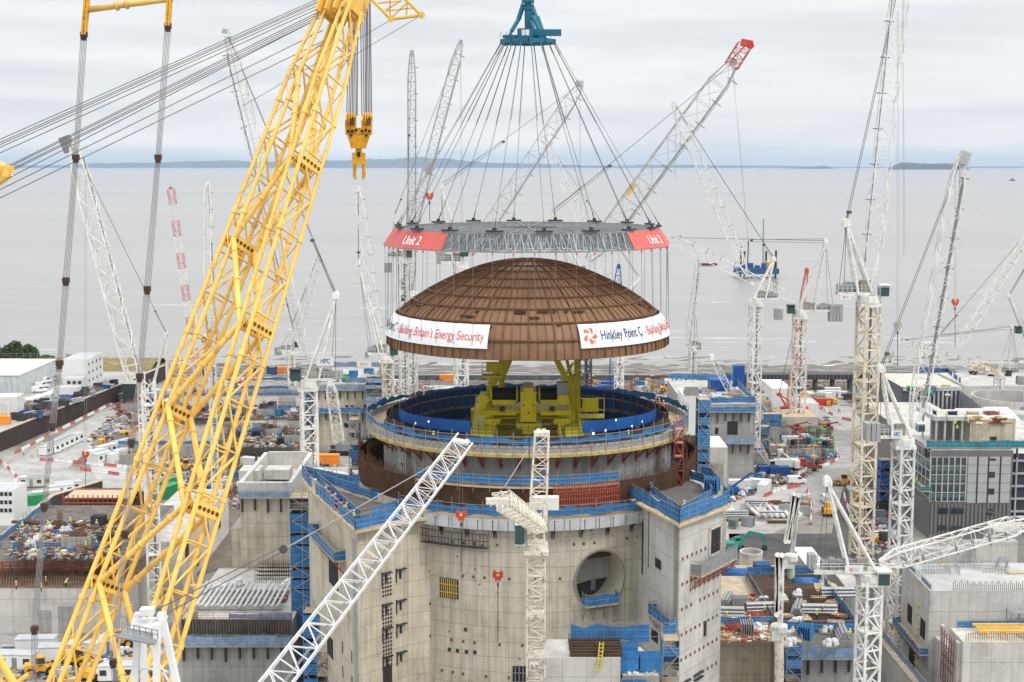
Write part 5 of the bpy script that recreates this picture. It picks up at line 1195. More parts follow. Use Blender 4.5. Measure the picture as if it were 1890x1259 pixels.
# ------------------------------------------------------------------ crawler cranes, placing booms
def crawler(label, bx_, by, tip, jwpx, mat, bodyc, apex=None, bands=None, root=None, sz=1.0, name='crawler_crane', strip=0):
    g = G(bx_, by); Y = g.y; th = thing(name, label, 'crane', g)
    def tr(m):
        for o_ in (-2.4*sz, 2.4*sz): m.box(g+V((0, o_, .7*sz)), (8*sz, 1.2*sz, 1.4*sz)); [m.bar(g+V((k*sz, o_-.6*sz, .7*sz)), g+V((k*sz, o_+.6*sz, .7*sz)), .72*sz, 10, cap=True) for k in (-4, 4)]
    part(th, 'track', black, tr); rx = root[0] if root else bx_
    sg = 1 if bx_ >= rx else -1
    part(th, 'house', bodyc, lambda m: (m.box(g+V((sg*2*sz, 0, 2.6*sz)), (8*sz, 3.2*sz, 2.4*sz)), m.box(g+V((sg*5.2*sz, 0, 2.4*sz)), (1.8*sz, 4.4*sz, 2.4*sz))))
    o = part(th, 'cab', bodyc, lambda m: m.box(g+V((-sg*3*sz, -1.6*sz, 2.8*sz)), (1.8*sz, 1.3*sz, 2*sz))); part(o, 'window', glass, lambda m: m.box(g+V((-sg*3*sz, -2.27*sz, 3*sz)), (1.5*sz, .08, 1.2*sz)))
    T = P(tip[0], tip[1], Y); Rt = P(root[0], root[1], Y) if root else g+V((-sg*2*sz, 0, 2.4*sz)); jh = jwpx*Y/2320.0; L = (T-Rt).length; n = max(8, int(L/(jh*1.2)))
    pr = lambda t: ((.3+t/.1*.7) if t < .1 else 1 if t < .88 else 1-(t-.88)/.12*.55,)*2
    if bands:
        for k in range(bands[1]):
            a, b = Rt.lerp(T, k/bands[1]), Rt.lerp(T, (k+1)/bands[1]); part(th, 'boom_section', bands[0][k % 2], lambda m: lattice(m, a, b, (0, 1, 0), jh, jh, max(3, n//bands[1]), max(.08, jh*.042), max(.05, jh*.024)))
    else: part(th, 'boom', mat, lambda m: lattice(m, Rt, T, (0, 1, 0), jh*.85, jh, n, max(.1, jh*.06), max(.06, jh*.035), pr))
    d = (T-Rt).normalized()
    if strip:
        up = d.cross(V((0, 1, 0))); part(th, 'catwalk', greym, lambda m: m.beam(Rt.lerp(T, .05)+up*jh*.45*strip, Rt.lerp(T, .95)+up*jh*.45*strip, .7, .3, up))
    hz = .5 if bands else 1; part(th, 'boom_head', mat, lambda m: (m.box(T, (1.3*hz, 1.2, 1.6*hz)), m.bar(T+V((0, -.5, .4*hz)), T+V((0, .5, .4*hz)), .7*hz, 12, cap=True)))
    if apex:
        A = P(apex[0], apex[1], Y)
        part(th, 'a_frame', mat, lambda m: [m.bar(g+V((sg*k*sz, o_, 3)), A+V((0, o_*.5, 0)), .22*sz, 6) for k in (-1, 4) for o_ in (-1.3, 1.3)] + [m.box(A, (1.6, 1.6, 1.0))])
        part(th, 'pendant_rope', rope, lambda m: ([m.bar(A+V((0, o_, 0)), T+V((0, o_, 0)), .06) for o_ in (-.4, .4)], m.box(A.lerp(T, .12), (.8, .6, .5)), m.bar(A+V((0, 0, .5)), A.lerp(T, .12), .12)))
    return th
crawler('tall white crawler crane at the far left, grey basket on the tip of its jib', 285, 742, (136, 268), 26, white, ltgrey, (307, 616), root=(258, 735), strip=-1, sz=1.3)
m = MB(); q = P(124, 266, 483); m.box(q, (4.2, 2.4, 6), 0, 0, Matrix.Rotation(R(-20), 3, 'Y')); tag(m.build('test_basket', M('basket_grey', (.24, .25, .26), .6), None, q), 'grey basket hung at the tip of the tall far left jib', 'basket')
crawler('red and white banded crane boom behind the yellow boom', 375, 672+62, (315, 347), 11, red, red, None, ((white, red), 12), root=(366, 700), sz=.9)
crawler('bright red crawler crane with a thin red boom beside the lettered mast', 1458, 768, (1489, 500), 9, red, red, (1438, 728), root=(1455, 748), sz=1.0)
crawler('white crawler crane with its boom laid low to the left in the right yard', 1440, 868, (1314, 660), 11, white, whitep, (1440, 832), root=(1418, 855), sz=.9)
crawler('small white crawler crane with blue-white boom left of the shell', 632, 838, (610, 708), 18, white, greym, None, root=(628, 828), sz=.9)
crawler('blue crane boom showing beyond the right side of the dome', 1128, 724, (1142, 492), 13, cblue, cblue, None, root=(1130, 716), sz=.8)
def placing_boom(label, px, py, Y, colp, folds):
    b = P(px, py, Y); th = thing('placing_boom', label, 'concrete placing boom', b)
    part(th, 'column', colp, lambda m: m.bar(b, P(px, folds[0][1]+10, Y), .7, 12, cap=True)); part(th, 'turntable', white, lambda m: (m.bar(P(px, folds[0][1]+14, Y), P(px, folds[0][1]+4, Y), 1.3, 14, cap=True), m.box(P(px-6, folds[0][1]+20, Y), (1.6, 2, 1.4))))
    for a, c in zip(folds, folds[1:]):
        part(th, 'arm', white, lambda m: (m.beam(P(a[0], a[1], Y-.5), P(c[0], c[1], Y-.5), .55, .75), m.bar(P(a[0]+3, a[1], Y-1), P(c[0]+3, c[1], Y-1), .12, 6), m.bar(P(c[0], c[1], Y-1.2), P(c[0], c[1], Y+.4), .4, 10, cap=True)))
    return th
placing_boom('folded white placing boom on a pale green column in the right yard', 1460, 1118, 228, M('pale_green', (.42, .50, .38), .6), [(1462, 1020), (1474, 915), (1456, 1000), (1466, 912), (1450, 1000)])
placing_boom('folded white placing boom standing upright on a lattice mast by the netted slabs', 1438, 1275, 185, cream, [(1440, 1150), (1443, 1025), (1434, 1135), (1435, 1024), (1440, 1130)])

for lab, px, yb, yt, Y, wp in (('white lattice crane mast standing behind the legs of the yellow boom', 280, 1112, 700, 246, 27), ('thin white lattice mast behind the right leg of the yellow boom', 396, 1045, 640, 300, 14), ('white lattice mast beyond the left leg of the yellow boom', 264, 935, 690, 330, 15)):
    th = thing('crane_mast', lab, 'mast', P(px, yb, Y)); mastf(th, px, yb, yt, Y, wp*Y/2320.0, white, name='mast_section')
setmode('w')
# ------------------------------------------------------------------ buildings and other structures
def bldg(name, label, px0, px1, Yf, dep, zb, zt, mat=conc, roof=None, cat='building', parapet=0, x0=None, x1=None):
    a = X(px0, Yf) if x0 is None else x0; b = X(px1, Yf) if x1 is None else x1
    th = thing(name, label, cat, ((a+b)/2, Yf, zb))
    m = MB(); m.prism([(a, Yf), (b, Yf), (b, Yf+dep), (a, Yf+dep)], zb, zt, top=False); m.build('wall', mat, th)
    m = MB(); m.quad((a, Yf, zt), (b, Yf, zt), (b, Yf+dep, zt), (a, Yf+dep, zt))
    if parapet:
        for q in ((a, b, Yf, Yf+.4), (a, b, Yf+dep-.4, Yf+dep), (a, a+.4, Yf+.4, Yf+dep-.4), (b-.4, b, Yf+.4, Yf+dep-.4)): m.bx(*q, zt+.001, zt+parapet)
    m.build('roof', roof or slab, th); th['ext'] = (a, b, Yf, Yf+dep, zb, zt)
    return th
def openings(th, lst, mat=None, name='opening', yf=None):
    a, b, Yf, Y2, zb, zt = th['ext']; yf = yf or Yf
    for (px, py, w, h) in lst:
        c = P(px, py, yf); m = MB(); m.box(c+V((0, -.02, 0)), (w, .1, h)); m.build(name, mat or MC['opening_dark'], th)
def side_openings(th, side, lst, mat, name='window'):
    a, b, Yf, Y2, zb, zt = th['ext']; x = a-.02 if side == 'L' else b+.02
    for (y, zz, w, h) in lst: m = MB(); m.box((x, y, zz), (.1, w, h)); m.build(name, mat, th)
def edge_fence(th, label, nm=blue_net, h=1.6, inset=.3, zt=None, sides='FLRB', step=2.2):
    a, b, y0, y1, zb, z1 = th['ext']; zt = z1 if zt is None else zt; i = inset
    q = [V((a+i, y0+i, zt)), V((b-i, y0+i, zt)), V((b-i, y1-i, zt)), V((a+i, y1-i, zt))]
    segs = {'F': (0, 1), 'R': (1, 2), 'B': (2, 3), 'L': (3, 0)}
    names = {'F': 'front', 'R': 'right', 'B': 'back', 'L': 'left'}
    for s in sides: fence('%s along the %s edge of %s' % (label, names[s], th['short'] if 'short' in th else 'the slab'), [q[segs[s][0]], q[segs[s][1]]], h, nm, step=step)
def ledge(th, label, zz, wd=1.6, nm=blue_net, h=1.5, x0=None, x1=None):
    a, b, y0, y1, zb, zt = th['ext']; a = a if x0 is None else x0; b = b if x1 is None else x1
    t = thing('hanging_platform', label, 'platform', ((a+b)/2, y0-wd, zz)); m = MB(); m.bx(a, b, y0-wd, y0-.01, zz-.25, zz); m.build('deck', conc_g, t)
    nb, pb, bb = MB(), MB(), MB(); n = max(2, int((b-a)/2.2)); rr = random.Random(label)
    for i in range(n):
        u, v = a+(b-a)*i/n, a+(b-a)*(i+1)/n
        nb.quad((u, y0-wd, zz+.1), (v, y0-wd, zz+.1), (v, y0-wd, zz+h*rr.uniform(.75, 1)), (u, y0-wd, zz+h*rr.uniform(.75, 1)))
        pb.bar((u, y0-wd, zz), (u, y0-wd, zz+h*1.15), .06)
        bb.bx(u+.3, u+.62, y0-.45, y0-.02, zz-3.4*rr.uniform(.8, 1), zz-.25)
    for k in (.5, 1): pb.bar((a, y0-wd, zz+h*k), (b, y0-wd, zz+h*k), .05)
    nb.build('netting', nm, t); pb.build('rail', steel, t); bb.build('bracket', dsteel, t); return t
RM = lambda: random.Random(1)
# --- far left: terrace buildings
o = bldg('office_building', 'white three-storey site office block beside the dark retaining wall', 117, 151, 466, 5, 6, 11.5, offw, ltgrey); openings(o, [(127+i*10, 706, 1.2, 1.2) for i in range(3)], glass, 'window')
o2 = bldg('office_building', 'tall white office block with rows of small square windows on the left terrace', 116, 161, 473, 19, 6, 17.5, whitep, ltgrey)
for r_ in range(3): side_openings(o2, 'R', [(475.5+i*4.5, 15.4-r_*3.2, 1.1, 1.1) for i in range(4)], glass)
bldg('office_building', 'low white store with a flat roof behind the parked vans on the terrace', 98, 142, 458, 5, 6, 9.5, offw, ltgrey)
# tent shed
th = thing('tent_hall', 'large white tent hall with ribbed roof at the left edge', 'tent', (-192, 470, 6)); a, b, y0, y1 = X(-70, 462), X(86, 490), 462, 500
m = MB(); zr, ze = 16.6, 13.4
m.bx(a, b, y0, y1, 6, ze)
m.build('wall', M('tent_grey', (.52, .53, .54), .6), th); m = MB(); ym = (y0+y1)/2
m.quad((a, y0-.4, ze), (b+.4, y0-.4, ze), (b+.4-8, ym, zr), (a, ym, zr)); m.quad((b+.4, y1+.4, ze), (a, y1+.4, ze), (a, ym, zr), (b-7.6, ym, zr)); m.poly([(b+.4, y0-.4, ze), (b+.4, y1+.4, ze), (b-7.6, ym, zr)])
m.build('roof', M('tent_white', (.80, .80, .80), .5, var=.04), th); m = MB()
for k in range(8): f = k/8; m.bar((a+(b-a)*f, y0-.45, ze+.05), (a+(b-7-a)*f, ym, zr+.06), .09)
m.build('roof_rib', ltgrey, th); m = MB(); [m.bar((a+(b-a)*k/8, y0-.06, 6), (a+(b-a)*k/8, y0-.06, ze), .12) for k in range(9)]; m.bx(b-8, b-4, y0-.08, y0-.01, 6, 11); m.build('door', ltgrey, th)
# boat-like white hoarding hall bottom of terrace
th = bldg('storage_hall', 'pale round-edged storage hall at the far left above the dark wall', -60, 30, 420, 7, 6, 13.0, M('hall_white', (.64, .64, .61), .6), M('hall_roof', (.70, .69, .65), .6)); m = MB(); [m.bx(X(-60+k*8, 418), X(-60+k*8, 418)+.12, 417.8, 417.98, 6.3, 11) for k in range(11)]; m.build('rib', ltgrey, th)
# retaining wall
def wall_strip(name, label, pts, z0, z1, mat, th_=.7, cat='wall', cap=True):
    t = thing(name, label, cat, (pts[0]+pts[-1])/2); m = MB(); c = MB()
    for p, q in zip(pts, pts[1:]): m.beam(p+V((0, 0, (z0+z1)/2)), q+V((0, 0, (z0+z1)/2)), th_, z1-z0); c.beam(p+V((0, 0, z1+.12)), q+V((0, 0, z1+.12)), th_+.5, .24)
    m.build('wall', mat, t); 
    if cap: c.build('coping', M('coping_tan', (.42, .36, .27), .85, var=.25), t)
    return t
wall_strip('retaining_wall', 'long dark brown retaining wall below the left terrace', WL, -.02, 6.2, M('piled_wall', (.052, .04, .034), .9, var=.35, rust=((.13, .11, .09), .58, .6), vscale=(.5, .5, .12)))
wall_strip('retaining_wall', 'short pale end wall of the terrace at the left edge', [V((-240, 391.6, 0)), V((-164.8, 391.6, 0))], -.02, 6.0, conc_l)
fence('thin grey mesh fence on the crest behind the white tent hall', [V((-420, 528, 8.6)), V((-150, 528, 8.6))], 3.0, M('mesh_grey', (.33, .34, .33), .7), step=3, cover=.25)
fence('blue-grey mesh fence on the shore behind the yellow boom', [V((-149, 538, .1)), V((-70, 538, .1))], 4.5, M('mesh_navy', (.03, .06, .14), .6), step=2.2, cover=.18, postm=M('mesh_navy', (.03, .06, .14)))
# bush on the shore
def leaf_bush(label, c, rx, ry, rz_, n, name='bush', cols=((.035, .06, .02), (.06, .095, .03))):
    th = thing(name, label, 'bush', c); r = random.Random(label); ms = [M('leaf_%d' % i, q, .8, var=.5, scale=.3) for i, q in enumerate(cols)]; m = MB()
    cl = [(V((r.uniform(-1, 1)*rx*.75, r.uniform(-1, 1)*ry*.6, rz_*r.uniform(.25, .75))), r.uniform(.25, .5)) for _ in range(14)]
    for _ in range(n):
        k, s = r.choice(cl); d = V((r.gauss(0, 1), r.gauss(0, 1), r.gauss(0, 1))).normalized()*r.uniform(.5, 1); p = V(c)+k+V((d.x*rx*s, d.y*ry*s, d.z*rz_*s)); 
        if p.z < c[2]: continue
        a = V((r.gauss(0, 1), r.gauss(0, 1), r.gauss(0, 1))).normalized()*.55; b = a.orthogonal().normalized()*.5; m.quad(p-a, p-b, p+a, p+b, r.randint(0, 1))
    m.build('foliage', ms, th); t = MB(); [t.bar(V(c)+k*V((.3, .3, 0)) if False else V(c), V(c)+k, .18, 5, r2=.05) for k, s in cl[:8]]; t.build('stem', rebar, th); return th
leaf_bush('round dark green bush on the shore behind the white tent hall', (X(34, 537), 537, 7), 7.5, 5, 7.5, 5200)
leaf_bush('low dark green scrub trailing left of the round bush', (X(-8, 537), 537, 7), 9, 4, 5, 3000)
leaf_bush('small dark green scrub between the round bush and the white office', (X(74, 537), 537, 7), 5, 3, 2.2, 1200)
# --- left concrete block and the annex before it
b1 = bldg('concrete_block', 'tall plain concrete block left of the reactor building with a pale parapet', 447, 541, 236, 26, 0, 27.2, conc, slab); b1['short'] = 'the tall concrete block'
part(b1, 'parapet', conc_l, lambda m: [m.bx(*q) for q in ((X(445, 236), X(543, 236), 235.7, 236.6, 27.2, 30.6), (X(445, 236), X(445, 236)+.8, 236.6, 262.3, 27.2, 30.6), (X(541, 236)-.6, X(543, 236), 236.6, 262.3, 27.2, 30.6), (X(445, 236), X(543, 236), 261.5, 262.3, 27.2, 30.6))])
part(b1, 'roof_box', conc_l, lambda m: (m.box((X(470, 250), 249, 29), (4, 5, 2.5)), m.box((X(515, 250), 252, 28.6), (5, 4, 2))))
ledge(b1, 'blue netted ledge under the parapet of the tall concrete block', 28.0, 1.3, blue_lt, 1.2)
bldg('concrete_block', 'lower concrete wing at the left foot of the tall concrete block', 430, 447, 240, 20, 0, 20.5, conc, slab)
b2 = bldg('concrete_annex', 'concrete annex with ribbed precast roof planks left of the blue stair tower', 335, 541, 207, 28, 0, 14, conc_g, slab); b2['short'] = 'the plank-roofed annex'
ledge(b2, 'faded blue panelled ledge along the front of the plank-roofed annex', 10.2, 1.6, blue_lt, 1.9)
part(b2, 'formwork', M('form_dark', (.11, .085, .07), .8, var=.4), lambda m: [m.bx(X(337+i*5.1, 207), X(337+i*5.1, 207)+.28, 206.6, 206.97, 11.6, 14.4) for i in range(40)] + [m.bx(X(337, 207), X(540, 207), 206.7, 206.9, 11.7+k*.8, 11.85+k*.8) for k in range(4)])
part(b2, 'roof_plank', M('plank_grey', (.48, .48, .46), .7), lambda m: [m.bx(X(352, 212)+i*.95, X(352, 212)+i*.95+.45, 211+(i % 3)*.3, 224-(i % 4)*1.2, 14.9, 15.2) for i in range(17)] + [m.bx(X(352, 212), X(352, 212)+16, 212+k*4, 212.4+k*4, 14.2, 14.88) for k in range(3)])
part(b2, 'rebar_cage', rebar, lambda m: [m.bar((X(470, 226)+i*.42, 227+k*2, 14), (X(470, 226)+i*.42, 227+k*2, 17.0), .05) for i in range(20) for k in range(3)] + [m.bx(X(470, 226), X(470, 226)+8.4, 227+k*2, 227.1+k*2, 14.5+j*.8, 14.6+j*.8) for k in range(3) for j in range(3)])
part(b2, 'column', conc_g, lambda m: m.bx(X(352, 207), X(352, 207)+1.0, 207.5, 208.5, 14.01, 16.4))
fence('red guard rail along the front of the plank-roofed annex', [V((X(337, 207), 207.3, 14.02)), V((X(540, 207), 207.3, 14.02))], 1.3, blue_lt, postm=dred, cover=.5)
# --- blue scaffold stair tower
def scaffold_tower(label, x, y, w_, d_, z0, z1, nm, mat=steel, cover=.6, name='scaffold_tower'):
    th = thing(name, label, 'scaffold', (x, y, z0)); m, nb, pk = MB(), MB(), MB(); rr = random.Random(label); n = max(1, int((z1-z0)/2.0))
    nx = max(1, int(w_/2.0)); ny = max(1, int(d_/2.0))
    for i in range(nx+1):
        for j in range(ny+1): m.bar((x-w_/2+w_*i/nx, y-d_/2+d_*j/ny, z0), (x-w_/2+w_*i/nx, y-d_/2+d_*j/ny, z1+1), .07)
    for k in range(n+1):
        zz = z0+(z1-z0)*k/n
        for (a, b, c, d2) in ((-1, -1, 1, -1), (1, -1, 1, 1), (1, 1, -1, 1), (-1, 1, -1, -1)):
            for h in (0, .55, 1.05): m.bar((x+a*w_/2, y+b*d_/2, zz+h), (x+c*w_/2, y+d2*d_/2, zz+h), .045)
            if k < n and rr.random() < cover:
                f0, f1 = rr.uniform(0, .1), rr.uniform(.5, 1.0); zt = zz+(z1-z0)/n*f1
                nb.quad((x+a*w_/2*1.02, y+b*d_/2*1.02, zz+f0), (x+c*w_/2*1.02, y+d2*d_/2*1.02, zz+f0), (x+c*w_/2*1.02, y+d2*d_/2*1.02, zt), (x+a*w_/2*1.02, y+b*d_/2*1.02, zt))
        pk.bx(x-w_/2, x+w_/2, y-d_/2, y+d_/2, zz-.06, zz+.02)
        if k < n: s = 1 if k % 2 else -1; m.beam((x-s*w_/2*.8, y-d_/2*.9, zz), (x+s*w_/2*.8, y-d_/2*.9, zz+(z1-z0)/n), .6, .12)
    m.build('frame', mat, th); nb.build('netting', nm, th); pk.build('deck', ply, th); return th
scaffold_tower('tall blue netted scaffold stair tower between the concrete block and the left tower', X(563, 214, 20), 214, 4.2, 4.4, 0, 34, blue_net, cover=.9)
scaffold_tower('solid bright blue sheeted scaffold shaft below the netted stair tower', X(578, 204), 204, 2.6, 3, 0, 17, M('bright_blue_sheet', (.02, .20, .55), .55, var=.15), cover=1.0)
scaffold_tower('blue netted scaffold tower against the left rim of the round shell', X(660, 214), 214, 1.6, 3, 28, 47.5, blue_net, cover=.7)
scaffold_tower('blue netted scaffold tower right of the round shell behind the right tower', X(1290, 206), 206, 1.9, 3, 30, 52.5, blue_net, cover=.7)
scaffold_tower('red and blue laddered scaffold right of the inner shell wall', X(1246, 197), 197, 1.4, 1.6, 36, 49.3, blue_net, dred, .12)
scaffold_tower('scaffold cage in the shadowed gap at the foot of the left tower', X(608, 200), 200, 3.4, 4, 0, 12, blue_dk, steel, .25)
# --- low mid block in front of the shell
b3 = bldg('concrete_plinth', 'low concrete plinth with rebar and blue netting before the round shell', 1003, 1143, 160, 6.6, 0, 26.4, conc_l, slab); b3['short'] = 'the low plinth'
part(b3, 'rebar_mat', rebar, lambda m: [m.bar((X(1050, 162)+i*.3, 160.8+j*2.3, 26.4), (X(1050, 162)+i*.3, 160.8+j*2.3, 27.7+.3*math.sin(i*3.1)), .05) for i in range(24) for j in range(3)] + [m.bx(X(1050, 162), X(1050, 162)+7, 160.4+j*1.0, 160.8+j*1.0, 26.41, 26.8) for j in range(6)])
part(b3, 'ladder', M('prop_yellow', (.62, .45, .05), .6), lambda m: [m.bar(P(x, 1238, 159.5), P(x+5, 1185, 160.5), .1) for x in (1102, 1109)] + [m.bar(P(1102+k*.5, 1238-k*7, 159.5), P(1109+k*.5, 1238-k*7, 159.5), .06) for k in range(8)])
fence('blue netting fence standing at the back of the low plinth', [V((X(1052, 167), 166.9, 25.6)), V((X(1243, 167), 166.9, 25.6))], 3.0, blue_net, step=1.6)
b4 = bldg('concrete_plinth', 'lower plinth bay holding stored materials beside the right tower', 1147, 1213, 161, 6, 0, 23.6, conc_g, slab); b4['short'] = 'the lower plinth bay'
fence('blue sheeting along the front of the lower plinth bay', [V((X(1145, 160), 160.3, 21.4)), V((X(1214, 160), 160.3, 21.4))], 2.0, blue_net, step=1.5)
scaffold_tower('slim blue netted scaffold between the low plinth and the right tower', X(1233, 166), 166, 2.2, 3.0, 8, 27, blue_net, cover=.7)
rr = random.Random(4)
for lab, px, Y, w_, z0, z1, nm, cv in (('blue netted scaffold bay nearest the square-doored block', 1404, 392, 5, 0, 9, blue_net, .55), ('blue scaffold bay between the square-doored block and the lettered mast', 1424, 402, 6, 0, 11, blue_net, .5), ('low blue scaffold bay in front of the lettered crane base', 1436, 378, 5, 0, 6, blue_net, .6), ('tall solid blue sheet tower left of the round-holed block', 574, 408, 3, 0, 24, blue_dk, 1), ('blue netted scaffold stair right of the round-holed block', 692, 398, 5, 0, 24, blue_lt, .8), ('grey scaffold bay on the crowded slab', 470, 398, 8, 5.2, 9, blue_net, .3), ('blue scaffold bay behind the crane base right of centre', 1376, 396, 5, 0, 10, blue_net, .6), ('blue scaffold tower on the left flank of the grey building', 1632, 330, 3, 0, 13, blue_dk, .9)):
    scaffold_tower(lab, X(px, Y), Y, w_, 3, z0, z1, nm, cover=cv)
# --- left foreground buildings
b5 = bldg('concrete_hall', 'long pale concrete hall at the lower left with rebar-covered decks', -40, 232, 238, 46, 0, 9, conc_l, M('deck_brown', (.13, .085, .06), .9, var=.5)); b5['short'] = 'the lower left hall'
part(b5, 'door', conc_g, lambda m: [m.bx(X(69, 238), X(93, 238), 237.9, 237.99, .2, 4.6), m.bx(X(106, 238), X(134, 238), 237.88, 237.99, 0, 5.4)])
part(b5, 'rebar_deck', rebar, lambda m: [m.bar((X(-30, 240)+i*.55, 239.5+j*1.5, 9), (X(-30, 240)+i*.55, 239.5+j*1.5, 10.4+.5*math.sin(i*1.7+j)), .06) for i in range(46) for j in range(5)])
part(b5, 'formwork_rail', dred, lambda m: [m.bx(X(-38, 247)+i*1.6, X(-38, 247)+i*1.6+.25, 246.4, 246.7, 9.01, 11.5) for i in range(19)] + [m.bx(X(-38, 247), X(225, 247), 246.3, 246.6, 10+k*.7, 10.25+k*.7) for k in range(3)])
b6 = bldg('concrete_hall', 'upper concrete storey set back on the lower left hall, blue edge netting', -20, 240, 249, 34, 9, 13.2, conc_g, M('deck_dark', (.12, .105, .09), .9, var=.5)); b6['short'] = 'the upper storey of the left hall'
edge_fence(b6, 'blue netting fence', blue_net, 1.6, sides='FL')
openings(b6, [(44, 1062, 1.2, .8), (105, 1060, 1.0, .8)])
b7 = bldg('concrete_hall', 'side wall block with vertical ribs behind the left boom leg', 232, 336, 262, 44, 0, 11, conc_l, slab); b7['short'] = 'the ribbed side block'
side_openings(b7, 'R', [(266, 8, 3, 4), (275, 3.5, 2, 4), (284, 8, 3, 4), (296, 6, 3, 4)], MC['opening_dark'], 'opening')
# red formwork frame
th = thing('formwork_gantry', 'red steel formwork gantry above dark rebar walls in the left pit', 'formwork', (X(170, 300), 300, 0)); x0, x1 = X(118, 300), X(235, 300)
part(th, 'panel', dred, lambda m: [m.bx(x0, x1, 299.4+k*9, 299.8+k*9, 8+j*1.1, 8.3+j*1.1) for k in range(2) for j in range(3)] + [m.bx(x0+i*1.2, x0+i*1.2+.2, 299.5, 299.7, 5, 11.2) for i in range(13)])
part(th, 'deck', ply, lambda m: m.bx(x0, x1, 300, 308, 10.0, 10.3))
part(th, 'prop', steel, lambda m: [m.bar((x0+i*1.4, 299, 8), (x0+i*1.4+(i % 3-1)*2, 293, 0), .09) for i in range(11)])
part(th, 'rebar_wall', rebar, lambda m: m.bx(x0-2, x1+2, 309, 309.6, 0, 9.5))
b8 = bldg('office_building', 'white cabin block with slit windows at the left edge below the yard road', -40, 24, 312, 9, 0, 9.0, whitep, ltgrey)
for r_ in range(3): openings(b8, [(3+i*8, 912+r_*15, .8, 1.0) for i in range(3)], glass, 'window')
wall_strip('retaining_wall', 'dark earth-faced wall sloping down behind the left cabin block', [V((X(0, 285), 283, 0)), V((X(90, 320), 322, 0)), V((X(180, 335), 338, 0))], 0, 5, M('piled_wall', (.06, .045, .04)))
scaffold_tower('grey scaffold stair beside the dark pit wall on the left', X(65, 285), 285, 4, 4, 0, 10, ltgrey, steel, .1)
# --- mid-left low slabs and backdrop blocks
def low(label, px0, px1, Yf, dep, zt, short, mat=conc_g, fm=blue_net, sides='F', h=1.5, roof=None):
    b = bldg('concrete_slab', label, px0, px1, Yf, dep, 0, zt, mat, roof or M('work_deck', (.25, .22, .19), .9, var=.55, scale=.5, rust=((.45, .42, .38), .5, .7)), cat='structure'); b['short'] = short
    edge_fence(b, 'blue netting fence', fm, h, sides=sides); return b
low('low concrete slab crowded with workers in the middle left of the site', 405, 562, 392, 34, 5.2, 'the crowded slab', sides='FBLR')
low('stepped concrete slab with a dark pipe beyond the crowded slab', 300, 556, 434, 26, 6.0, 'the stepped slab', sides='FB')
low('dark concrete basement slab by the far small crane', 430, 556, 470, 20, 6.5, 'the basement slab', sides='FB')
low('long low concrete slab behind the yellow boom legs', 215, 395, 388, 40, 3.5, 'the slab behind the boom', sides='FB')
part(bldg('pipe_bridge', 'black curved pipe lying on the stepped slab', 430, 505, 436, 2, 6, 6.2, greym, cat='pipe'), 'pipe', black, lambda m: (m.bar(P(452, 762, 437), P(500, 763, 437), .8, 12, cap=True), m.bar(P(500, 763, 437), P(505, 776, 437), .8, 12, cap=True)))
b9 = bldg('concrete_block', 'grey concrete block with round openings left behind the round shell', 586, 694, 402, 34, 0, 20.6, conc, slab); b9['short'] = 'the round-holed block'
edge_fence(b9, 'blue netting fence', blue_lt, 2.2, sides='FBR')
ledge(b9, 'blue netted ledge across the middle of the round-holed block', 11.6, 1.8, blue_net, 1.7); ledge(b9, 'upper bracketed ledge of the round-holed block', 18.8, 1.3, blue_lt, 1.6)
part(b9, 'opening', MC['opening_dark'], lambda m: [m.bar(P(x, y, 401.9), P(x, y, 402.1), r_, 16, cap=True) for x, y, r_ in ((640, 784, .95), (651, 784, .95), (660, 799, .7), (661, 806, .7))] + [m.box(P(x, y, 402), (w_, .15, h_)) for x, y, w_, h_ in ((640, 750, .8, .7), (650, 750, .8, .7), (676, 752, 1.6, 1.8), (650, 803, 1.5, 1.6))])
b10 = bldg('site_building', 'cream flat-roofed block of small rooms in front of the round-holed block', 480, 586, 318, 26, 0, 6.5, offw, M('roof_cream', (.62, .59, .54), .7), parapet=.8)
b10b = bldg('site_building', 'white flat-roofed store with a timber door left of the round shell', 586, 640, 322, 22, 0, 6.5, conc_l, M('roof_cream', (.6, .6, .6)), parapet=.8); openings(b10b, [(606, 880, 2.4, 3)], timber, 'door')
bldg('site_building', 'long pale store behind the cream flat-roofed block', 480, 568, 352, 12, 0, 4.6, conc_l, ltgrey)
bldg('site_cabin', 'white cabin stack beside the left rim of the round shell', 648, 690, 336, 30, 0, 10, whitep, M('roof_sand', (.58, .56, .5), .7))
part(b10, 'precast_panel', ply, lambda m: [m.box((X(500+i*24, 330), 330+(i % 2)*6, 6.9), (5, 3, .5), .3*i) for i in range(4)])
# --- right of the shell
b11 = bldg('concrete_block', 'grey concrete block with a dark square doorway right behind the round shell', 1262, 1392, 352, 40, 0, 23.6, conc_g, slab); b11['short'] = 'the square-doored block'
edge_fence(b11, 'blue netting fence', blue_net, 2.2, sides='FBR'); openings(b11, [(1352, 790, 3.0, 3.8), (1306, 795, .9, 1.8), (1323, 795, .9, 1.8)]); ledge(b11, 'blue netted ledge low on the square-doored block', 12.6, 1.8, blue_lt, 1.7); ledge(b11, 'bracketed ledge below the roof of the square-doored block', 21.6, 1.3, blue_net, 1.5)
part(b11, 'upstand', blue_dk, lambda m: (m.bx(X(1310, 372), X(1345, 372), 372, 378, 23.6, 27), m.bx(X(1352, 380), X(1372, 380), 380, 382, 23.6, 30)))
o = bldg('lift_shaft', 'white box shaft with a recessed front standing right of the dome', 1258, 1294, 318, 10, 22, 32.4, whitep, whitep, cat='shaft'); openings(o, [(1276, 722, 3.6, 2.2)], M('shaft_shadow', (.32, .31, .29), .8), 'recess'); bldg('concrete_pier', 'plain concrete pier carrying the white box shaft', 1259, 1293, 319, 9, 0, 22, conc_g, slab, cat='pier')
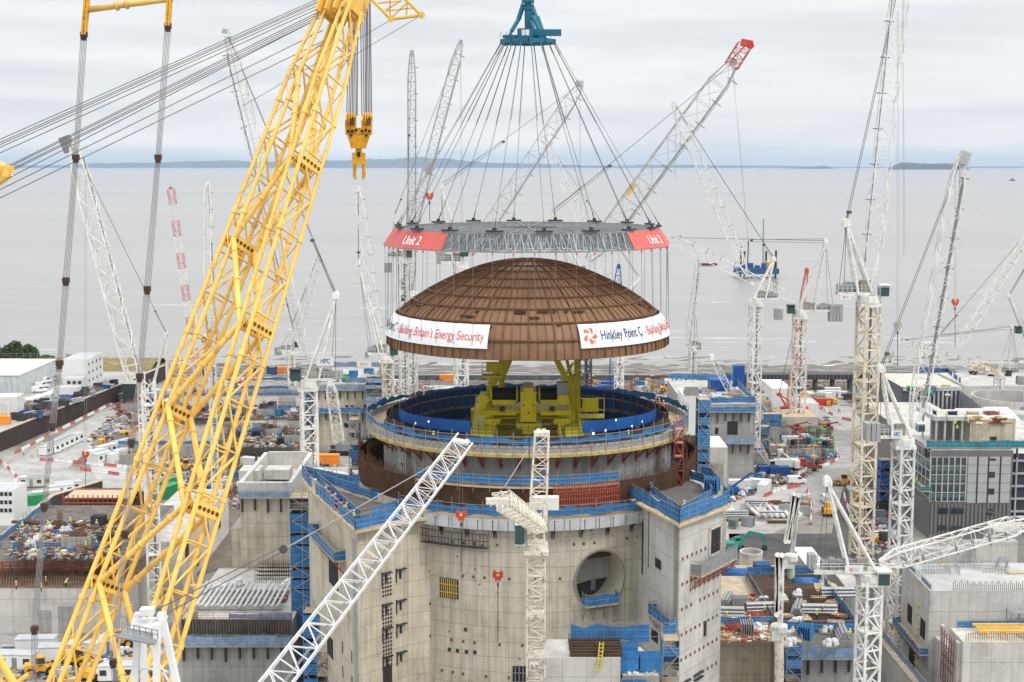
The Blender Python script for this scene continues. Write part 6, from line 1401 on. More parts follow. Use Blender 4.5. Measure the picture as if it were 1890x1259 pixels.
fence('blue net rail on top of the white box shaft', [V((X(1259, 318), 318.2, 32.4)), V((X(1293, 318), 318.2, 32.4))], 1.6, blue_net)
o = bldg('stair_core', 'white stair core with an open front and red rail right of the round shell', 1307, 1338, 238, 10, 0, 37, conc_l, whitep, cat='tower'); openings(o, [(1323, 875, 2.5, 4.2)], M('shaft_shadow', (.32, .31, .29)), 'recess'); part(o, 'handrail', red, lambda m: (m.bar(P(1308, 850, 237.5), P(1324, 878, 237.5), .1), m.bar(P(1306, 856, 237.5), P(1322, 884, 237.5), .1)))
bldg('stair_core', 'narrow pale wall fin beside the white stair core', 1297, 1306, 240, 12, 0, 40, conc_l, whitep, cat='wall')
# crane base blocks
for lab, px0, px1, Yf, d_, zt in (('square concrete base block under the lettered white mast', 1440, 1510, 428, 14, 4.5), ('stepped base with blue rail under the white crane right of centre', 1368, 1412, 378, 14, 4)):
    b = bldg('foundation_block', lab, px0, px1, Yf, d_, 0, zt, conc_l, ply, cat='base'); b['short'] = 'that crane base'; 
    if px0 < 1400: fence('blue rail around the crane base right of centre', [V((X(px0, Yf), Yf+.2, zt)), V((X(px1, Yf), Yf+.2, zt))], 1.3, blue_net)
# right middle netted slabs
low('scaffold-topped concrete slab left of the lettered mast', 1392, 1440, 400, 40, 7, 'the scaffold-topped slab', sides='FR')
b12 = low('concrete slab with orange timber and red steel in the right foreground', 1326, 1432, 206, 26, 13.5, 'the red-steel slab', conc, sides='FR', roof=M('plywood_deck', (.50, .40, .28), .85, var=.35, scale=.5))
b13 = low('dark rebar-matted slab with a plywood patch in the right foreground', 1436, 1586, 200, 30, 14.5, 'the rebar slab', conc_g, sides='FRB', roof=rebar, h=2.0)
ledge(b13, 'blue panelled ledge under the front of the rebar slab', 10.8, 1.6, blue_lt, 2.2)
part(b13, 'rebar_mat', rebar, lambda m: [m.bar((X(1445, 203)+i*.4, 203+j*3, 14.5), (X(1445, 203)+i*.4, 203+j*3, 15.5), .05) for i in range(30) for j in range(6)] + [m.bar((X(1445, 203), 202+j*1.2, 15), (X(1580, 203), 202+j*1.2, 15), .07) for j in range(16)])
part(b13, 'plywood_patch', ply, lambda m: m.poly([P(1525+26*math.cos(t*.628)*1.0, 1128+20*math.sin(t*.628), 221) if False else V((X(1528, 221)+2.4*math.cos(t*.628), 221+6*math.sin(t*.628), 14.56)) for t in range(10)]))
b14 = bldg('concrete_block', 'cream concrete wall block with a round tank behind, in the right yard', 1362, 1500, 246, 4, 0, 9.8, conc_l, slab); b14['short'] = 'the cream wall block'
part(b14, 'edge_rail', M('rail_orange', (.70, .33, .04), .6), lambda m: [m.bx(X(1362, 246), X(1500, 246), 246+k*3.8, 246.1+k*3.8, 10.3+j*.5, 10.38+j*.5) for k in range(2) for j in range(2)])
o = thing('round_tank', 'round concrete tank ring behind the cream wall block', 'tank', (X(1386, 256), 256, 0)); part(o, 'shell', conc_l, lambda m: m.sweep([(2.4, 0), (2.4, 10.8), (2.1, 10.8), (2.1, 0)], (X(1386, 256), 256, .02), 28))
o = bldg('stair_cabin', 'white concrete cabin with sloping roof and dark doorway in the right yard', 1487, 1524, 236, 12, 0, 14.2, conc_l, whitep); openings(o, [(1505, 1092, 1.0, 2.2)])
bldg('concrete_block', 'grey stepped block left of the long right-hand wall', 1560, 1592, 236, 16, 0, 10, conc_g, slab)
for lab, px, Yf, ln, z_ in (('large blue steel pipe lying behind the red-steel slab', 1326, 236, 7, 11), ('blue steel pipe drum beside the rebar slab', 1464, 226, 4.5, 12.5)):
    t = thing('steel_pipe', lab, 'pipe', (X(px, Yf), Yf, z_)); part(t, 'pipe_body', M('pipe_blue', (.02, .14, .38), .4), lambda m: m.bar((X(px, Yf), Yf, z_+1.4), (X(px, Yf)+ln, Yf, z_+1.4), 1.3, 20, cap=True), True); part(t, 'saddle', timber, lambda m: [m.bx(X(px, Yf)+k, X(px, Yf)+k+.3, Yf-1.2, Yf+1.2, z_, z_+.3) for k in (.6, ln-1)])
scaffold_tower('blue netted scaffold stair in front of the rebar slab', X(1462, 196), 196, 2.4, 2.6, 0, 15, blue_net, cover=.75)
# --- big box lower right
zR = 16.9; xw = X(1778, 190, 16.9)
b15 = bldg('concrete_hall', 'huge pale concrete box hall at the lower right corner, open topped', None, None, 190, 6, 0, zR, conc_l, M('hall_floor', (.50, .46, .38), .85, var=.4), x0=xw, x1=xw+70); b15['short'] = 'the big corner hall'
b16 = bldg('concrete_hall', 'flat concrete roof slab at the back of the corner hall', None, None, 203.2, 15, 0, zR+3.6, conc_l, M('roof_patch', (.42, .42, .40), .85, var=.25, scale=.12), x0=xw-1, x1=xw+70); b16['short'] = 'the back roof of the corner hall'
bldg('concrete_hall', 'recessed pale inner wall between the two roofs of the corner hall', None, None, 196.2, 6.8, 0, zR-4, conc_l, slab, x0=xw, x1=xw+70, cat='wall')
part(b16, 'rebar_edge', rebar, lambda m: [m.bar((xw+3+i*.33, 203.6, zR+3.6), (xw+3+i*.33, 203.6, zR+5.0+.3*math.sin(i*2)), .05) for i in range(75)])
part(b15, 'rebar_edge', rebar, lambda m: [m.bar((xw+.6+i*.36, 190.5, zR), (xw+.6+i*.36, 190.5, zR+1.3), .04) for i in range(60)])
side_openings(b16, 'L', [(206, 13, 2.4, 3.2), (213, 13, 2.4, 3.2), (211, 5.5, 3, 4)], MC['opening_dark'], 'opening')
hung('narrow blue netted walkway along the left flank of the corner hall', V((xw-1.02, 218, 0)), V((xw-1.02, 203, 0)), 9.5, 1.4, blue_net, 1.3, steel)
fence('rail with blue netting on the left roof edge of the corner hall', [V((xw-.8, 203.3, zR+3.62)), V((xw-.8, 218, zR+3.62))], 1.2, blue_lt, step=1.5)
part(b15, 'side_frame', conc_l, lambda m: [m.bx(xw-.5, xw-.02, 191+k*7, 192+k*7, 0, zR-.5) for k in range(3)])
part(b15, 'formwork', M('formwork_dull', (.24, .085, .06), .8), lambda m: [m.bar((xw-.9, 191.5, 11+k*1.6), (xw-.9, 197, 11+k*1.6), .09) for k in range(4)] + [m.bar((xw-.9, 191.5+k*1.1, 8), (xw-.9, 191.5+k*1.1, 16.6), .08) for k in range(6)] + [m.bar((xw-.1, 191.5+k*1.1, 12), (xw-.9, 191.5+k*1.1, 12), .06) for k in range(6)])
part(b16, 'ladder', M('prop_yellow', (.62, .45, .05)), lambda m: [m.bx(xw-1.2, xw-1.05, 208, 209.6, 3+k*1.3, 3.2+k*1.3) for k in range(11)])
fence('blue sheeting strip inside the corner hall', [V((xw+1, 195.7, zR+.02)), V((xw+40, 195.7, zR+.02))], 1.5, blue_net)
t = thing('yellow_falsework', 'row of yellow falsework beams lying in the corner hall', 'falsework', (xw+10, 198, zR)); part(t, 'beam', yellow, lambda m: [m.bx(xw+3, xw+26, 191.4+k*1.4, 191.7+k*1.4, zR+1.0, zR+1.35) for k in range(3)] + [m.bx(xw+4+i*3, xw+4.3+i*3, 191, 195, zR+.6, zR+.9) for i in range(8)] + [m.box((xw+14, 193.4, zR+1.1), (2, 1.6, 2))]); part(t, 'prop', yellow, lambda m: [m.bar((xw+4+i*3, 193, zR), (xw+4+i*3, 193, zR+1), .1) for i in range(8)])
t = thing('scaffold_rack', 'grey scaffold stair cages standing inside the corner hall', 'scaffold', (xw+14, 208, zR-4)); part(t, 'frame', steel, lambda m: [m.bar((xw+11+i*2.2, 199+j*2, zR-4), (xw+11+i*2.2, 199+j*2, zR+1.6), .08) for i in range(6) for j in range(2)] + [m.bx(xw+11, xw+22, 198.9, 201.1, zR-3.5+k*1.6, zR-3.42+k*1.6) for k in range(4)] + [m.bar((xw+11+i*2.2, 199, zR-3), (xw+13.2+i*2.2, 201, zR+1), .06) for i in range(5)])
# long trench wall beside it
wall_strip('trench_wall', 'long low concrete trench wall with blue panels running up to the corner hall', [V((xw-5.2, 176, 0)), V((xw-6, 222, 0))], 0, 8.5, conc_l, 1.2); fence('blue panel fence on top of the long trench wall', [V((xw-5.2, 176, 8.8)), V((xw-6, 222, 8.8))], 1.5, blue_lt, step=1.6)
for lab, px0, px1, Yf, d_, zt, mt in (('concrete wall with square sockets at the far right behind the corner hall', 1800, 1878, 262, 2, 11, conc_l), ('pale yard wall below the glazed grey building', 1700, 1860, 282, 2, 3.2, conc_l), ('grey concrete yard block behind the socketed wall', 1840, 1930, 276, 8, 9, conc_g)):
    bldg('yard_wall', lab, px0, px1, Yf, d_, 0, zt, mt, slab, cat='wall')
# --- glazed grey building
YB = 300; xg = X(1716, YB); xe = X(1866, YB)
gb = bldg('grey_building', 'grey clad building under construction with a glazed corner and concrete upper storey', None, None, YB, 62, 0, 22.2, M('clad_dark', (.17, .165, .16), .5, var=.06), slab, x0=xg, x1=xe)
def gface(m, px0, px1, py0, py1, d=.12): a, b = P(px0, py1, YB), P(px1, py0, YB); m.bx(a.x, b.x, YB-d, YB-.005, a.z, b.z)
part(gb, 'light_cladding', M('clad_light', (.38, .385, .395), .45, var=.05), lambda m: (gface(m, 1784, 1866, 843, 928)))
part(gb, 'cladding_joint', dsteel, lambda m: [gface(m, 1784, 1866, y, y+.6, .14) for y in (858, 874, 891, 908)] + [gface(m, x, x+.5, 843, 928, .14) for x in (1803, 1823, 1845)] + [gface(m, 1716+k*7.4, 1716.4+k*7.4, 930, 985, .06) for k in range(20)])
gw = part(gb, 'glazing', M('glazing', (.05, .07, .075), .1, spec=.7), lambda m: gface(m, 1716, 1783, 843, 926, .1))
part(gw, 'mullion', ltgrey, lambda m: [gface(m, 1716+k*11, 1717.2+k*11, 843, 926, .22) for k in range(7)] + [gface(m, 1716, 1783, 843+k*16.3, 844.2+k*16.3, .2) for k in range(6)])
[part(gw, 'spandrel', M('spandrel_green', (.10, .14, .13), .2), lambda m: gface(m, 1717.5, 1782, y, y+7, .13)) for y in (862, 879, 911)]
for px, py, w_, h_ in ((1832, 848, 12, 4), (1830, 876, 12, 11), (1829, 907, 12, 11), (1827, 945, 11, 10), (1826, 976, 11, 9), (1740, 943, 19, 10), (1767, 943, 23, 10), (1739, 974, 18, 9), (1765, 975, 20, 9)):
    part(gb, 'window', glass, lambda m: gface(m, px-w_/2, px+w_/2, py-h_/2, py+h_/2, .17))
up = bldg('grey_building', 'raw concrete top storey of the grey building with a square hole', 1789, 1868, 303, 13, 22.2, 29.4, conc, M('roof_sandy', (.55, .50, .43), .8, var=.3)); openings(up, [(1833, 812, 1.6, 1.6)]); 
part(up, 'formwork', dred, lambda m: [m.bx(X(1820+k*4, 303), X(1820+k*4, 303)+.2, 302.6, 302.95, 28.0, 29.6) for k in range(8)] + [m.bx(X(1820, 303), X(1852, 303), 302.6, 302.9, 29.3, 29.6)])
st_ = thing('steel_storey', 'open steel frame storey with a grey roof edge beside the raw concrete storey', 'frame', (X(1750, 303), 303, 22.2)); x0, x1 = X(1722, 303), X(1788, 303)
part(st_, 'column', ltgrey, lambda m: [m.bx(x0+i*(x1-x0-.4)/4, x0+i*(x1-x0-.4)/4+.4, 303+j*10, 303.4+j*10, 22.2, 29.0) for i in range(5) for j in range(2)]); part(st_, 'roof_beam', ltgrey, lambda m: (m.bx(x0-.6, x1, 302.6, 303.3, 28.9, 29.9), m.bx(x0-.7, x0-.1, 303.3, 316, 28.9, 29.9))); part(st_, 'roof_deck', M('roof_sandy', (.55, .50, .43)), lambda m: m.bx(x0, x1, 303.3, 314, 29.3, 29.5)); part(st_, 'inner_wall', conc_g, lambda m: (m.bx(x0+2, x1, 312, 312.5, 22.2, 28.8)))
fence('dark blue edge rail along the roof of the open steel storey', [V((x0, 303, 29.9)), V((x0-.3, 315, 29.9))], 1.4, navy, cover=.3, postm=cblue); fence('dark blue edge rail across the front of the open steel storey', [V((x0, 303, 29.9)), V((xe, 303.5, 29.9))], 1.3, navy, cover=.15, postm=cblue)
sd = part(gb, 'side_cladding', M('clad_side', (.21, .20, .195), .5), lambda m: m.bx(xg-.12, xg-.01, 322, 362, 3, 17))
part(gb, 'side_glazing', MC['glazing'], lambda m: m.bx(xg-.1, xg-.01, 300.2, 321, 12, 22)); part(gb, 'side_mullion', ltgrey, lambda m: [m.bx(xg-.25, xg-.02, 300.2+k*3, 300.4+k*3, 12, 22) for k in range(8)] + [m.bx(xg-.25, xg-.02, 300.2, 321, 12+k*2.4, 12.2+k*2.4) for k in range(5)])
t = ledge(up, 'teal netted walkway below the raw concrete storey of the grey building', 22.6, 2.0, teal_net, 1.8, x0=xg-1, x1=xe+6)
hung('teal netted catch platform hung on the left flank of the grey building', V((xg, 322, 0)), V((xg, 299, 0)), 12.2, 2.6, teal_net, 1.4, steel)
wing = bldg('grey_building', 'unclad floors with pale edge beams at the far right behind the grey building', None, None, 306, 40, 0, 20, M('floor_dark', (.045, .055, .075), .7), slab, x0=xe+.4, x1=xe+40); part(wing, 'edge_beam', ltgrey, lambda m: [m.bx(xe+.5, xe+40, 305.5, 305.9, 2+k*3.2, 2.5+k*3.2) for k in range(6)] + [m.bx(xe+3+k*6, xe+3.4+k*6, 305.4, 305.85, 0, 20) for k in range(5)])
bk = bldg('grey_building', 'flat sandy roofed hall with a row of louvred frames behind the grey building', 1662, 1772, 392, 26, 0, 21.4, M('clad_frame', (.10, .105, .115), .5), M('roof_sandy', (.58, .53, .46))); bk['short'] = 'the louvred hall'
part(bk, 'frame', ltgrey, lambda m: [m.bx(X(1680+k*8, 392), X(1680+k*8, 392)+.5, 391.6, 391.98, 8, 20.4) for k in range(12)] + [m.bx(X(1664, 392), X(1772, 392), 391.5, 391.97, 20.2, 21.6), m.bx(X(1664, 392), X(1772, 392), 391.6, 391.97, 13, 13.4)])
fence('dark blue rail along the back of the louvred hall roof', [V((X(1690, 417), 417, 21.5)), V((X(1745, 417), 417, 21.5)), V((X(1772, 395), 396, 21.5))], 2.2, cblue, cover=.8)
th = thing('louvre_screen', 'sloping blue-grey louvre screen wall descending right of the louvred hall', 'screen', (X(1790, 370), 370, 12)); part(th, 'frame', M('screen_grey', (.28, .30, .33), .5, .3), lambda m: [m.quad((X(1768, 392)+.2, 392, 8), (X(1808, 340), 340, 22.5-8), (X(1808, 340), 340, 27-2), (X(1768, 392)+.2, 392, 20.4))] + [m.bar((X(1768, 392)+(X(1808, 340)-X(1768, 392))*k/10-.2, 392-52*k/10, 9+.5*k), (X(1768, 392)+(X(1808, 340)-X(1768, 392))*k/10-.2, 392-52*k/10, 20.6+.45*k), .25) for k in range(11)])
# round tank hall and white tent on the right
o = thing('round_hall', 'pale curved concrete tank wall at the far right behind the grey building', 'tank', (X(1860, 430), 430, 0)); part(o, 'wall', conc_l, lambda m: m.sweep([(12.5, 0), (12.5, 11.5), (12, 11.5), (12, 0)], (X(1862, 430), 430, .02), 60)); part(o, 'blue_panel', blue_lt, lambda m: m.sweep([(12.6, 6.5), (12.6, 10)], (X(1862, 430), 430, 0), 24, R(-5), R(70)))
o = thing('white_tent', 'peaked white tent roof beyond the raw concrete storey', 'tent', (X(1830, 372), 372, 8)); xa, xb = X(1806, 372), X(1880, 372); xm_ = X(1818, 372)
part(o, 'roof', M('tent_white', (.8, .8, .8)), lambda m: (m.quad((xa-1, 366, 14), (xb, 366, 14), (xb-3, 374, 18.5), (xm_, 374, 18.5)), m.quad((xb, 382, 14), (xa-1, 382, 14), (xm_, 374, 18.5), (xb-3, 374, 18.5)), m.poly([(xa-1, 382, 14), (xa-1, 366, 14), (xm_, 374, 18.5)]), m.poly([(xb, 366, 14), (xb, 382, 14), (xb-3, 374, 18.5)]))); part(o, 'wall', whitep, lambda m: m.bx(xa, xb-1, 367, 381, 0, 14))
for lab, px0, px1, Yf, d_, zt in (('pale flat concrete slab yard building behind the white tent', 1800, 1960, 410, 12, 9), ('low concrete service block by the shore at the far right', 1780, 1960, 470, 30, 8)):
    b = bldg('service_block', lab, px0, px1, Yf, d_, 0, zt, conc_l, slab); b['short'] = 'the far right block'
# --- shore line: sea wall, trestle, berms
for lab, nm, x0, x1, y, d_, z0, z1, mt in (('long concrete sea wall along the shore', 'sea_wall', -150, 330, 538, 2.6, -1, .5, M('wall_tan', (.40, .35, .28), .85, var=.3, scale=.15)), ('long dark steel barrier behind the shore road', 'barrier_wall', -60, 120, 528, 1, 0, 2.2, M('barrier_dark', (.10, .11, .12), .7, var=.35)), ('low pale bund wall in front of the shore road', 'bund_wall', -40, 150, 516, 1.2, 0, 1.6, M('bund_pale', (.46, .42, .37), .85, var=.3))):
    o = thing(nm, lab, 'wall', ((x0+x1)/2, y, 0)); part(o, 'wall', mt, lambda m: m.bx(x0, x1, y, y+d_, z0, z1)); part(o, 'coping', conc_g, lambda m: m.bx(x0, x1, y-.2, y+d_*.4, z1+.003, z1+.25)); [part(o, 'pier', mt, lambda m: m.bx(x0+k*6, x0+k*6+.6, y-.5, y-.01, z0, z1)) for k in range(int((x1-x0)/6))]
o = thing('trestle', 'long dark steel trestle bridge along the shore right of centre', 'bridge', (X(1520, 500), 500, 0)); xa, xb = X(1345, 500), X(1610, 500)
part(o, 'deck', dsteel, lambda m: m.bx(xa, xb, 500, 506, 5.2, 7.2)); [part(o, 'pier', M('pier_dark', (.09, .09, .09), .8), lambda m: m.bx(xa+k*7, xa+k*7+1.0, 501, 505, 0, 5.19)) for k in range(8)]; part(o, 'rail', greym, lambda m: [m.bx(xa+k*1.5, xa+k*1.5+.15, 499.8, 499.95, 5.2, 8.2) for k in range(38)])
o = bldg('pump_house', 'long dark roofed conveyor gallery beside the shore, far right', 1772, 1960, 505, 8, 3, 7, M('gallery_dark', (.16, .15, .14), .7), greym, cat='gallery')
for lab, px0, px1, Yf, d_, zt, mt in (('row of blue site cabins beside the white office block', 192, 238, 500, 10, 5.4, blue_lt), ('long low white warehouse behind the round-holed block', 590, 700, 470, 14, 5, offw), ('white warehouse shed near the red crane', 1425, 1462, 470, 20, 7, whitep), ('dark green machine container stack at the end of the dark retaining wall', 226, 250, 474, 9, 8, M('dark_green', (.035, .05, .045), .6)), ('white lean-to workshop with open bays behind the lettered mast', 1478, 1512, 452, 12, 4.6, offw), ('long pale store beside the shore behind the brown dome', 800, 860, 486, 8, 4, ltgrey)):
    b = bldg('site_shed', lab, px0, px1, Yf, d_, 6 if px1 < 200 else 0, zt, mt, None if mt is not whitep else whitep, cat='shed')
# vessels
def WINV(py): return G(945, py, -14).y
def vessel():
    Y = WINV(512); 
    th = thing('jack_up_barge', 'blue and yellow jack-up barge with black legs standing in the sea', 'barge', P(1394, 520, Y)); a, b = X(1358, Y), X(1434, Y); zw = -14
    part(th, 'hull', M('hull_blue', (.03, .09, .20), .6), lambda m: m.bx(a, b, Y-12, Y+12, zw+4, zw+9)); part(th, 'leg', black, lambda m: [m.bar((x, Y+y, zw-1), (x, Y+y, zw+h), .9, 8, cap=True) for x, y, h in ((a+3, -10, 30), (b-3, -10, 26), (a+10, 10, 24), (b-8, 10, 24))])
    part(th, 'deckhouse', yellow, lambda m: (m.bx(b-9, b-1, Y-8, Y+8, zw+9, zw+15), m.bx(b-7, b-3, Y-9, Y-4, zw+15, zw+18))); part(th, 'deck_cargo', cblue, lambda m: [m.bx(a+5+k*6, a+9+k*6, Y-9, Y-5, zw+9, zw+12+k % 2*2) for k in range(4)])
    part(th, 'crane_boom', M('boom_teal', (.10, .28, .28), .5), lambda m: lattice(m, P(1409, 500, Y), P(1409, 404, Y), (1, 0, 0), 1.5, 1.5, 18, .16, .1, lambda t: (1-.6*t, 1-.6*t)))
    part(th, 'pile', black, lambda m: m.bar(P(1380, 495, Y), P(1381, 446, Y), .5, 8))
    Y2 = WINV(490); t2 = thing('tugboat', 'small red and dark tug on the sea left of the barge', 'boat', P(1308, 489, Y2)); c = P(1308, 489, Y2)
    part(t2, 'hull', M('hull_dark', (.05, .05, .08), .6), lambda m: (m.prism([(c.x-8, Y2-2), (c.x+6, Y2-2), (c.x+9, Y2), (c.x+6, Y2+2), (c.x-8, Y2+2)], -14.2, -12))); part(t2, 'deck', red, lambda m: m.prism([(c.x-7.6, Y2-1.8), (c.x+5.8, Y2-1.8), (c.x+8.4, Y2), (c.x+5.8, Y2+1.8), (c.x-7.6, Y2+1.8)], -11.99, -11.4)); w_ = part(t2, 'wheelhouse', whitep, lambda m: m.bx(c.x-3.6, c.x-.6, Y2-1.2, Y2+1.2, -11.4, -8.6)); part(w_, 'window', glass, lambda m: m.bx(c.x-3.4, c.x-.8, Y2-1.26, Y2-1.21, -10, -9)); part(t2, 'mast', dsteel, lambda m: m.bar((c.x-2, Y2, -8.6), (c.x-2, Y2, -5.5), .12))
    Y3 = WINV(334); c = P(1868, 333, Y3); t3 = thing('ship', 'tiny grey ship far out near the right edge', 'ship', c)
    part(t3, 'hull', M('ship_grey', (.10, .12, .16), .7), lambda m: m.prism([(c.x-18, Y3-4), (c.x+14, Y3-4), (c.x+22, Y3), (c.x+14, Y3+4), (c.x-18, Y3+4)], -14.5, -6)); part(t3, 'superstructure', MC['ship_grey'], lambda m: (m.bx(c.x-4, c.x+8, Y3-3, Y3+3, -6, 2), m.bar((c.x+2, Y3, 2), (c.x+2, Y3, 16), .8)))
vessel()
setmode('w')
# ------------------------------------------------------------------ people: one continuous body grown with the Skin modifier
def make_body(pose):
    J = {'pel': (0, 0, .95, .15, .115), 'chest': (0, 0, 1.25, .17, .12), 'neck': (0, .01, 1.48, .07, .07), 'head': (0, -.02, 1.60, .10, .115), 'crown': (0, -.01, 1.72, .085, .10)}
    E = [('pel', 'chest'), ('chest', 'neck'), ('neck', 'head'), ('head', 'crown')]
    for s, n in ((-1, 'l'), (1, 'r')):
        st = {'stand': (0, 0), 'walk': (.22*s, -.1*s), 'bend': (.02, 0), 'reach': (.05*s, 0)}[pose]
        J['hip'+n] = (.1*s, 0, .88, .10, .11); J['knee'+n] = (.11*s, -st[0]*.5-.02, .50, .07, .075); J['ank'+n] = (.12*s, -st[0]-.0, .09, .05, .055); J['toe'+n] = (.13*s, -st[0]-.17, .04, .05, .04)
        ar = {'stand': ((.27, .02, 1.12), (.29, -.10, .88)), 'walk': ((.26, .14*s, 1.14), (.27, .06*s, .90)), 'bend': ((.27, -.16, 1.12), (.22, -.38, 1.0)), 'reach': ((.30, -.12, 1.25), (.24, -.36, 1.34))}[pose]
        J['sh'+n] = (.19*s, 0, 1.41, .075, .075); J['el'+n] = (ar[0][0]*s, ar[0][1], ar[0][2], .05, .05); J['wr'+n] = (ar[1][0]*s, ar[1][1], ar[1][2], .036, .036); J['ha'+n] = (ar[1][0]*s*.98, ar[1][1]-.03, ar[1][2]-.12, .03, .045)
        E += [('pel', 'hip'+n), ('hip'+n, 'knee'+n), ('knee'+n, 'ank'+n), ('ank'+n, 'toe'+n), ('chest', 'sh'+n), ('sh'+n, 'el'+n), ('el'+n, 'wr'+n), ('wr'+n, 'ha'+n)]
    if pose == 'bend':
        for k, v in list(J.items()):
            if v[2] > 1.0: dz = v[2]-.95; J[k] = (v[0], v[1]-.55*dz, .95+.8*dz, v[3], v[4])
    ks = list(J); me = bpy.data.meshes.new('body'); me.from_pydata([J[k][:3] for k in ks], [(ks.index(a), ks.index(b)) for a, b in E], [])
    o = bpy.data.objects.new('body', me); COL.objects.link(o); md = o.modifiers.new('skin', 'SKIN'); md.use_smooth_shade = True
    for i, k in enumerate(ks): me.skin_vertices[0].data[i].radius = J[k][3:5]; me.skin_vertices[0].data[i].use_root = (k == 'pel')
    o.modifiers.new('sub', 'SUBSURF').levels = 1
    ev = o.evaluated_get(bpy.context.evaluated_depsgraph_get()); out = bpy.data.meshes.new_from_object(ev); hd = J['crown']; hh = J['head']
    bpy.data.objects.remove(o); bpy.data.meshes.remove(me); return out, hd, hh
def person_proto(pose, vest, hat):
    def mk():
        me, hd, hh = make_body(pose); me.materials.clear()
        for x in (navy, vest, skin): me.materials.append(x)
        zt = hh[2]-.07
        for p in me.polygons:
            c = p.center; p.material_index = 2 if (c.z > zt) else 1 if (c.z > .84 and (abs(c.x) < .42)) else 0
            p.use_smooth = True
        t = bpy.data.objects.new('person', None); COL.objects.link(t); b = bpy.data.objects.new('body', me); COL.objects.link(b); b.parent = t
        m = MB(); c = V(hd[:3])+V((0, 0, -.01)); m.sweep([(.165, -.02), (.135, .0), (.12, .07), (.07, .12), (.001, .135)], c, 12); m.box(c+V((0, -.15, -.01)), (.2, .14, .02)); m.build('helmet', hat, t)
        m = MB(); m.sweep([(.20, 1.08), (.20, 1.13)], (0, 0, 0), 10); m2 = m.build('reflective_band', M('reflective', (.75, .77, .75), .3), t)
        if pose == 'bend': m2.rotation_euler = (R(18), 0, 0); m2.location = (0, .22, .02)
        t['category'] = 'person'; return t
    return mk
for pose in ('stand', 'walk', 'bend', 'reach'):
    for c, v in (('yellow', hivis), ('orange', hivo)): PROTO[pose+c] = (person_proto(pose, v, pwhite), False)
# ------------------------------------------------------------------ yard objects
def single(name, cat, fn):
    def mk():
        t = bpy.data.objects.new(name, None); COL.objects.link(t); t['category'] = cat; fn(t); return t
    return mk
def container_of(c, L=6.06):
    def fn(t):
        m = MB(); w_, h = 2.44, 2.59; n = int(L/.28)
        for i in range(n):
            x0, x1 = -L/2+L*i/n, -L/2+L*(i+1)/n; o = .05 if i % 2 else 0
            for s in (-1, 1): m.bx(x0, x1, s*(w_/2-o)-.03, s*(w_/2-o)+.03, .12, h-.1)
        m.bx(-L/2, L/2, -w_/2+.05, w_/2-.05, h-.1, h); m.bx(-L/2, L/2, -w_/2, w_/2, 0, .12); m.bx(-L/2, -L/2+.06, -w_/2+.04, w_/2-.04, .12, h-.1)
        for s in (-1, 1):
            m.bx(-L/2-.01, L/2+.01, s*w_/2-.06, s*w_/2+.06, h-.12, h+.02)
            for x in (-L/2, L/2): m.bx(x-.08, x+.08, s*w_/2-.08, s*w_/2+.08, 0, h)
        m.build('container_shell', c, t); m = MB(); [m.bx(L/2-.04, L/2+.03, s*.6-.57, s*.6+.57, .15, h-.12) for s in (-1, 1)]; d = m.build('door', c, t); m = MB(); [m.bar((L/2+.06, y, .2), (L/2+.06, y, h-.2), .03) for y in (-.9, -.3, .3, .9)]; m.build('locking_bar', ltgrey, d)
    return fn
def cabin_fn(c, L=7.2):
    def fn(t):
        m = MB(); m.bx(-L/2, L/2, -1.4, 1.4, .25, 2.8); m.build('cabin_body', c, t); m = MB(); m.bx(-L/2-.1, L/2+.1, -1.5, 1.5, 2.8, 2.95); m.build('roof', ltgrey, t)
        for x in (-2.2, 2.2):
            m = MB(); m.bx(x-.6, x+.6, -1.44, -1.4, 1.2, 2.2); w_ = m.build('window', glass, t)
        m = MB(); m.bx(-.45, .45, -1.45, -1.4, .3, 2.35); m.build('door', greym, t); m = MB(); [m.box((x, 0, .12), (.3, 2.4, .25)) for x in (-L/2+.5, 0, L/2-.5)]; m.build('skid', dsteel, t)
    return fn
def barrier_fn(c):
    def fn(t):
        m = MB(); pr = [(-.28, 0), (-.28, .2), (-.12, .45), (-.09, .95), (.09, .95), (.12, .45), (.28, .2), (.28, 0)]
        for x0, x1 in ((-.98, .98),):
            n = len(m.v)
            for x in (x0, x1): m.v += [(x, y, z_) for y, z_ in pr]
            k = len(pr)
            for i in range(k-1): m.f.append((n+i, n+k+i, n+k+i+1, n+i+1)); m.m.append(0)
            m.f.append(tuple(n+i for i in range(k))); m.m.append(0); m.f.append(tuple(n+k+i for i in reversed(range(k)))); m.m.append(0)
        m.build('barrier_body', c, t); m = MB(); m.bx(-1.04, -.98, -.08, .08, .2, .8); m.bx(.98, 1.04, -.08, .08, .2, .8); m.build('connector', c, t)
    return fn
def wheels(m, xs, ys, r_, w_):
    for x in xs:
        for y in ys: m.bar((x, y-w_/2, r_), (x, y+w_/2, r_), r_, 14, cap=True)
def wheel_parts(t, xs, y, r_, w_, rimm=ltgrey):
    for x in xs:
        for s in (-1, 1):
            m = MB(); m.bar((x, s*y-w_/2, r_), (x, s*y+w_/2, r_), r_, 16, cap=True); o = m.build('wheel', black, t); m = MB(); m.bar((x, s*(y+w_/2)-.01, r_), (x, s*(y+w_/2)+.02, r_), r_*.55, 10, cap=True); m.build('rim', rimm, o)
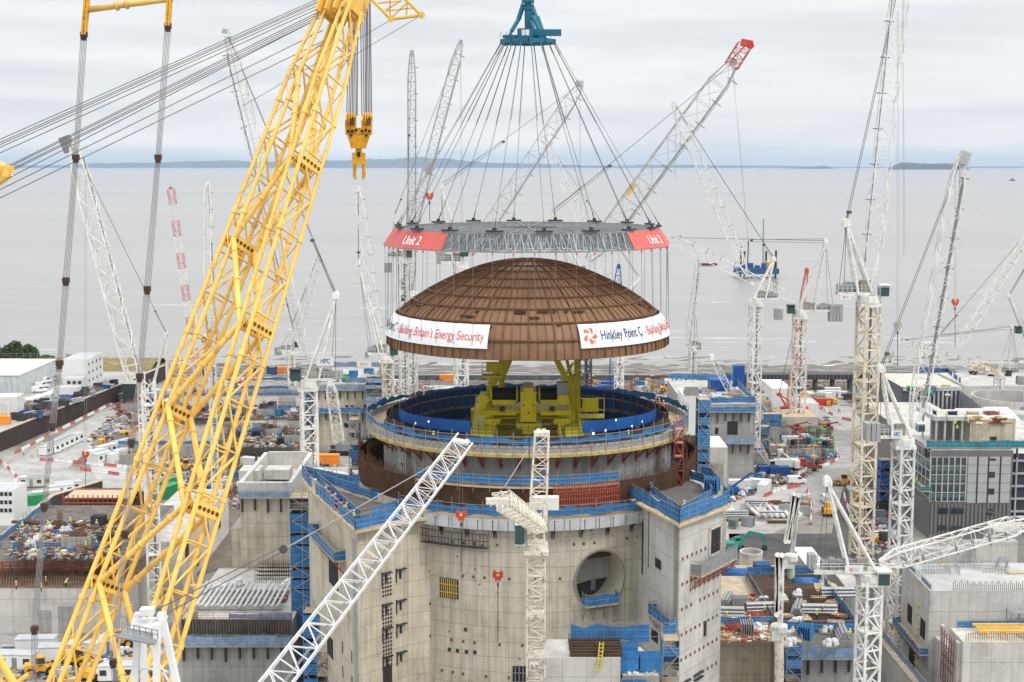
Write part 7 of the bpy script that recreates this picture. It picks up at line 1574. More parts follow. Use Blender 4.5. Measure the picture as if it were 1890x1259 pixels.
def van_fn(c):
    def fn(t):
        m = MB(); side = [(-2.7, .45), (-2.7, 2.3), (1.0, 2.35), (1.75, 1.45), (2.65, 1.2), (2.75, .45)]; n = len(m.v); k = len(side)
        for y in (-.98, .98): m.v += [(x, y*(1 if z_ < 1.5 else .92), z_) for x, z_ in side]
        for i in range(k): j = (i+1) % k; m.f.append((n+i, n+j, n+k+j, n+k+i)); m.m.append(0)
        m.f.append(tuple(n+i for i in reversed(range(k)))); m.m.append(0); m.f.append(tuple(n+k+i for i in range(k))); m.m.append(0)
        m.build('body', c, t); m = MB(); m.quad((1.08, -.86, 2.28), (1.08, .86, 2.28), (1.76, .93, 1.5), (1.76, -.93, 1.5)); 
        for q in range(len(m.v)): m.v[q] = (m.v[q][0]+.03, m.v[q][1], m.v[q][2]+.03)
        m.build('windscreen', glass, t)
        m = MB(); [m.quad((.1, s*.975, 1.5), (1.4, s*.99, 1.5), (.98, s*.95, 2.15), (.1, s*.95, 2.15)) for s in (-1, 1)]; m.build('window', glass, t)
        for s in (-1, 1): m = MB(); m.box((2.72, s*.72, .85), (.1, .35, .22)); m.build('headlight', whitep, t)
        wheel_parts(t, (-1.7, 1.75), .86, .36, .24)
    return fn
def tipper_fn(c):
    def fn(t):
        m = MB(); m.bx(-2.8, .4, -1, 1, .9, 1.2); m.build('load_bed', greym, t); m = MB(); m.bx(.5, 2.2, -1, 1, .5, 1.3); m.bx(.5, 1.9, -.95, .95, 1.3, 2.2); m.build('cab', c, t); m = MB(); m.bx(.7, 1.94, -.97, .97, 1.4, 2.05); m.build('window', glass, t); wheel_parts(t, (-1.9, 1.5), .86, .42, .3)
        m = MB(); m.bx(-2.8, .4, -1.02, -.95, 1.2, 1.6); m.bx(-2.8, .4, .95, 1.02, 1.2, 1.6); m.build('side_board', c, t)
    return fn
def loader_fn(t):
    m = MB(); m.bx(-3, -.6, -1.1, 1.1, .9, 2.1); m.bx(-.6, 2.0, -.8, .8, .9, 1.6); m.build('body', orange_y, t); m = MB(); m.bx(-1.1, .5, -.8, .8, 2.1, 3.4); c = m.build('cab', orange_y, t); m = MB(); m.bx(-1.0, .53, -.83, .83, 2.2, 3.2); m.build('window', glass, c); wheel_parts(t, (-1.9, 1.5), 1.1, .8, .55, orange_y)
    m = MB(); [m.beam((1.2, s*.5, 1.8), (3.0, s*.5, .8), .25, .4) for s in (-1, 1)]; m.build('arm', orange_y, t); m = MB(); m.bx(3.0, 4.0, -1.4, 1.4, .25, .4); m.bx(3.0, 3.15, -1.4, 1.4, .4, 1.4); [m.bx(3.15, 4.0, s*1.4-.04, s*1.4+.04, .4, 1.0) for s in (-1, 1)]; m.build('bucket', greym, t)
def excavator_of(c):
    def fn(t):
        for s in (-1, 1): m = MB(); m.bx(-2.1, 2.1, s*1.2-.32, s*1.2+.32, .1, .95); [m.bar((x, s*1.2-.32, .5), (x, s*1.2+.32, .5), .48, 10, cap=True) for x in (-2.1, 2.1)]; m.build('track', black, t)
        m = MB(); m.bx(-2.6, 1.2, -1.35, 1.35, 1.1, 2.2); m.build('house', c, t); m = MB(); m.bx(0, 1.5, .2, 1.3, 2.2, 3.2); q = m.build('cab', c, t); m = MB(); m.bx(.1, 1.54, .18, 1.33, 2.3, 3.05); m.build('window', glass, q)
        m = MB(); m.beam((1.0, -.3, 2.0), (3.6, -.3, 4.8), .45, .6); m.beam((3.5, -.3, 4.7), (6.6, -.3, 4.0), .45, .55); m.build('boom', c, t); m = MB(); m.beam((6.5, -.3, 4.2), (7.6, -.3, 1.2), .4, .45); m.build('stick', c, t); m = MB(); m.bx(6.9, 7.9, -.95, .35, .2, 1.2); m.build('bucket', dsteel, t)
    return fn
def lift_fn(t):
    m = MB(); m.bx(-1.6, 1.6, -1, 1, .6, 1.2); m.bx(-1.2, 1.0, -.9, .9, 1.2, 2.0); m.build('chassis', cblue, t); wheel_parts(t, (-1.2, 1.2), 1.0, .48, .35); m = MB(); m.beam((-1, 0, 1.9), (5.4, 0, 5.6), .4, .5); m.beam((5.3, 0, 5.5), (7.6, 0, 4.9), .3, .35); m.build('boom', cblue, t)
    m = MB(); [m.bar((7.5+x, y, 4.3), (7.5+x, y, 5.4), .05) for x in (0, 1.1) for y in (-.9, .9)]; [m.bar((7.5, s*.9, z_), (8.6, s*.9, z_), .05) for s in (-1, 1) for z_ in (4.3, 5.4)]; m.bx(7.5, 8.6, -.9, .9, 4.2, 4.28); m.build('basket', cblue, t)
def mixer_fn(t):
    m = MB(); m.bx(-4, 4, -1.1, 1.1, .8, 1.2); m.build('chassis', dsteel, t); m = MB(); m.bx(2.4, 4.3, -1.2, 1.2, 1.2, 3); c = m.build('cab', whitep, t); m = MB(); m.bx(3.2, 4.33, -1.1, 1.1, 2, 2.8); m.build('window', glass, c); m = MB()
    for a, b, r0, r1 in ((-3.6, -2, .7, 1.3), (-2, .6, 1.3, 1.25), (.6, 2, 1.25, .6)): m.bar((a, 0, 2.6+(-a)*.1), (b, 0, 2.6+(-b)*.1), r0, 16, r2=r1, cap=True)
    m.build('drum', M('drum_tan', (.5, .44, .33), .6), t); wheel_parts(t, (-3, -1.7, 3), 1.0, .5, .35)
def stack_fn(fn, name, mat):
    def f(t): m = MB(); fn(m, random.Random(name)); m.build(name, mat, t); b = MB(); [b.bx(-1.2, 1.2, y-.06, y+.06, 0, .1) for y in (-.7, .7)]; b.build('bearer', timber, t)
    return f
def boards(m, r):
    for k in range(3): m.bx(-1.3+r.uniform(-.15, .1), 1.3+r.uniform(-.1, .15), -.75+r.uniform(-.1, .1), .75, .1+k*.14, .21+k*.14)
def bars_(m, r):
    for k in range(26): y, z_ = r.uniform(-.6, .6), .12+r.uniform(0, .6); m.bar((-3, y, z_), (3, y+r.uniform(-.1, .1), z_), .045)
def pipes_(m, r):
    for k in range(3):
        for j in range(4-k): m.bar((-3, -.9+j*.6+k*.3, .38+k*.52), (3, -.9+j*.6+k*.3, .38+k*.52), .28, 10, cap=True)
def blocks_(m, r):
    for i in range(3):
        for j in range(2): m.bx(-1.6+i*1.1, -.6+i*1.1, -.9+j*.95, 0+j*.9, .1, 1.0+r.uniform(0, .35))
def cage_(m, r):
    for x in range(9):
        for y in (-.8, .8): m.bar((-2+x*.5, y, .1), (-2+x*.5, y, 1.7), .04)
        m.bar((-2+x*.5, -.8, 1.7), (-2+x*.5, .8, 1.7), .04); m.bar((-2+x*.5, -.8, .1), (-2+x*.5, .8, .1), .04)
    for z_ in (.1, .6, 1.1, 1.7):
        for y in (-.8, .8): m.bar((-2, y, z_), (2, y, z_), .04)
def frame_(m, r):
    for k in range(6): m.bx(-1.5, 1.5, -1.0+k*.38, -.85+k*.38, .1, 2.3)
    m.bx(-1.5, -1.38, -1.1, 1.1, .3, .45); m.bx(1.38, 1.5, -1.1, 1.1, .3, .45)
def flat_(m, r):
    for j in range(2):
        z_ = .12+j*.3
        for k in range(6): m.bx(-1.6, 1.6, -1.2+k*.46, -1.08+k*.46, z_, z_+.2)
        for k in range(5): m.bx(-1.6+k*.78, -1.48+k*.78, -1.19, 1.21, z_+.02, z_+.16)
def bags_(m, r):
    for k in range(8): c = V((r.uniform(-1, 1), r.uniform(-.6, .6), .35+.5*(k > 5))); [m.box(c, (.9-.25*j, .8-.2*j, .4+.35*j), r.uniform(0, 3)) for j in range(2)]
def skip_(m, r):
    a = [(-1.8, -.85), (1.8, -.85), (1.8, .85), (-1.8, .85)]; b = [(-1.3, -.8), (1.3, -.8), (1.3, .8), (-1.3, .8)]
    for i in range(4): j = (i+1) % 4; m.quad((*b[i], .12), (*b[j], .12), (*a[j], 1.5), (*a[i], 1.5))
    m.bx(-1.3, 1.3, -.8, .8, .1, .2)
def tank_(m, r): m.bar((-1.4, 0, .95), (1.4, 0, .95), .8, 14, cap=True); m.bx(-1.1, -.9, -.7, .7, .1, .5); m.bx(.9, 1.1, -.7, .7, .1, .5)
ITEMS = {}
for cn, cm in (('blue', cblue), ('red', cred), ('green', green), ('orange', orange), ('white', whitep), ('grey', ltgrey)):
    PROTO['container_'+cn] = (single('shipping_container', 'container', container_of(cm)), False); ITEMS['container_'+cn] = cn+' steel shipping container'
for cn, cm in (('white', whitep), ('cream', M('cabin_cream', (.6, .57, .47), .6)), ('blue', blue_lt)): PROTO['cabin_'+cn] = (single('site_cabin', 'cabin', cabin_fn(cm)), False); ITEMS['cabin_'+cn] = cn+' site cabin'
for cn, cm in (('white', whitep), ('red', M('faded_red_plastic', (.50, .13, .11), .6, var=.25))): PROTO['barrier_'+cn] = (single('road_barrier', 'barrier', barrier_fn(cm)), False)
for cn, cm in (('white', whitep), ('silver', ltgrey), ('blue', cblue)): PROTO['van_'+cn] = (single('parked_van', 'van', van_fn(cm)), False); ITEMS['van_'+cn] = cn+' van parked'
PROTO['pickup'] = (single('pickup_truck', 'truck', tipper_fn(whitep)), False); ITEMS['pickup'] = 'small white flatbed truck'
PROTO['loader'] = (single('wheel_loader', 'loader', loader_fn), False); ITEMS['loader'] = 'yellow wheel loader'
PROTO['excavator_green'] = (single('excavator', 'excavator', excavator_of(M('machine_green', (.01, .28, .20), .5))), False); PROTO['excavator_yellow'] = (single('excavator', 'excavator', excavator_of(orange_y)), False); ITEMS['excavator_yellow'] = 'yellow excavator'
PROTO['lift'] = (single('boom_lift', 'lift', lift_fn), False); PROTO['mixer'] = (single('concrete_mixer', 'truck', mixer_fn), False)
for k, lab, nm, cat, fn, mt in (('boards', 'stack of pale plywood boards', 'board_stack', 'boards', boards, ply), ('timber', 'stack of brown timber', 'timber_stack', 'timber', boards, timber), ('rebar', 'bundle of rusty reinforcing bars', 'rebar_bundle', 'rebar', bars_, rustm), ('pipes', 'stack of grey steel tubes', 'tube_stack', 'tubes', pipes_, steel), ('blocks', 'group of pale concrete blocks', 'block_stack', 'blocks', blocks_, conc_l), ('cage', 'rusty reinforcement cage', 'rebar_cage', 'cage', cage_, rustm), ('forms_red', 'pile of red formwork frames', 'formwork_stack', 'formwork', flat_, dred), ('forms_blue', 'row of blue formwork panels', 'formwork_stack', 'formwork', frame_, blue_net), ('forms_dark', 'row of black formwork frames', 'formwork_stack', 'formwork', frame_, dsteel), ('forms_grey', 'row of grey formwork frames', 'formwork_stack', 'formwork', frame_, steel), ('bags', 'heap of white bulk bags', 'bag_heap', 'bags', bags_, bag), ('skip_blue', 'blue open waste skip', 'waste_skip', 'skip', skip_, cblue), ('skip_yellow', 'yellow open waste skip', 'waste_skip', 'skip', skip_, yellow), ('tank', 'white horizontal tank', 'storage_tank', 'tank', tank_, whitep), ('tank_green', 'green horizontal tank', 'storage_tank', 'tank', tank_, green), ('scaf', 'stillage of galvanised scaffold frames', 'scaffold_stillage', 'stillage', cage_, steel), ('blue_crate', 'blue steel crate rack', 'crate_rack', 'rack', cage_, blue_net)):
    PROTO[k] = (single(nm, cat, stack_fn(fn, {'boards': 'board', 'timber': 'plank', 'rebar': 'bar', 'pipes': 'tube', 'blocks': 'block'}.get(k, 'load'), mt)), False); ITEMS[k] = lab
def stub_fn(t):
    m = MB(); m.bx(-3, 3, -.25, .25, 0, 2.6); m.build('wall', conc_g, t); m = MB(); [m.bar((-2.9+i*.3, y, 2.6), (-2.9+i*.3, y, 3.9+.2*math.sin(i*2)), .035) for i in range(20) for y in (-.15, .15)]; m.build('starter_bar', rustm, t); m = MB(); [m.bar((x, -.3, 2.2), (x, -1.7, 0), .06) for x in (-2, 0, 2)]; m.build('prop', steel, t)
def colcage_fn(t):
    m = MB(); [m.bar((x, y, 0), (x, y, 4.2), .04) for x in (-.5, -.17, .17, .5) for y in (-.5, .5)]; [m.bx(-.55, .55, -.55, .55, .3+k*.5, .34+k*.5) for k in range(8)]; m.build('cage_body', rustm, t); m = MB(); m.bx(-.9, .9, -.9, .9, 0, .25); m.build('foot', conc_g, t)
def genset_fn(t):
    m = MB(); m.bx(-1.6, 1.6, -.7, .7, .25, 1.9); m.build('housing', orange_y, t); m = MB(); m.bx(-1.65, 1.65, -.75, .75, 0, .24); m.build('skid', dsteel, t); m = MB(); m.bx(-1.2, -.2, -.73, -.7, .6, 1.5); m.build('grille', black, t); m = MB(); m.bar((1.1, 0, 1.9), (1.1, 0, 2.5), .09, 8); m.build('exhaust', dsteel, t)
def light_fn(t):
    m = MB(); m.bx(-1, 1, -.6, .6, .4, 1.3); m.build('trailer', yellow, t); m = MB(); m.bar((0, 0, 1.3), (0, 0, 7), .08, 6); m.build('mast', ltgrey, t); m = MB(); [m.box((x, -.1, 7), (.45, .2, .35)) for x in (-.6, -.1, .4)]; m.bar((-.8, 0, 6.9), (.7, 0, 6.9), .04); m.build('lamp_head', greym, t); wheel_parts(t, (0,), .6, .3, .2)
def tele_fn(t):
    m = MB(); m.bx(-2.2, 1.8, -.9, .9, .7, 1.5); m.build('body', dred, t); m = MB(); m.bx(-.6, .8, .1, .95, 1.5, 2.5); c = m.build('cab', dred, t); m = MB(); m.bx(-.5, .83, .08, .97, 1.6, 2.4); m.build('window', glass, c); m = MB(); m.beam((-2, -.4, 1.9), (3.6, -.4, 3.2), .4, .45); m.build('boom', dred, t); m = MB(); m.bx(3.6, 4.6, -.9, .1, 2.5, 2.6); m.build('fork', dsteel, t); wheel_parts(t, (-1.5, 1.2), .9, .55, .4)
for k, lab, nm, cat, fn in (('stub', 'concrete stub with starter bars', 'wall_stub', 'wall', stub_fn), ('colcage', 'upright rusty column cage', 'column_cage', 'cage', colcage_fn), ('genset', 'yellow generator set', 'generator', 'generator', genset_fn), ('light', 'mobile lighting tower', 'light_tower', 'light', light_fn), ('tele', 'red telescopic handler', 'telehandler', 'handler', tele_fn)):
    PROTO[k] = (single(nm, cat, fn), False); ITEMS[k] = lab
def inpoly(x, y, p):
    c = False; j = len(p)-1
    for i in range(len(p)):
        if (p[i][1] > y) != (p[j][1] > y) and x < (p[j][0]-p[i][0])*(y-p[i][1])/(p[j][1]-p[i][1])+p[i][0]: c = not c
        j = i
    return c
USED = []
def scatter(zone, where, poly, zz, n, kinds, md=5.0, seed=0, flip=0.5):
    r = random.Random(zone+str(seed)); xs = [p[0] for p in poly]; ys = [p[1] for p in poly]; got = 0
    for _ in range(n*30):
        if got >= n: break
        # even over the ground, not over the picture
        px = r.uniform(min(xs), max(xs)); i0, i1 = 1/(max(ys)-HOR), 1/(min(ys)-HOR); py = HOR+1/r.uniform(i0, i1)
        if not inpoly(px, py, poly): continue
        g = G(px, py, zz)
        if any((g.x-u[0])**2+(g.y-u[1])**2 < ((md+u[2])/2)**2 for u in USED if abs(u[3]-zz) < 2): continue
        k = r.choice(kinds); USED.append((g.x, g.y, md, zz)); got += 1
        place(k, g+V((0, 0, .03)), r.choice((0, 0, 1.57, 3.14, .3, -.4, 1.2))+r.uniform(-.1, .1), '%s %s' % (ITEMS[k], where), '%s %s' % (ITEMS[k], zone))
def crowd(zone, where, poly, zz, n, mix=.75, seed=0):
    r = random.Random(zone+str(seed)); xs = [p[0] for p in poly]; ys = [p[1] for p in poly]; got = 0
    for _ in range(n*40):
        if got >= n: break
        px = r.uniform(min(xs), max(xs)); py = r.uniform(min(ys), max(ys))
        if not inpoly(px, py, poly): continue
        c = 'yellow' if r.random() < mix else 'orange'; po = r.choice(('stand', 'walk', 'bend', 'stand', 'reach')); got += 1
        ph = {'stand': 'standing', 'walk': 'walking', 'bend': 'bending over', 'reach': 'reaching forward'}[po]
        place(po+c, G(px, py, zz)+V((0, 0, .03)), r.uniform(0, 6.28), 'worker in %s hi-vis %s %s' % (c, ph, where), 'workers %s' % where)
def line_barriers(where, pts, gap=2.12, pat='rw', zz=0, world=False):
    q = [G(*p, zz) for p in pts] if not world else pts; d = 0; i = 0
    for a, b in zip(q, q[1:]):
        L = (b-a).length; n = int(L/gap); an = math.atan2(b.y-a.y, b.x-a.x)
        for k in range(n):
            c = 'red' if i % 5 in (0, 1) else 'white'; i += 1
            place('barrier_'+c, a.lerp(b, (k+.5)/n)+V((0, 0, .025)), an, '%s plastic barrier %s' % (c, where), '%s barriers %s' % (c, where))
# --- the yards
line_barriers('below the dark retaining wall', [(28, 838), (120, 790), (222, 738)])
line_barriers('along the loop road in the left yard', [(72, 850), (100, 852), (170, 858), (250, 866)])
line_barriers('across the left yard below the huts', [(148, 868), (200, 875), (262, 884)])
line_barriers('at the left edge of the picture', [(0, 852), (20, 870), (34, 885), (26, 892)])
line_barriers('edging the left yard by the cream cabins', [(98, 895), (140, 896)])
line_barriers('along the right haul road', [(1460, 884), (1490, 868), (1520, 862), (1546, 850), (1545, 832)])
line_barriers('beside the van in the right yard', [(1410, 918), (1440, 905), (1478, 898)])
line_barriers('by the weathered crane', [(1556, 905), (1562, 930), (1575, 960)])
line_barriers('behind the lettered mast', [(1512, 752), (1545, 772), (1580, 780)])
line_barriers('down the edge of the pipe yard', [(1490, 905), (1498, 940), (1496, 970)])
line_barriers('left of the pipe yard', [(1405, 960), (1402, 940), (1412, 925)])
line_barriers('by the shore behind the shell', [(760, 716), (850, 715), (950, 716)])
line_barriers('by the shore right of the dome', [(1100, 716), (1200, 716), (1250, 718)])
vz = 6.04
for px, py, k, rz in ((77, 716, 'van_white', .7), (84, 707, 'van_white', .8), (98, 703, 'van_silver', .8), (73, 724, 'van_white', .2)):
    place(k, G(px, py, vz), rz, '%s van parked beside the low white office' % ITEMS[k].split()[0], 'vans parked by the office')
r = random.Random(21)
for i in range(9): place('tank', G(56+i*10+r.uniform(-2, 2), 742-i*3.0, vz), r.uniform(-.3, .6), 'white rounded tank along the terrace edge', 'white tanks on the terrace')
scatter('on the left terrace', 'on the terrace above the dark wall', [(22, 778), (45, 752), (120, 735), (205, 708), (215, 712), (60, 778)], vz, 60, ['forms_dark', 'forms_dark', 'scaf', 'cage', 'pipes', 'skip_blue'], 2.6)
scatter('at the terrace edge', 'at the left edge of the terrace', [(0, 785), (0, 745), (30, 765)], vz, 8, ['forms_red', 'skip_yellow', 'container_orange', 'tank_green'], 3.4)
for i in range(6): place('cabin_white', G(92+i*9, 838-i*4.2)+V((0, 0, .03)), 1.25, 'white hut in the left yard row', 'white huts in the left yard')
for i, (px, py) in enumerate(((178, 845), (196, 838), (190, 852), (214, 850), (224, 846), (236, 838), (207, 834), (228, 828))): place('cabin_white' if i % 3 else 'container_white', G(px, py)+V((0, 0, .03)), 1.1, ['white container among the huts by the boom', 'white hut in the cluster by the boom'][1 if i % 3 else 0], 'hut cluster in the left yard')
for i, (px, py, k) in enumerate(((60, 898, 'cabin_cream'), (75, 897, 'cabin_cream'), (86, 925, 'cabin_cream'), (112, 914, 'cabin_white'), (125, 908, 'cabin_white'), (70, 930, 'container_green'))): place(k, G(px, py)+V((0, 0, .03)), .1 if i < 2 else .5, ITEMS[k]+' right of the left edge block', 'cabins at the left edge')
for px, py, s_ in ((305, 905, 1.25), (312, 916, 1.25)): place('container_green', G(px, py)+V((0, 0, .03)), 1.2, 'bright green container behind the yellow boom', 'green containers behind the boom', sc=s_)
place('container_orange', G(603, 858)+V((0, 0, .03)), 0, 'long orange container in front of the round-holed block', sc=1.25); place('container_orange', G(528, 690)+V((0, 0, .03)), 0, 'far orange container near the shore by the small crane', sc=1.2); place('container_orange', G(825, 703)+V((0, 0, .03)), 0, 'small orange container by the shore below the dome')
scatter('in the left yard', 'in the yard left of the yellow boom', [(160, 810), (215, 755), (300, 740), (330, 850), (250, 880), (180, 830)], 0, 62, ['boards', 'timber', 'cage', 'forms_blue', 'forms_red', 'pipes', 'bags', 'skip_blue', 'rebar', 'blocks', 'excavator_yellow', 'stub', 'colcage', 'genset', 'light', 'tele', 'forms_dark', 'scaf'], 4.0)
scatter('behind the boom', 'behind the yellow boom legs', [(230, 740), (420, 720), (560, 715), (570, 745), (400, 760), (260, 780)], 0, 110, ['boards', 'timber', 'cage', 'forms_blue', 'forms_red', 'container_blue', 'container_white', 'bags', 'scaf', 'cabin_blue', 'loader', 'skip_yellow', 'stub', 'stub', 'colcage', 'genset', 'light', 'tele', 'forms_dark', 'rebar', 'forms_grey'], 4.2)
scatter('on the middle left ground', 'left of the tall concrete block', [(380, 860), (560, 845), (600, 870), (440, 930), (350, 930)], 0, 56, ['boards', 'timber', 'forms_red', 'forms_blue', 'bags', 'cage', 'container_white', 'blocks', 'tank_green', 'stub', 'colcage', 'forms_dark', 'scaf', 'rebar', 'tele'], 4.0)
scatter('along the shore', 'along the shore behind the dome', [(420, 712), (760, 700), (760, 716), (430, 722)], 0, 40, ['cabin_white', 'container_red', 'bags', 'forms_red', 'pipes', 'timber', 'cabin_blue', 'stub', 'light', 'genset'], 5)
scatter('right shore', 'near the shore right of the dome', [(1080, 708), (1260, 706), (1270, 724), (1090, 730)], 0, 44, ['container_blue', 'cabin_white', 'tank', 'forms_blue', 'bags', 'skip_yellow', 'timber', 'loader', 'stub', 'colcage', 'scaf', 'forms_dark'], 4.6)
for px, py, k, lab in ((1418, 876, 'container_blue', 'dark blue container beside the low white crawler crane'), (1438, 877, 'container_blue', 'second dark blue container beside the white crawler crane'), (1467, 862, 'container_red', 'red container behind the blue containers in the right yard'), (1490, 762, 'container_white', 'white container right of the lettered mast'), (1520, 748, 'container_red', 'red container under the long trestle'), (1452, 822, 'cabin_white', 'white cabin left of the lettered crane base')): place(k, G(px, py)+V((0, 0, .03)), .1, lab)
scatter('in the right yard', 'left of the right haul road', [(1400, 800), (1530, 790), (1540, 840), (1500, 868), (1405, 868)], 0, 84, ['boards', 'timber', 'forms_blue', 'forms_red', 'cage', 'scaf', 'bags', 'skip_yellow', 'blue_crate', 'rebar', 'blocks', 'tank_green', 'pipes', 'stub', 'colcage', 'genset', 'light', 'tele', 'forms_dark', 'forms_grey'], 3.2)
scatter('beside the stair core', 'beside the white stair core', [(1342, 880), (1400, 870), (1420, 905), (1345, 930)], 0, 20, ['blocks', 'container_white', 'forms_blue', 'forms_red', 'cage', 'skip_blue', 'bags'], 3.8)
scatter('beyond the lettered mast', 'beyond the lettered mast', [(1400, 735), (1570, 725), (1580, 748), (1420, 760)], 0, 56, ['container_white', 'timber', 'bags', 'forms_red', 'forms_blue', 'skip_yellow', 'cabin_white', 'loader', 'cage', 'stub', 'scaf', 'forms_dark', 'light', 'genset'], 4.4)
scatter('right of the weathered crane', 'below the left flank of the grey building', [(1560, 890), (1625, 880), (1660, 990), (1610, 1010)], 0, 56, ['scaf', 'pipes', 'bags', 'blocks', 'forms_red', 'forms_grey', 'blue_crate', 'timber', 'pickup', 'stub', 'colcage', 'genset', 'forms_dark', 'cage'], 3.2)
scatter('far right', 'behind the far right buildings', [(1600, 720), (1890, 700), (1890, 716), (1600, 745)], 0, 44, ['container_white', 'timber', 'loader', 'excavator_yellow', 'forms_red', 'cabin_white', 'pipes', 'skip_yellow', 'stub', 'scaf', 'forms_dark', 'light'], 5)
scatter('in the pipe yard', 'in the pipe yard', [(1340, 960), (1392, 930), (1490, 920), (1495, 962), (1350, 975)], 0, 22, ['pipes', 'forms_red', 'forms_grey', 'blocks', 'pipes', 'scaf', 'rebar'], 3.8)
for i in range(8):
    a = G(1402+i*11, 958); t = thing('white_pipe', 'long white steel pipe lying in the pipe yard', 'pipe', a, 'white pipes in the pipe yard'); t['label'] = 'long white pipe in the pipe yard'
    part(t, 'pipe_body', whitep, lambda m: m.bar(a+V((0, 0, .7)), a+V((-1.2+.2*i, 11-i % 3*2, .7)), .5, 12, cap=True), True); part(t, 'bearer', timber, lambda m: [m.box(a+V((0, k, .1)), (1.6, .3, .2)) for k in (1.5, 7)])
for i in range(5):
    a = G(1342+i*4.6, 952); t = thing('white_pipe', 'white pipe lying beside the stair core', 'pipe', a, 'white pipes beside the stair core'); part(t, 'pipe_body', whitep, lambda m: m.bar(a+V((0, 0, .5)), a+V((-.6, 9, .5)), .32, 10, cap=True), True); part(t, 'bearer', timber, lambda m: m.box(a+V((0, 3, .1)), (.9, .3, .2)))
place('van_white', G(1470, 893)+V((0, 0, .03)), .15, 'white van on the pale road beside the blue containers'); place('van_white', G(1524, 928)+V((0, 0, .03)), 1.6, 'white van driving on the dark road behind the white crane frame')
place('loader', G(1556, 896)+V((0, 0, .03)), 3.0, 'yellow wheel loader on the dark road beside the weathered crane'); place('loader', G(1527, 950)+V((0, 0, .03)), 1.4, 'yellow dumper loader further down the dark road'); place('loader', G(345, 868)+V((0, 0, .03)), .2, 'yellow wheel loader half hidden behind the yellow boom')
place('excavator_green', G(1357, 1016)+V((0, 0, .03)), .1, 'green excavator digging in the dark gravel right of the shell', sc=.95)
place('lift', G(1355, 912)+V((0, 0, .03)), .35, 'blue boom lift beside the white stair core', sc=1.0); place('mixer', G(1806, 690, 8.05), .2, 'concrete mixer truck with tan drum by the far right shore'); place('excavator_yellow', G(1836, 694, 8.05), 2.8, 'yellow excavator by the far right shore')
place('pickup', G(120, 1205)+V((0, 0, .03)), .3, 'small white flatbed truck under the lower left hall')
scatter('lower left yard', 'below the lower left hall', [(20, 1200), (230, 1192), (260, 1256), (20, 1259)], 0, 22, ['scaf', 'boards', 'blocks', 'bags', 'cabin_white', 'pipes', 'timber', 'loader'], 3.2)
# things on the slabs
scatter('on the crowded slab', 'on the crowded slab', [(420, 822), (555, 822), (552, 792), (425, 792)], 5.2, 40, ['boards', 'timber', 'forms_blue', 'rebar', 'bags', 'cage', 'scaf', 'stub', 'colcage', 'forms_dark'], 3.0)
scatter('on the stepped slab', 'on the stepped slab', [(310, 770), (550, 770), (545, 752), (320, 752)], 6.0, 36, ['boards', 'forms_blue', 'rebar', 'bags', 'cage', 'forms_red', 'stub', 'colcage', 'forms_dark'], 3.0)
scatter('on the red-steel slab', 'on the right foreground plywood deck', [(1335, 1175), (1425, 1175), (1420, 1110), (1340, 1110)], 13.5, 22, ['forms_red', 'boards', 'bags', 'pipes', 'forms_grey', 'timber', 'forms_red'], 2.9)
scatter('on the rebar slab', 'on the dark rebar slab', [(1445, 1195), (1570, 1195), (1560, 1100), (1445, 1100)], 14.5, 20, ['boards', 'bags', 'timber', 'pipes', 'bags', 'forms_blue'], 3)
scatter('on the left hall', 'on the lower left hall deck', [(20, 1030), (225, 1030), (230, 965), (40, 965)], 13.2, 30, ['bags', 'rebar', 'cage', 'boards', 'timber', 'bags', 'forms_dark', 'rebar', 'colcage', 'stub'], 2.8)
scatter('on the cream roof', 'on the cream flat roof', [(490, 880), (580, 880), (575, 850), (495, 850)], 6.5, 10, ['boards', 'forms_red', 'timber', 'blocks'], 3.4)
scatter('on the bag bay', 'in the bay beside the right tower', [(1152, 1240), (1206, 1240), (1206, 1212), (1152, 1212)], 23.6, 6, ['boards', 'forms_blue', 'bags'], 1.8)
scatter('on the annex', 'on the plank-roofed annex', [(345, 1150), (530, 1150), (530, 1080), (360, 1080)], 14.02, 8, ['boards', 'forms_red', 'bags'], 2.6)
scatter('on the louvred hall', 'on the louvred hall roof', [(1670, 735), (1760, 735), (1750, 712), (1690, 712)], 21.4, 8, ['forms_blue', 'boards', 'timber', 'tank_green'], 4)
scatter('on the grey roof', 'on the grey building roof', [(1790, 785), (1860, 785), (1850, 762), (1790, 762)], 29.4, 8, ['timber', 'boards', 'forms_red'], 3.2)
scatter('on the square block', 'on the square-doored block', [(1270, 745), (1385, 745), (1380, 715), (1280, 715)], 23.6, 12, ['forms_blue', 'boards', 'bags', 'cage'], 3.2)
scatter('on the round-holed block', 'on the round-holed block', [(592, 708), (690, 708), (690, 692), (594, 692)], 20.6, 10, ['forms_blue', 'boards', 'tank_green', 'bags'], 3.4)
scatter('in the trench', 'in the trench beside the corner hall', [(1648, 1120), (1690, 1120), (1716, 1255), (1640, 1255)], 0, 16, ['forms_blue', 'timber', 'cage', 'forms_red', 'stub', 'bags', 'scaf'], 3.0)
scatter('on the hall roof', 'on the back roof of the corner hall', [(1720, 1062), (1885, 1062), (1880, 1046), (1730, 1046)], 20.2, 7, ['boards', 'scaf', 'pipes', 'genset', 'bags'], 3.0)
scatter('on the wall block', 'on the cream wall block', [(1405, 1060), (1495, 1060), (1490, 1050), (1410, 1050)], 9.8, 4, ['forms_blue', 'boards', 'bags', 'cage'], 2.8)
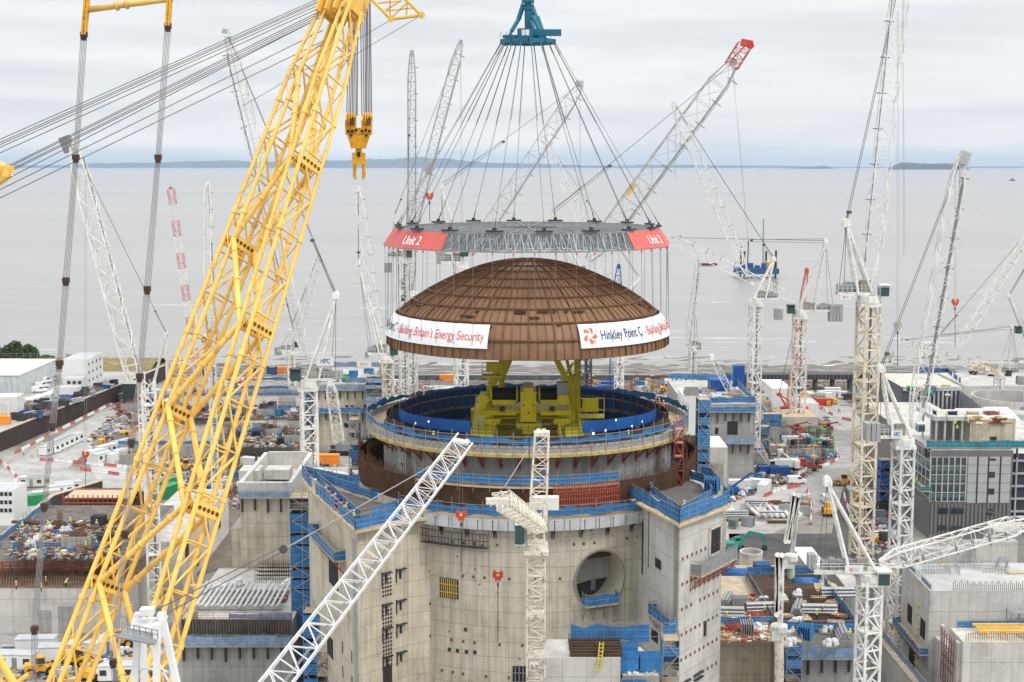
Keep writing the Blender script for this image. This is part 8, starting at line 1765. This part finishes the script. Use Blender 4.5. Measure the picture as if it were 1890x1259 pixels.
# people
crowd('slab', 'on the crowded slab', [(420, 822), (555, 822), (552, 792), (425, 792)], 5.2, 26)
crowd('hall', 'on the lower left hall deck', [(20, 1030), (225, 1030), (230, 965), (40, 965)], 13.2, 26, .9)
crowd('hall2', 'on the lower left rebar deck', [(0, 1095), (220, 1095), (220, 1078), (0, 1078)], 9.0, 6, .8)
crowd('stepped', 'on the stepped slab', [(310, 770), (550, 770), (545, 752), (320, 752)], 6.0, 10, .8)
crowd('left road', 'on the road below the dark retaining wall', [(30, 845), (140, 800), (160, 806), (50, 850)], 0, 6, .95)
crowd('grey top', 'on the grey building roof', [(1725, 800), (1785, 800), (1790, 770), (1735, 770)], 29.5, 6, .9)
crowd('far road', 'on the road beyond the lettered mast', [(1480, 765), (1560, 765), (1560, 748), (1480, 748)], 0, 10, .3)
crowd('pipe yard', 'in the pipe yard', [(1395, 962), (1495, 962), (1490, 930), (1400, 930)], 0, 5, .2)
crowd('red slab', 'on the right foreground plywood deck', [(1340, 1175), (1425, 1175), (1420, 1110), (1340, 1110)], 13.5, 3, .6)
crowd('rebar slab', 'on the dark rebar slab', [(1500, 1190), (1572, 1190), (1560, 1120), (1500, 1120)], 14.5, 4, .8)
crowd('stairs', 'waiting by the white stair core', [(1338, 880), (1354, 880), (1354, 868), (1338, 868)], 0, 6, 1)
setmode('c')
r = random.Random(31)
for i, (px, rad, c) in enumerate(((742, 25.6, 'orange'), (733, 25.7, 'orange'), (758, 25.4, 'yellow'), (1240, 25.5, 'orange'), (1243, 25.2, 'orange'), (1250, 25.7, 'orange'), (1236, 25.6, 'orange'), (1160, 25.6, 'yellow'), (800, 25.6, 'yellow'))):
    a = ang(px, rad); a = a if i in (5, 7, 8) else math.pi-a
    place('stand'+c, circ(rad, 49.55, a), r.uniform(0, 6), 'worker in %s hi-vis on the ring walkway' % c, 'workers on the ring walkway')
for i in range(4): q = ring3(TLp, -1.2, 39.95); place(('stand' if i % 2 else 'bend')+('orange' if i < 2 else 'yellow'), q[5].lerp(q[0], .15+.25*i), i, 'worker in %s hi-vis %s on the left tower top' % ('orange' if i < 2 else 'yellow', 'standing' if i % 2 else 'bending over'), 'workers on the left tower')
for i, k in enumerate(('boards', 'forms_blue', 'bags', 'timber')): q = ring3(TRp, -1.0, 42.3); place(k, q[i].lerp(q[(i+1) % 5], .45), i*1.3, ITEMS[k]+' on the right tower top')
place('reachyellow', V((TRp[0][0]+1.2, TRp[0][1]+5, 42.3)), 1, 'worker in yellow hi-vis jacket reaching up on the right tower top')
setmode('w')
place('standyellow', V((xg-1.4, 306, 12.3)), 2, 'worker in yellow hi-vis standing on the teal catch platform'); place('walkyellow', V((xg-1.4, 312, 12.3)), 2, 'worker in yellow hi-vis walking along the teal catch platform')
for i, px in enumerate((1788, 1808, 1818, 1860)): place(('stand' if i != 1 else 'reach')+('orange' if i == 1 else 'yellow'), V((X(px, 302), 301.9, 22.65)), i, 'worker in %s hi-vis on the teal walkway' % ('orange' if i == 1 else 'yellow'), 'workers on the teal walkway')
setmode('c')
for i in range(7):
    q = ring3(TLp, -.9, 39.95); c = q[5].lerp(q[0], .12+.11*i); t = thing('tool_crate', 'small dark tool crate in the row on the left tower top', 'crate', c, 'tool crates on the left tower'); mt = (cblue, dred, greym)[i % 3]; part(t, 'crate_body', mt, lambda m: m.box(c+V((0, 0, .5)), (1.3, .9, .9), .9)); part(t, 'lid', mt, lambda m: m.box(c+V((0, 0, 1.0)), (1.4, 1.0, .1), .9)); t['label'] = ['blue', 'dull red', 'grey'][i % 3]+' tool crate in the row on the left tower top'
setmode('w')
# --- fine litter of loose material that nobody could count
def litter(name, poly, zz, n, mats, seed, s=1.0):
    r = random.Random(seed); m = MB(); xs = [p[0] for p in poly]; ys = [p[1] for p in poly]; got = 0
    while got < n:
        px, py = r.uniform(min(xs), max(xs)), r.uniform(min(ys), max(ys))
        if not inpoly(px, py, poly): continue
        g = G(px, py, zz); got += 1; k = r.random()
        d = (r.uniform(.2, .7), r.uniform(.2, .6), r.uniform(.1, .5)) if k < .6 else (r.uniform(1, 3.2), r.uniform(.08, .25), r.uniform(.06, .2)) if k < .9 else (r.uniform(.8, 1.6), r.uniform(.6, 1.2), r.uniform(.3, .9))
        m.box(g+V((0, 0, d[2]*s/2+.03)), tuple(x*s for x in d), r.uniform(0, 3.14), r.choices(range(len(mats)), [6, 5, 4, 3, 2, 2, 1, 1][:len(mats)])[0])
    tag(m.build(name, mats), 'small loose building material scattered on %s' % {1: 'the middle left slabs', 2: 'the left hall decks', 3: 'the left yard', 4: 'the right yard', 5: 'the right foreground slabs', 6: 'the ground beyond the yellow boom', 7: 'the ground left of the shell', 8: 'the far right ground', 9: 'the shore ground', 10: 'the ground below the grey building', 11: 'the crowded slab', 12: 'the bay by the right tower', 13: 'the lower left yard'}[seed], 'loose material', kind='stuff')
LM = [conc_g, rebar, rustm, greym, timber, blue_net, whitep, dred]
litter('loose_material', [(310, 772), (552, 772), (545, 750), (320, 750)], 6.0, 2200, LM, 1)
litter('loose_material', [(15, 1032), (232, 1032), (238, 962), (30, 962)], 13.2, 2600, LM, 2, .8)
litter('loose_material', [(160, 812), (225, 750), (320, 735), (420, 860), (330, 890), (180, 838)], 0, 2600, LM, 3)
litter('loose_material', [(1395, 780), (1530, 770), (1545, 845), (1490, 880), (1340, 930), (1345, 870)], 0, 4200, LM, 4)
litter('loose_material', [(1330, 1185), (1430, 1185), (1425, 1100), (1338, 1100)], 13.5, 1200, [ply, timber, dred, whitep, rustm, greym], 5, .7)
litter('loose_material', [(220, 745), (580, 712), (600, 735), (400, 775), (300, 790)], 0, 5200, LM, 6)
litter('loose_material', [(350, 860), (600, 845), (640, 870), (440, 940), (340, 940)], 0, 3600, LM, 7)
litter('loose_material', [(1560, 740), (1890, 705), (1890, 730), (1590, 770)], 0, 2600, LM, 8)
litter('loose_material', [(420, 700), (1580, 692), (1580, 728), (430, 730)], 0, 6500, LM, 9)
litter('loose_material', [(1560, 890), (1630, 880), (1668, 990), (1600, 1040)], 0, 2600, LM, 10)
litter('loose_material', [(410, 826), (558, 826), (555, 788), (415, 788)], 5.2, 2200, LM, 11)
litter('loose_material', [(1150, 1246), (1208, 1246), (1208, 1205), (1150, 1205)], 23.6, 160, [whitep, timber, conc_g, ply, bag], 12, .5)
litter('loose_material', [(10, 1196), (250, 1190), (300, 1256), (10, 1259)], 0, 1600, LM, 13, .8)
# ------------------------------------------------------------------ labels that single out: rank the look-alikes from left to right
def spell(n): return ['', 'leftmost', 'second from left', 'third from left', 'fourth from left', 'fifth from left', 'sixth from left', 'seventh from left', 'eighth from left', 'ninth from left', 'tenth from left'][n]
by = {}
for o in S.objects:
    if o.parent is None and 'label' in o and 'kind' not in o: by.setdefault(o['label'], []).append(o)
for lab, os_ in by.items():
    if len(os_) > 1:
        os_.sort(key=lambda o: o.location.x/max(1, o.location.y))
        if len(os_) <= 10:
            for i, o in enumerate(os_): o['label'] = '%s, %s' % (lab, spell(i+1) if i < len(os_)-1 or i == 0 else 'rightmost')
        else:
            for o in os_: o['group'] = o['group'] if 'group' in o else lab
for o in S.objects:
    for k in ('ext', 'short'):
        if k in o: del o[k]
    if 'category' in o and o.parent is not None: del o['category']
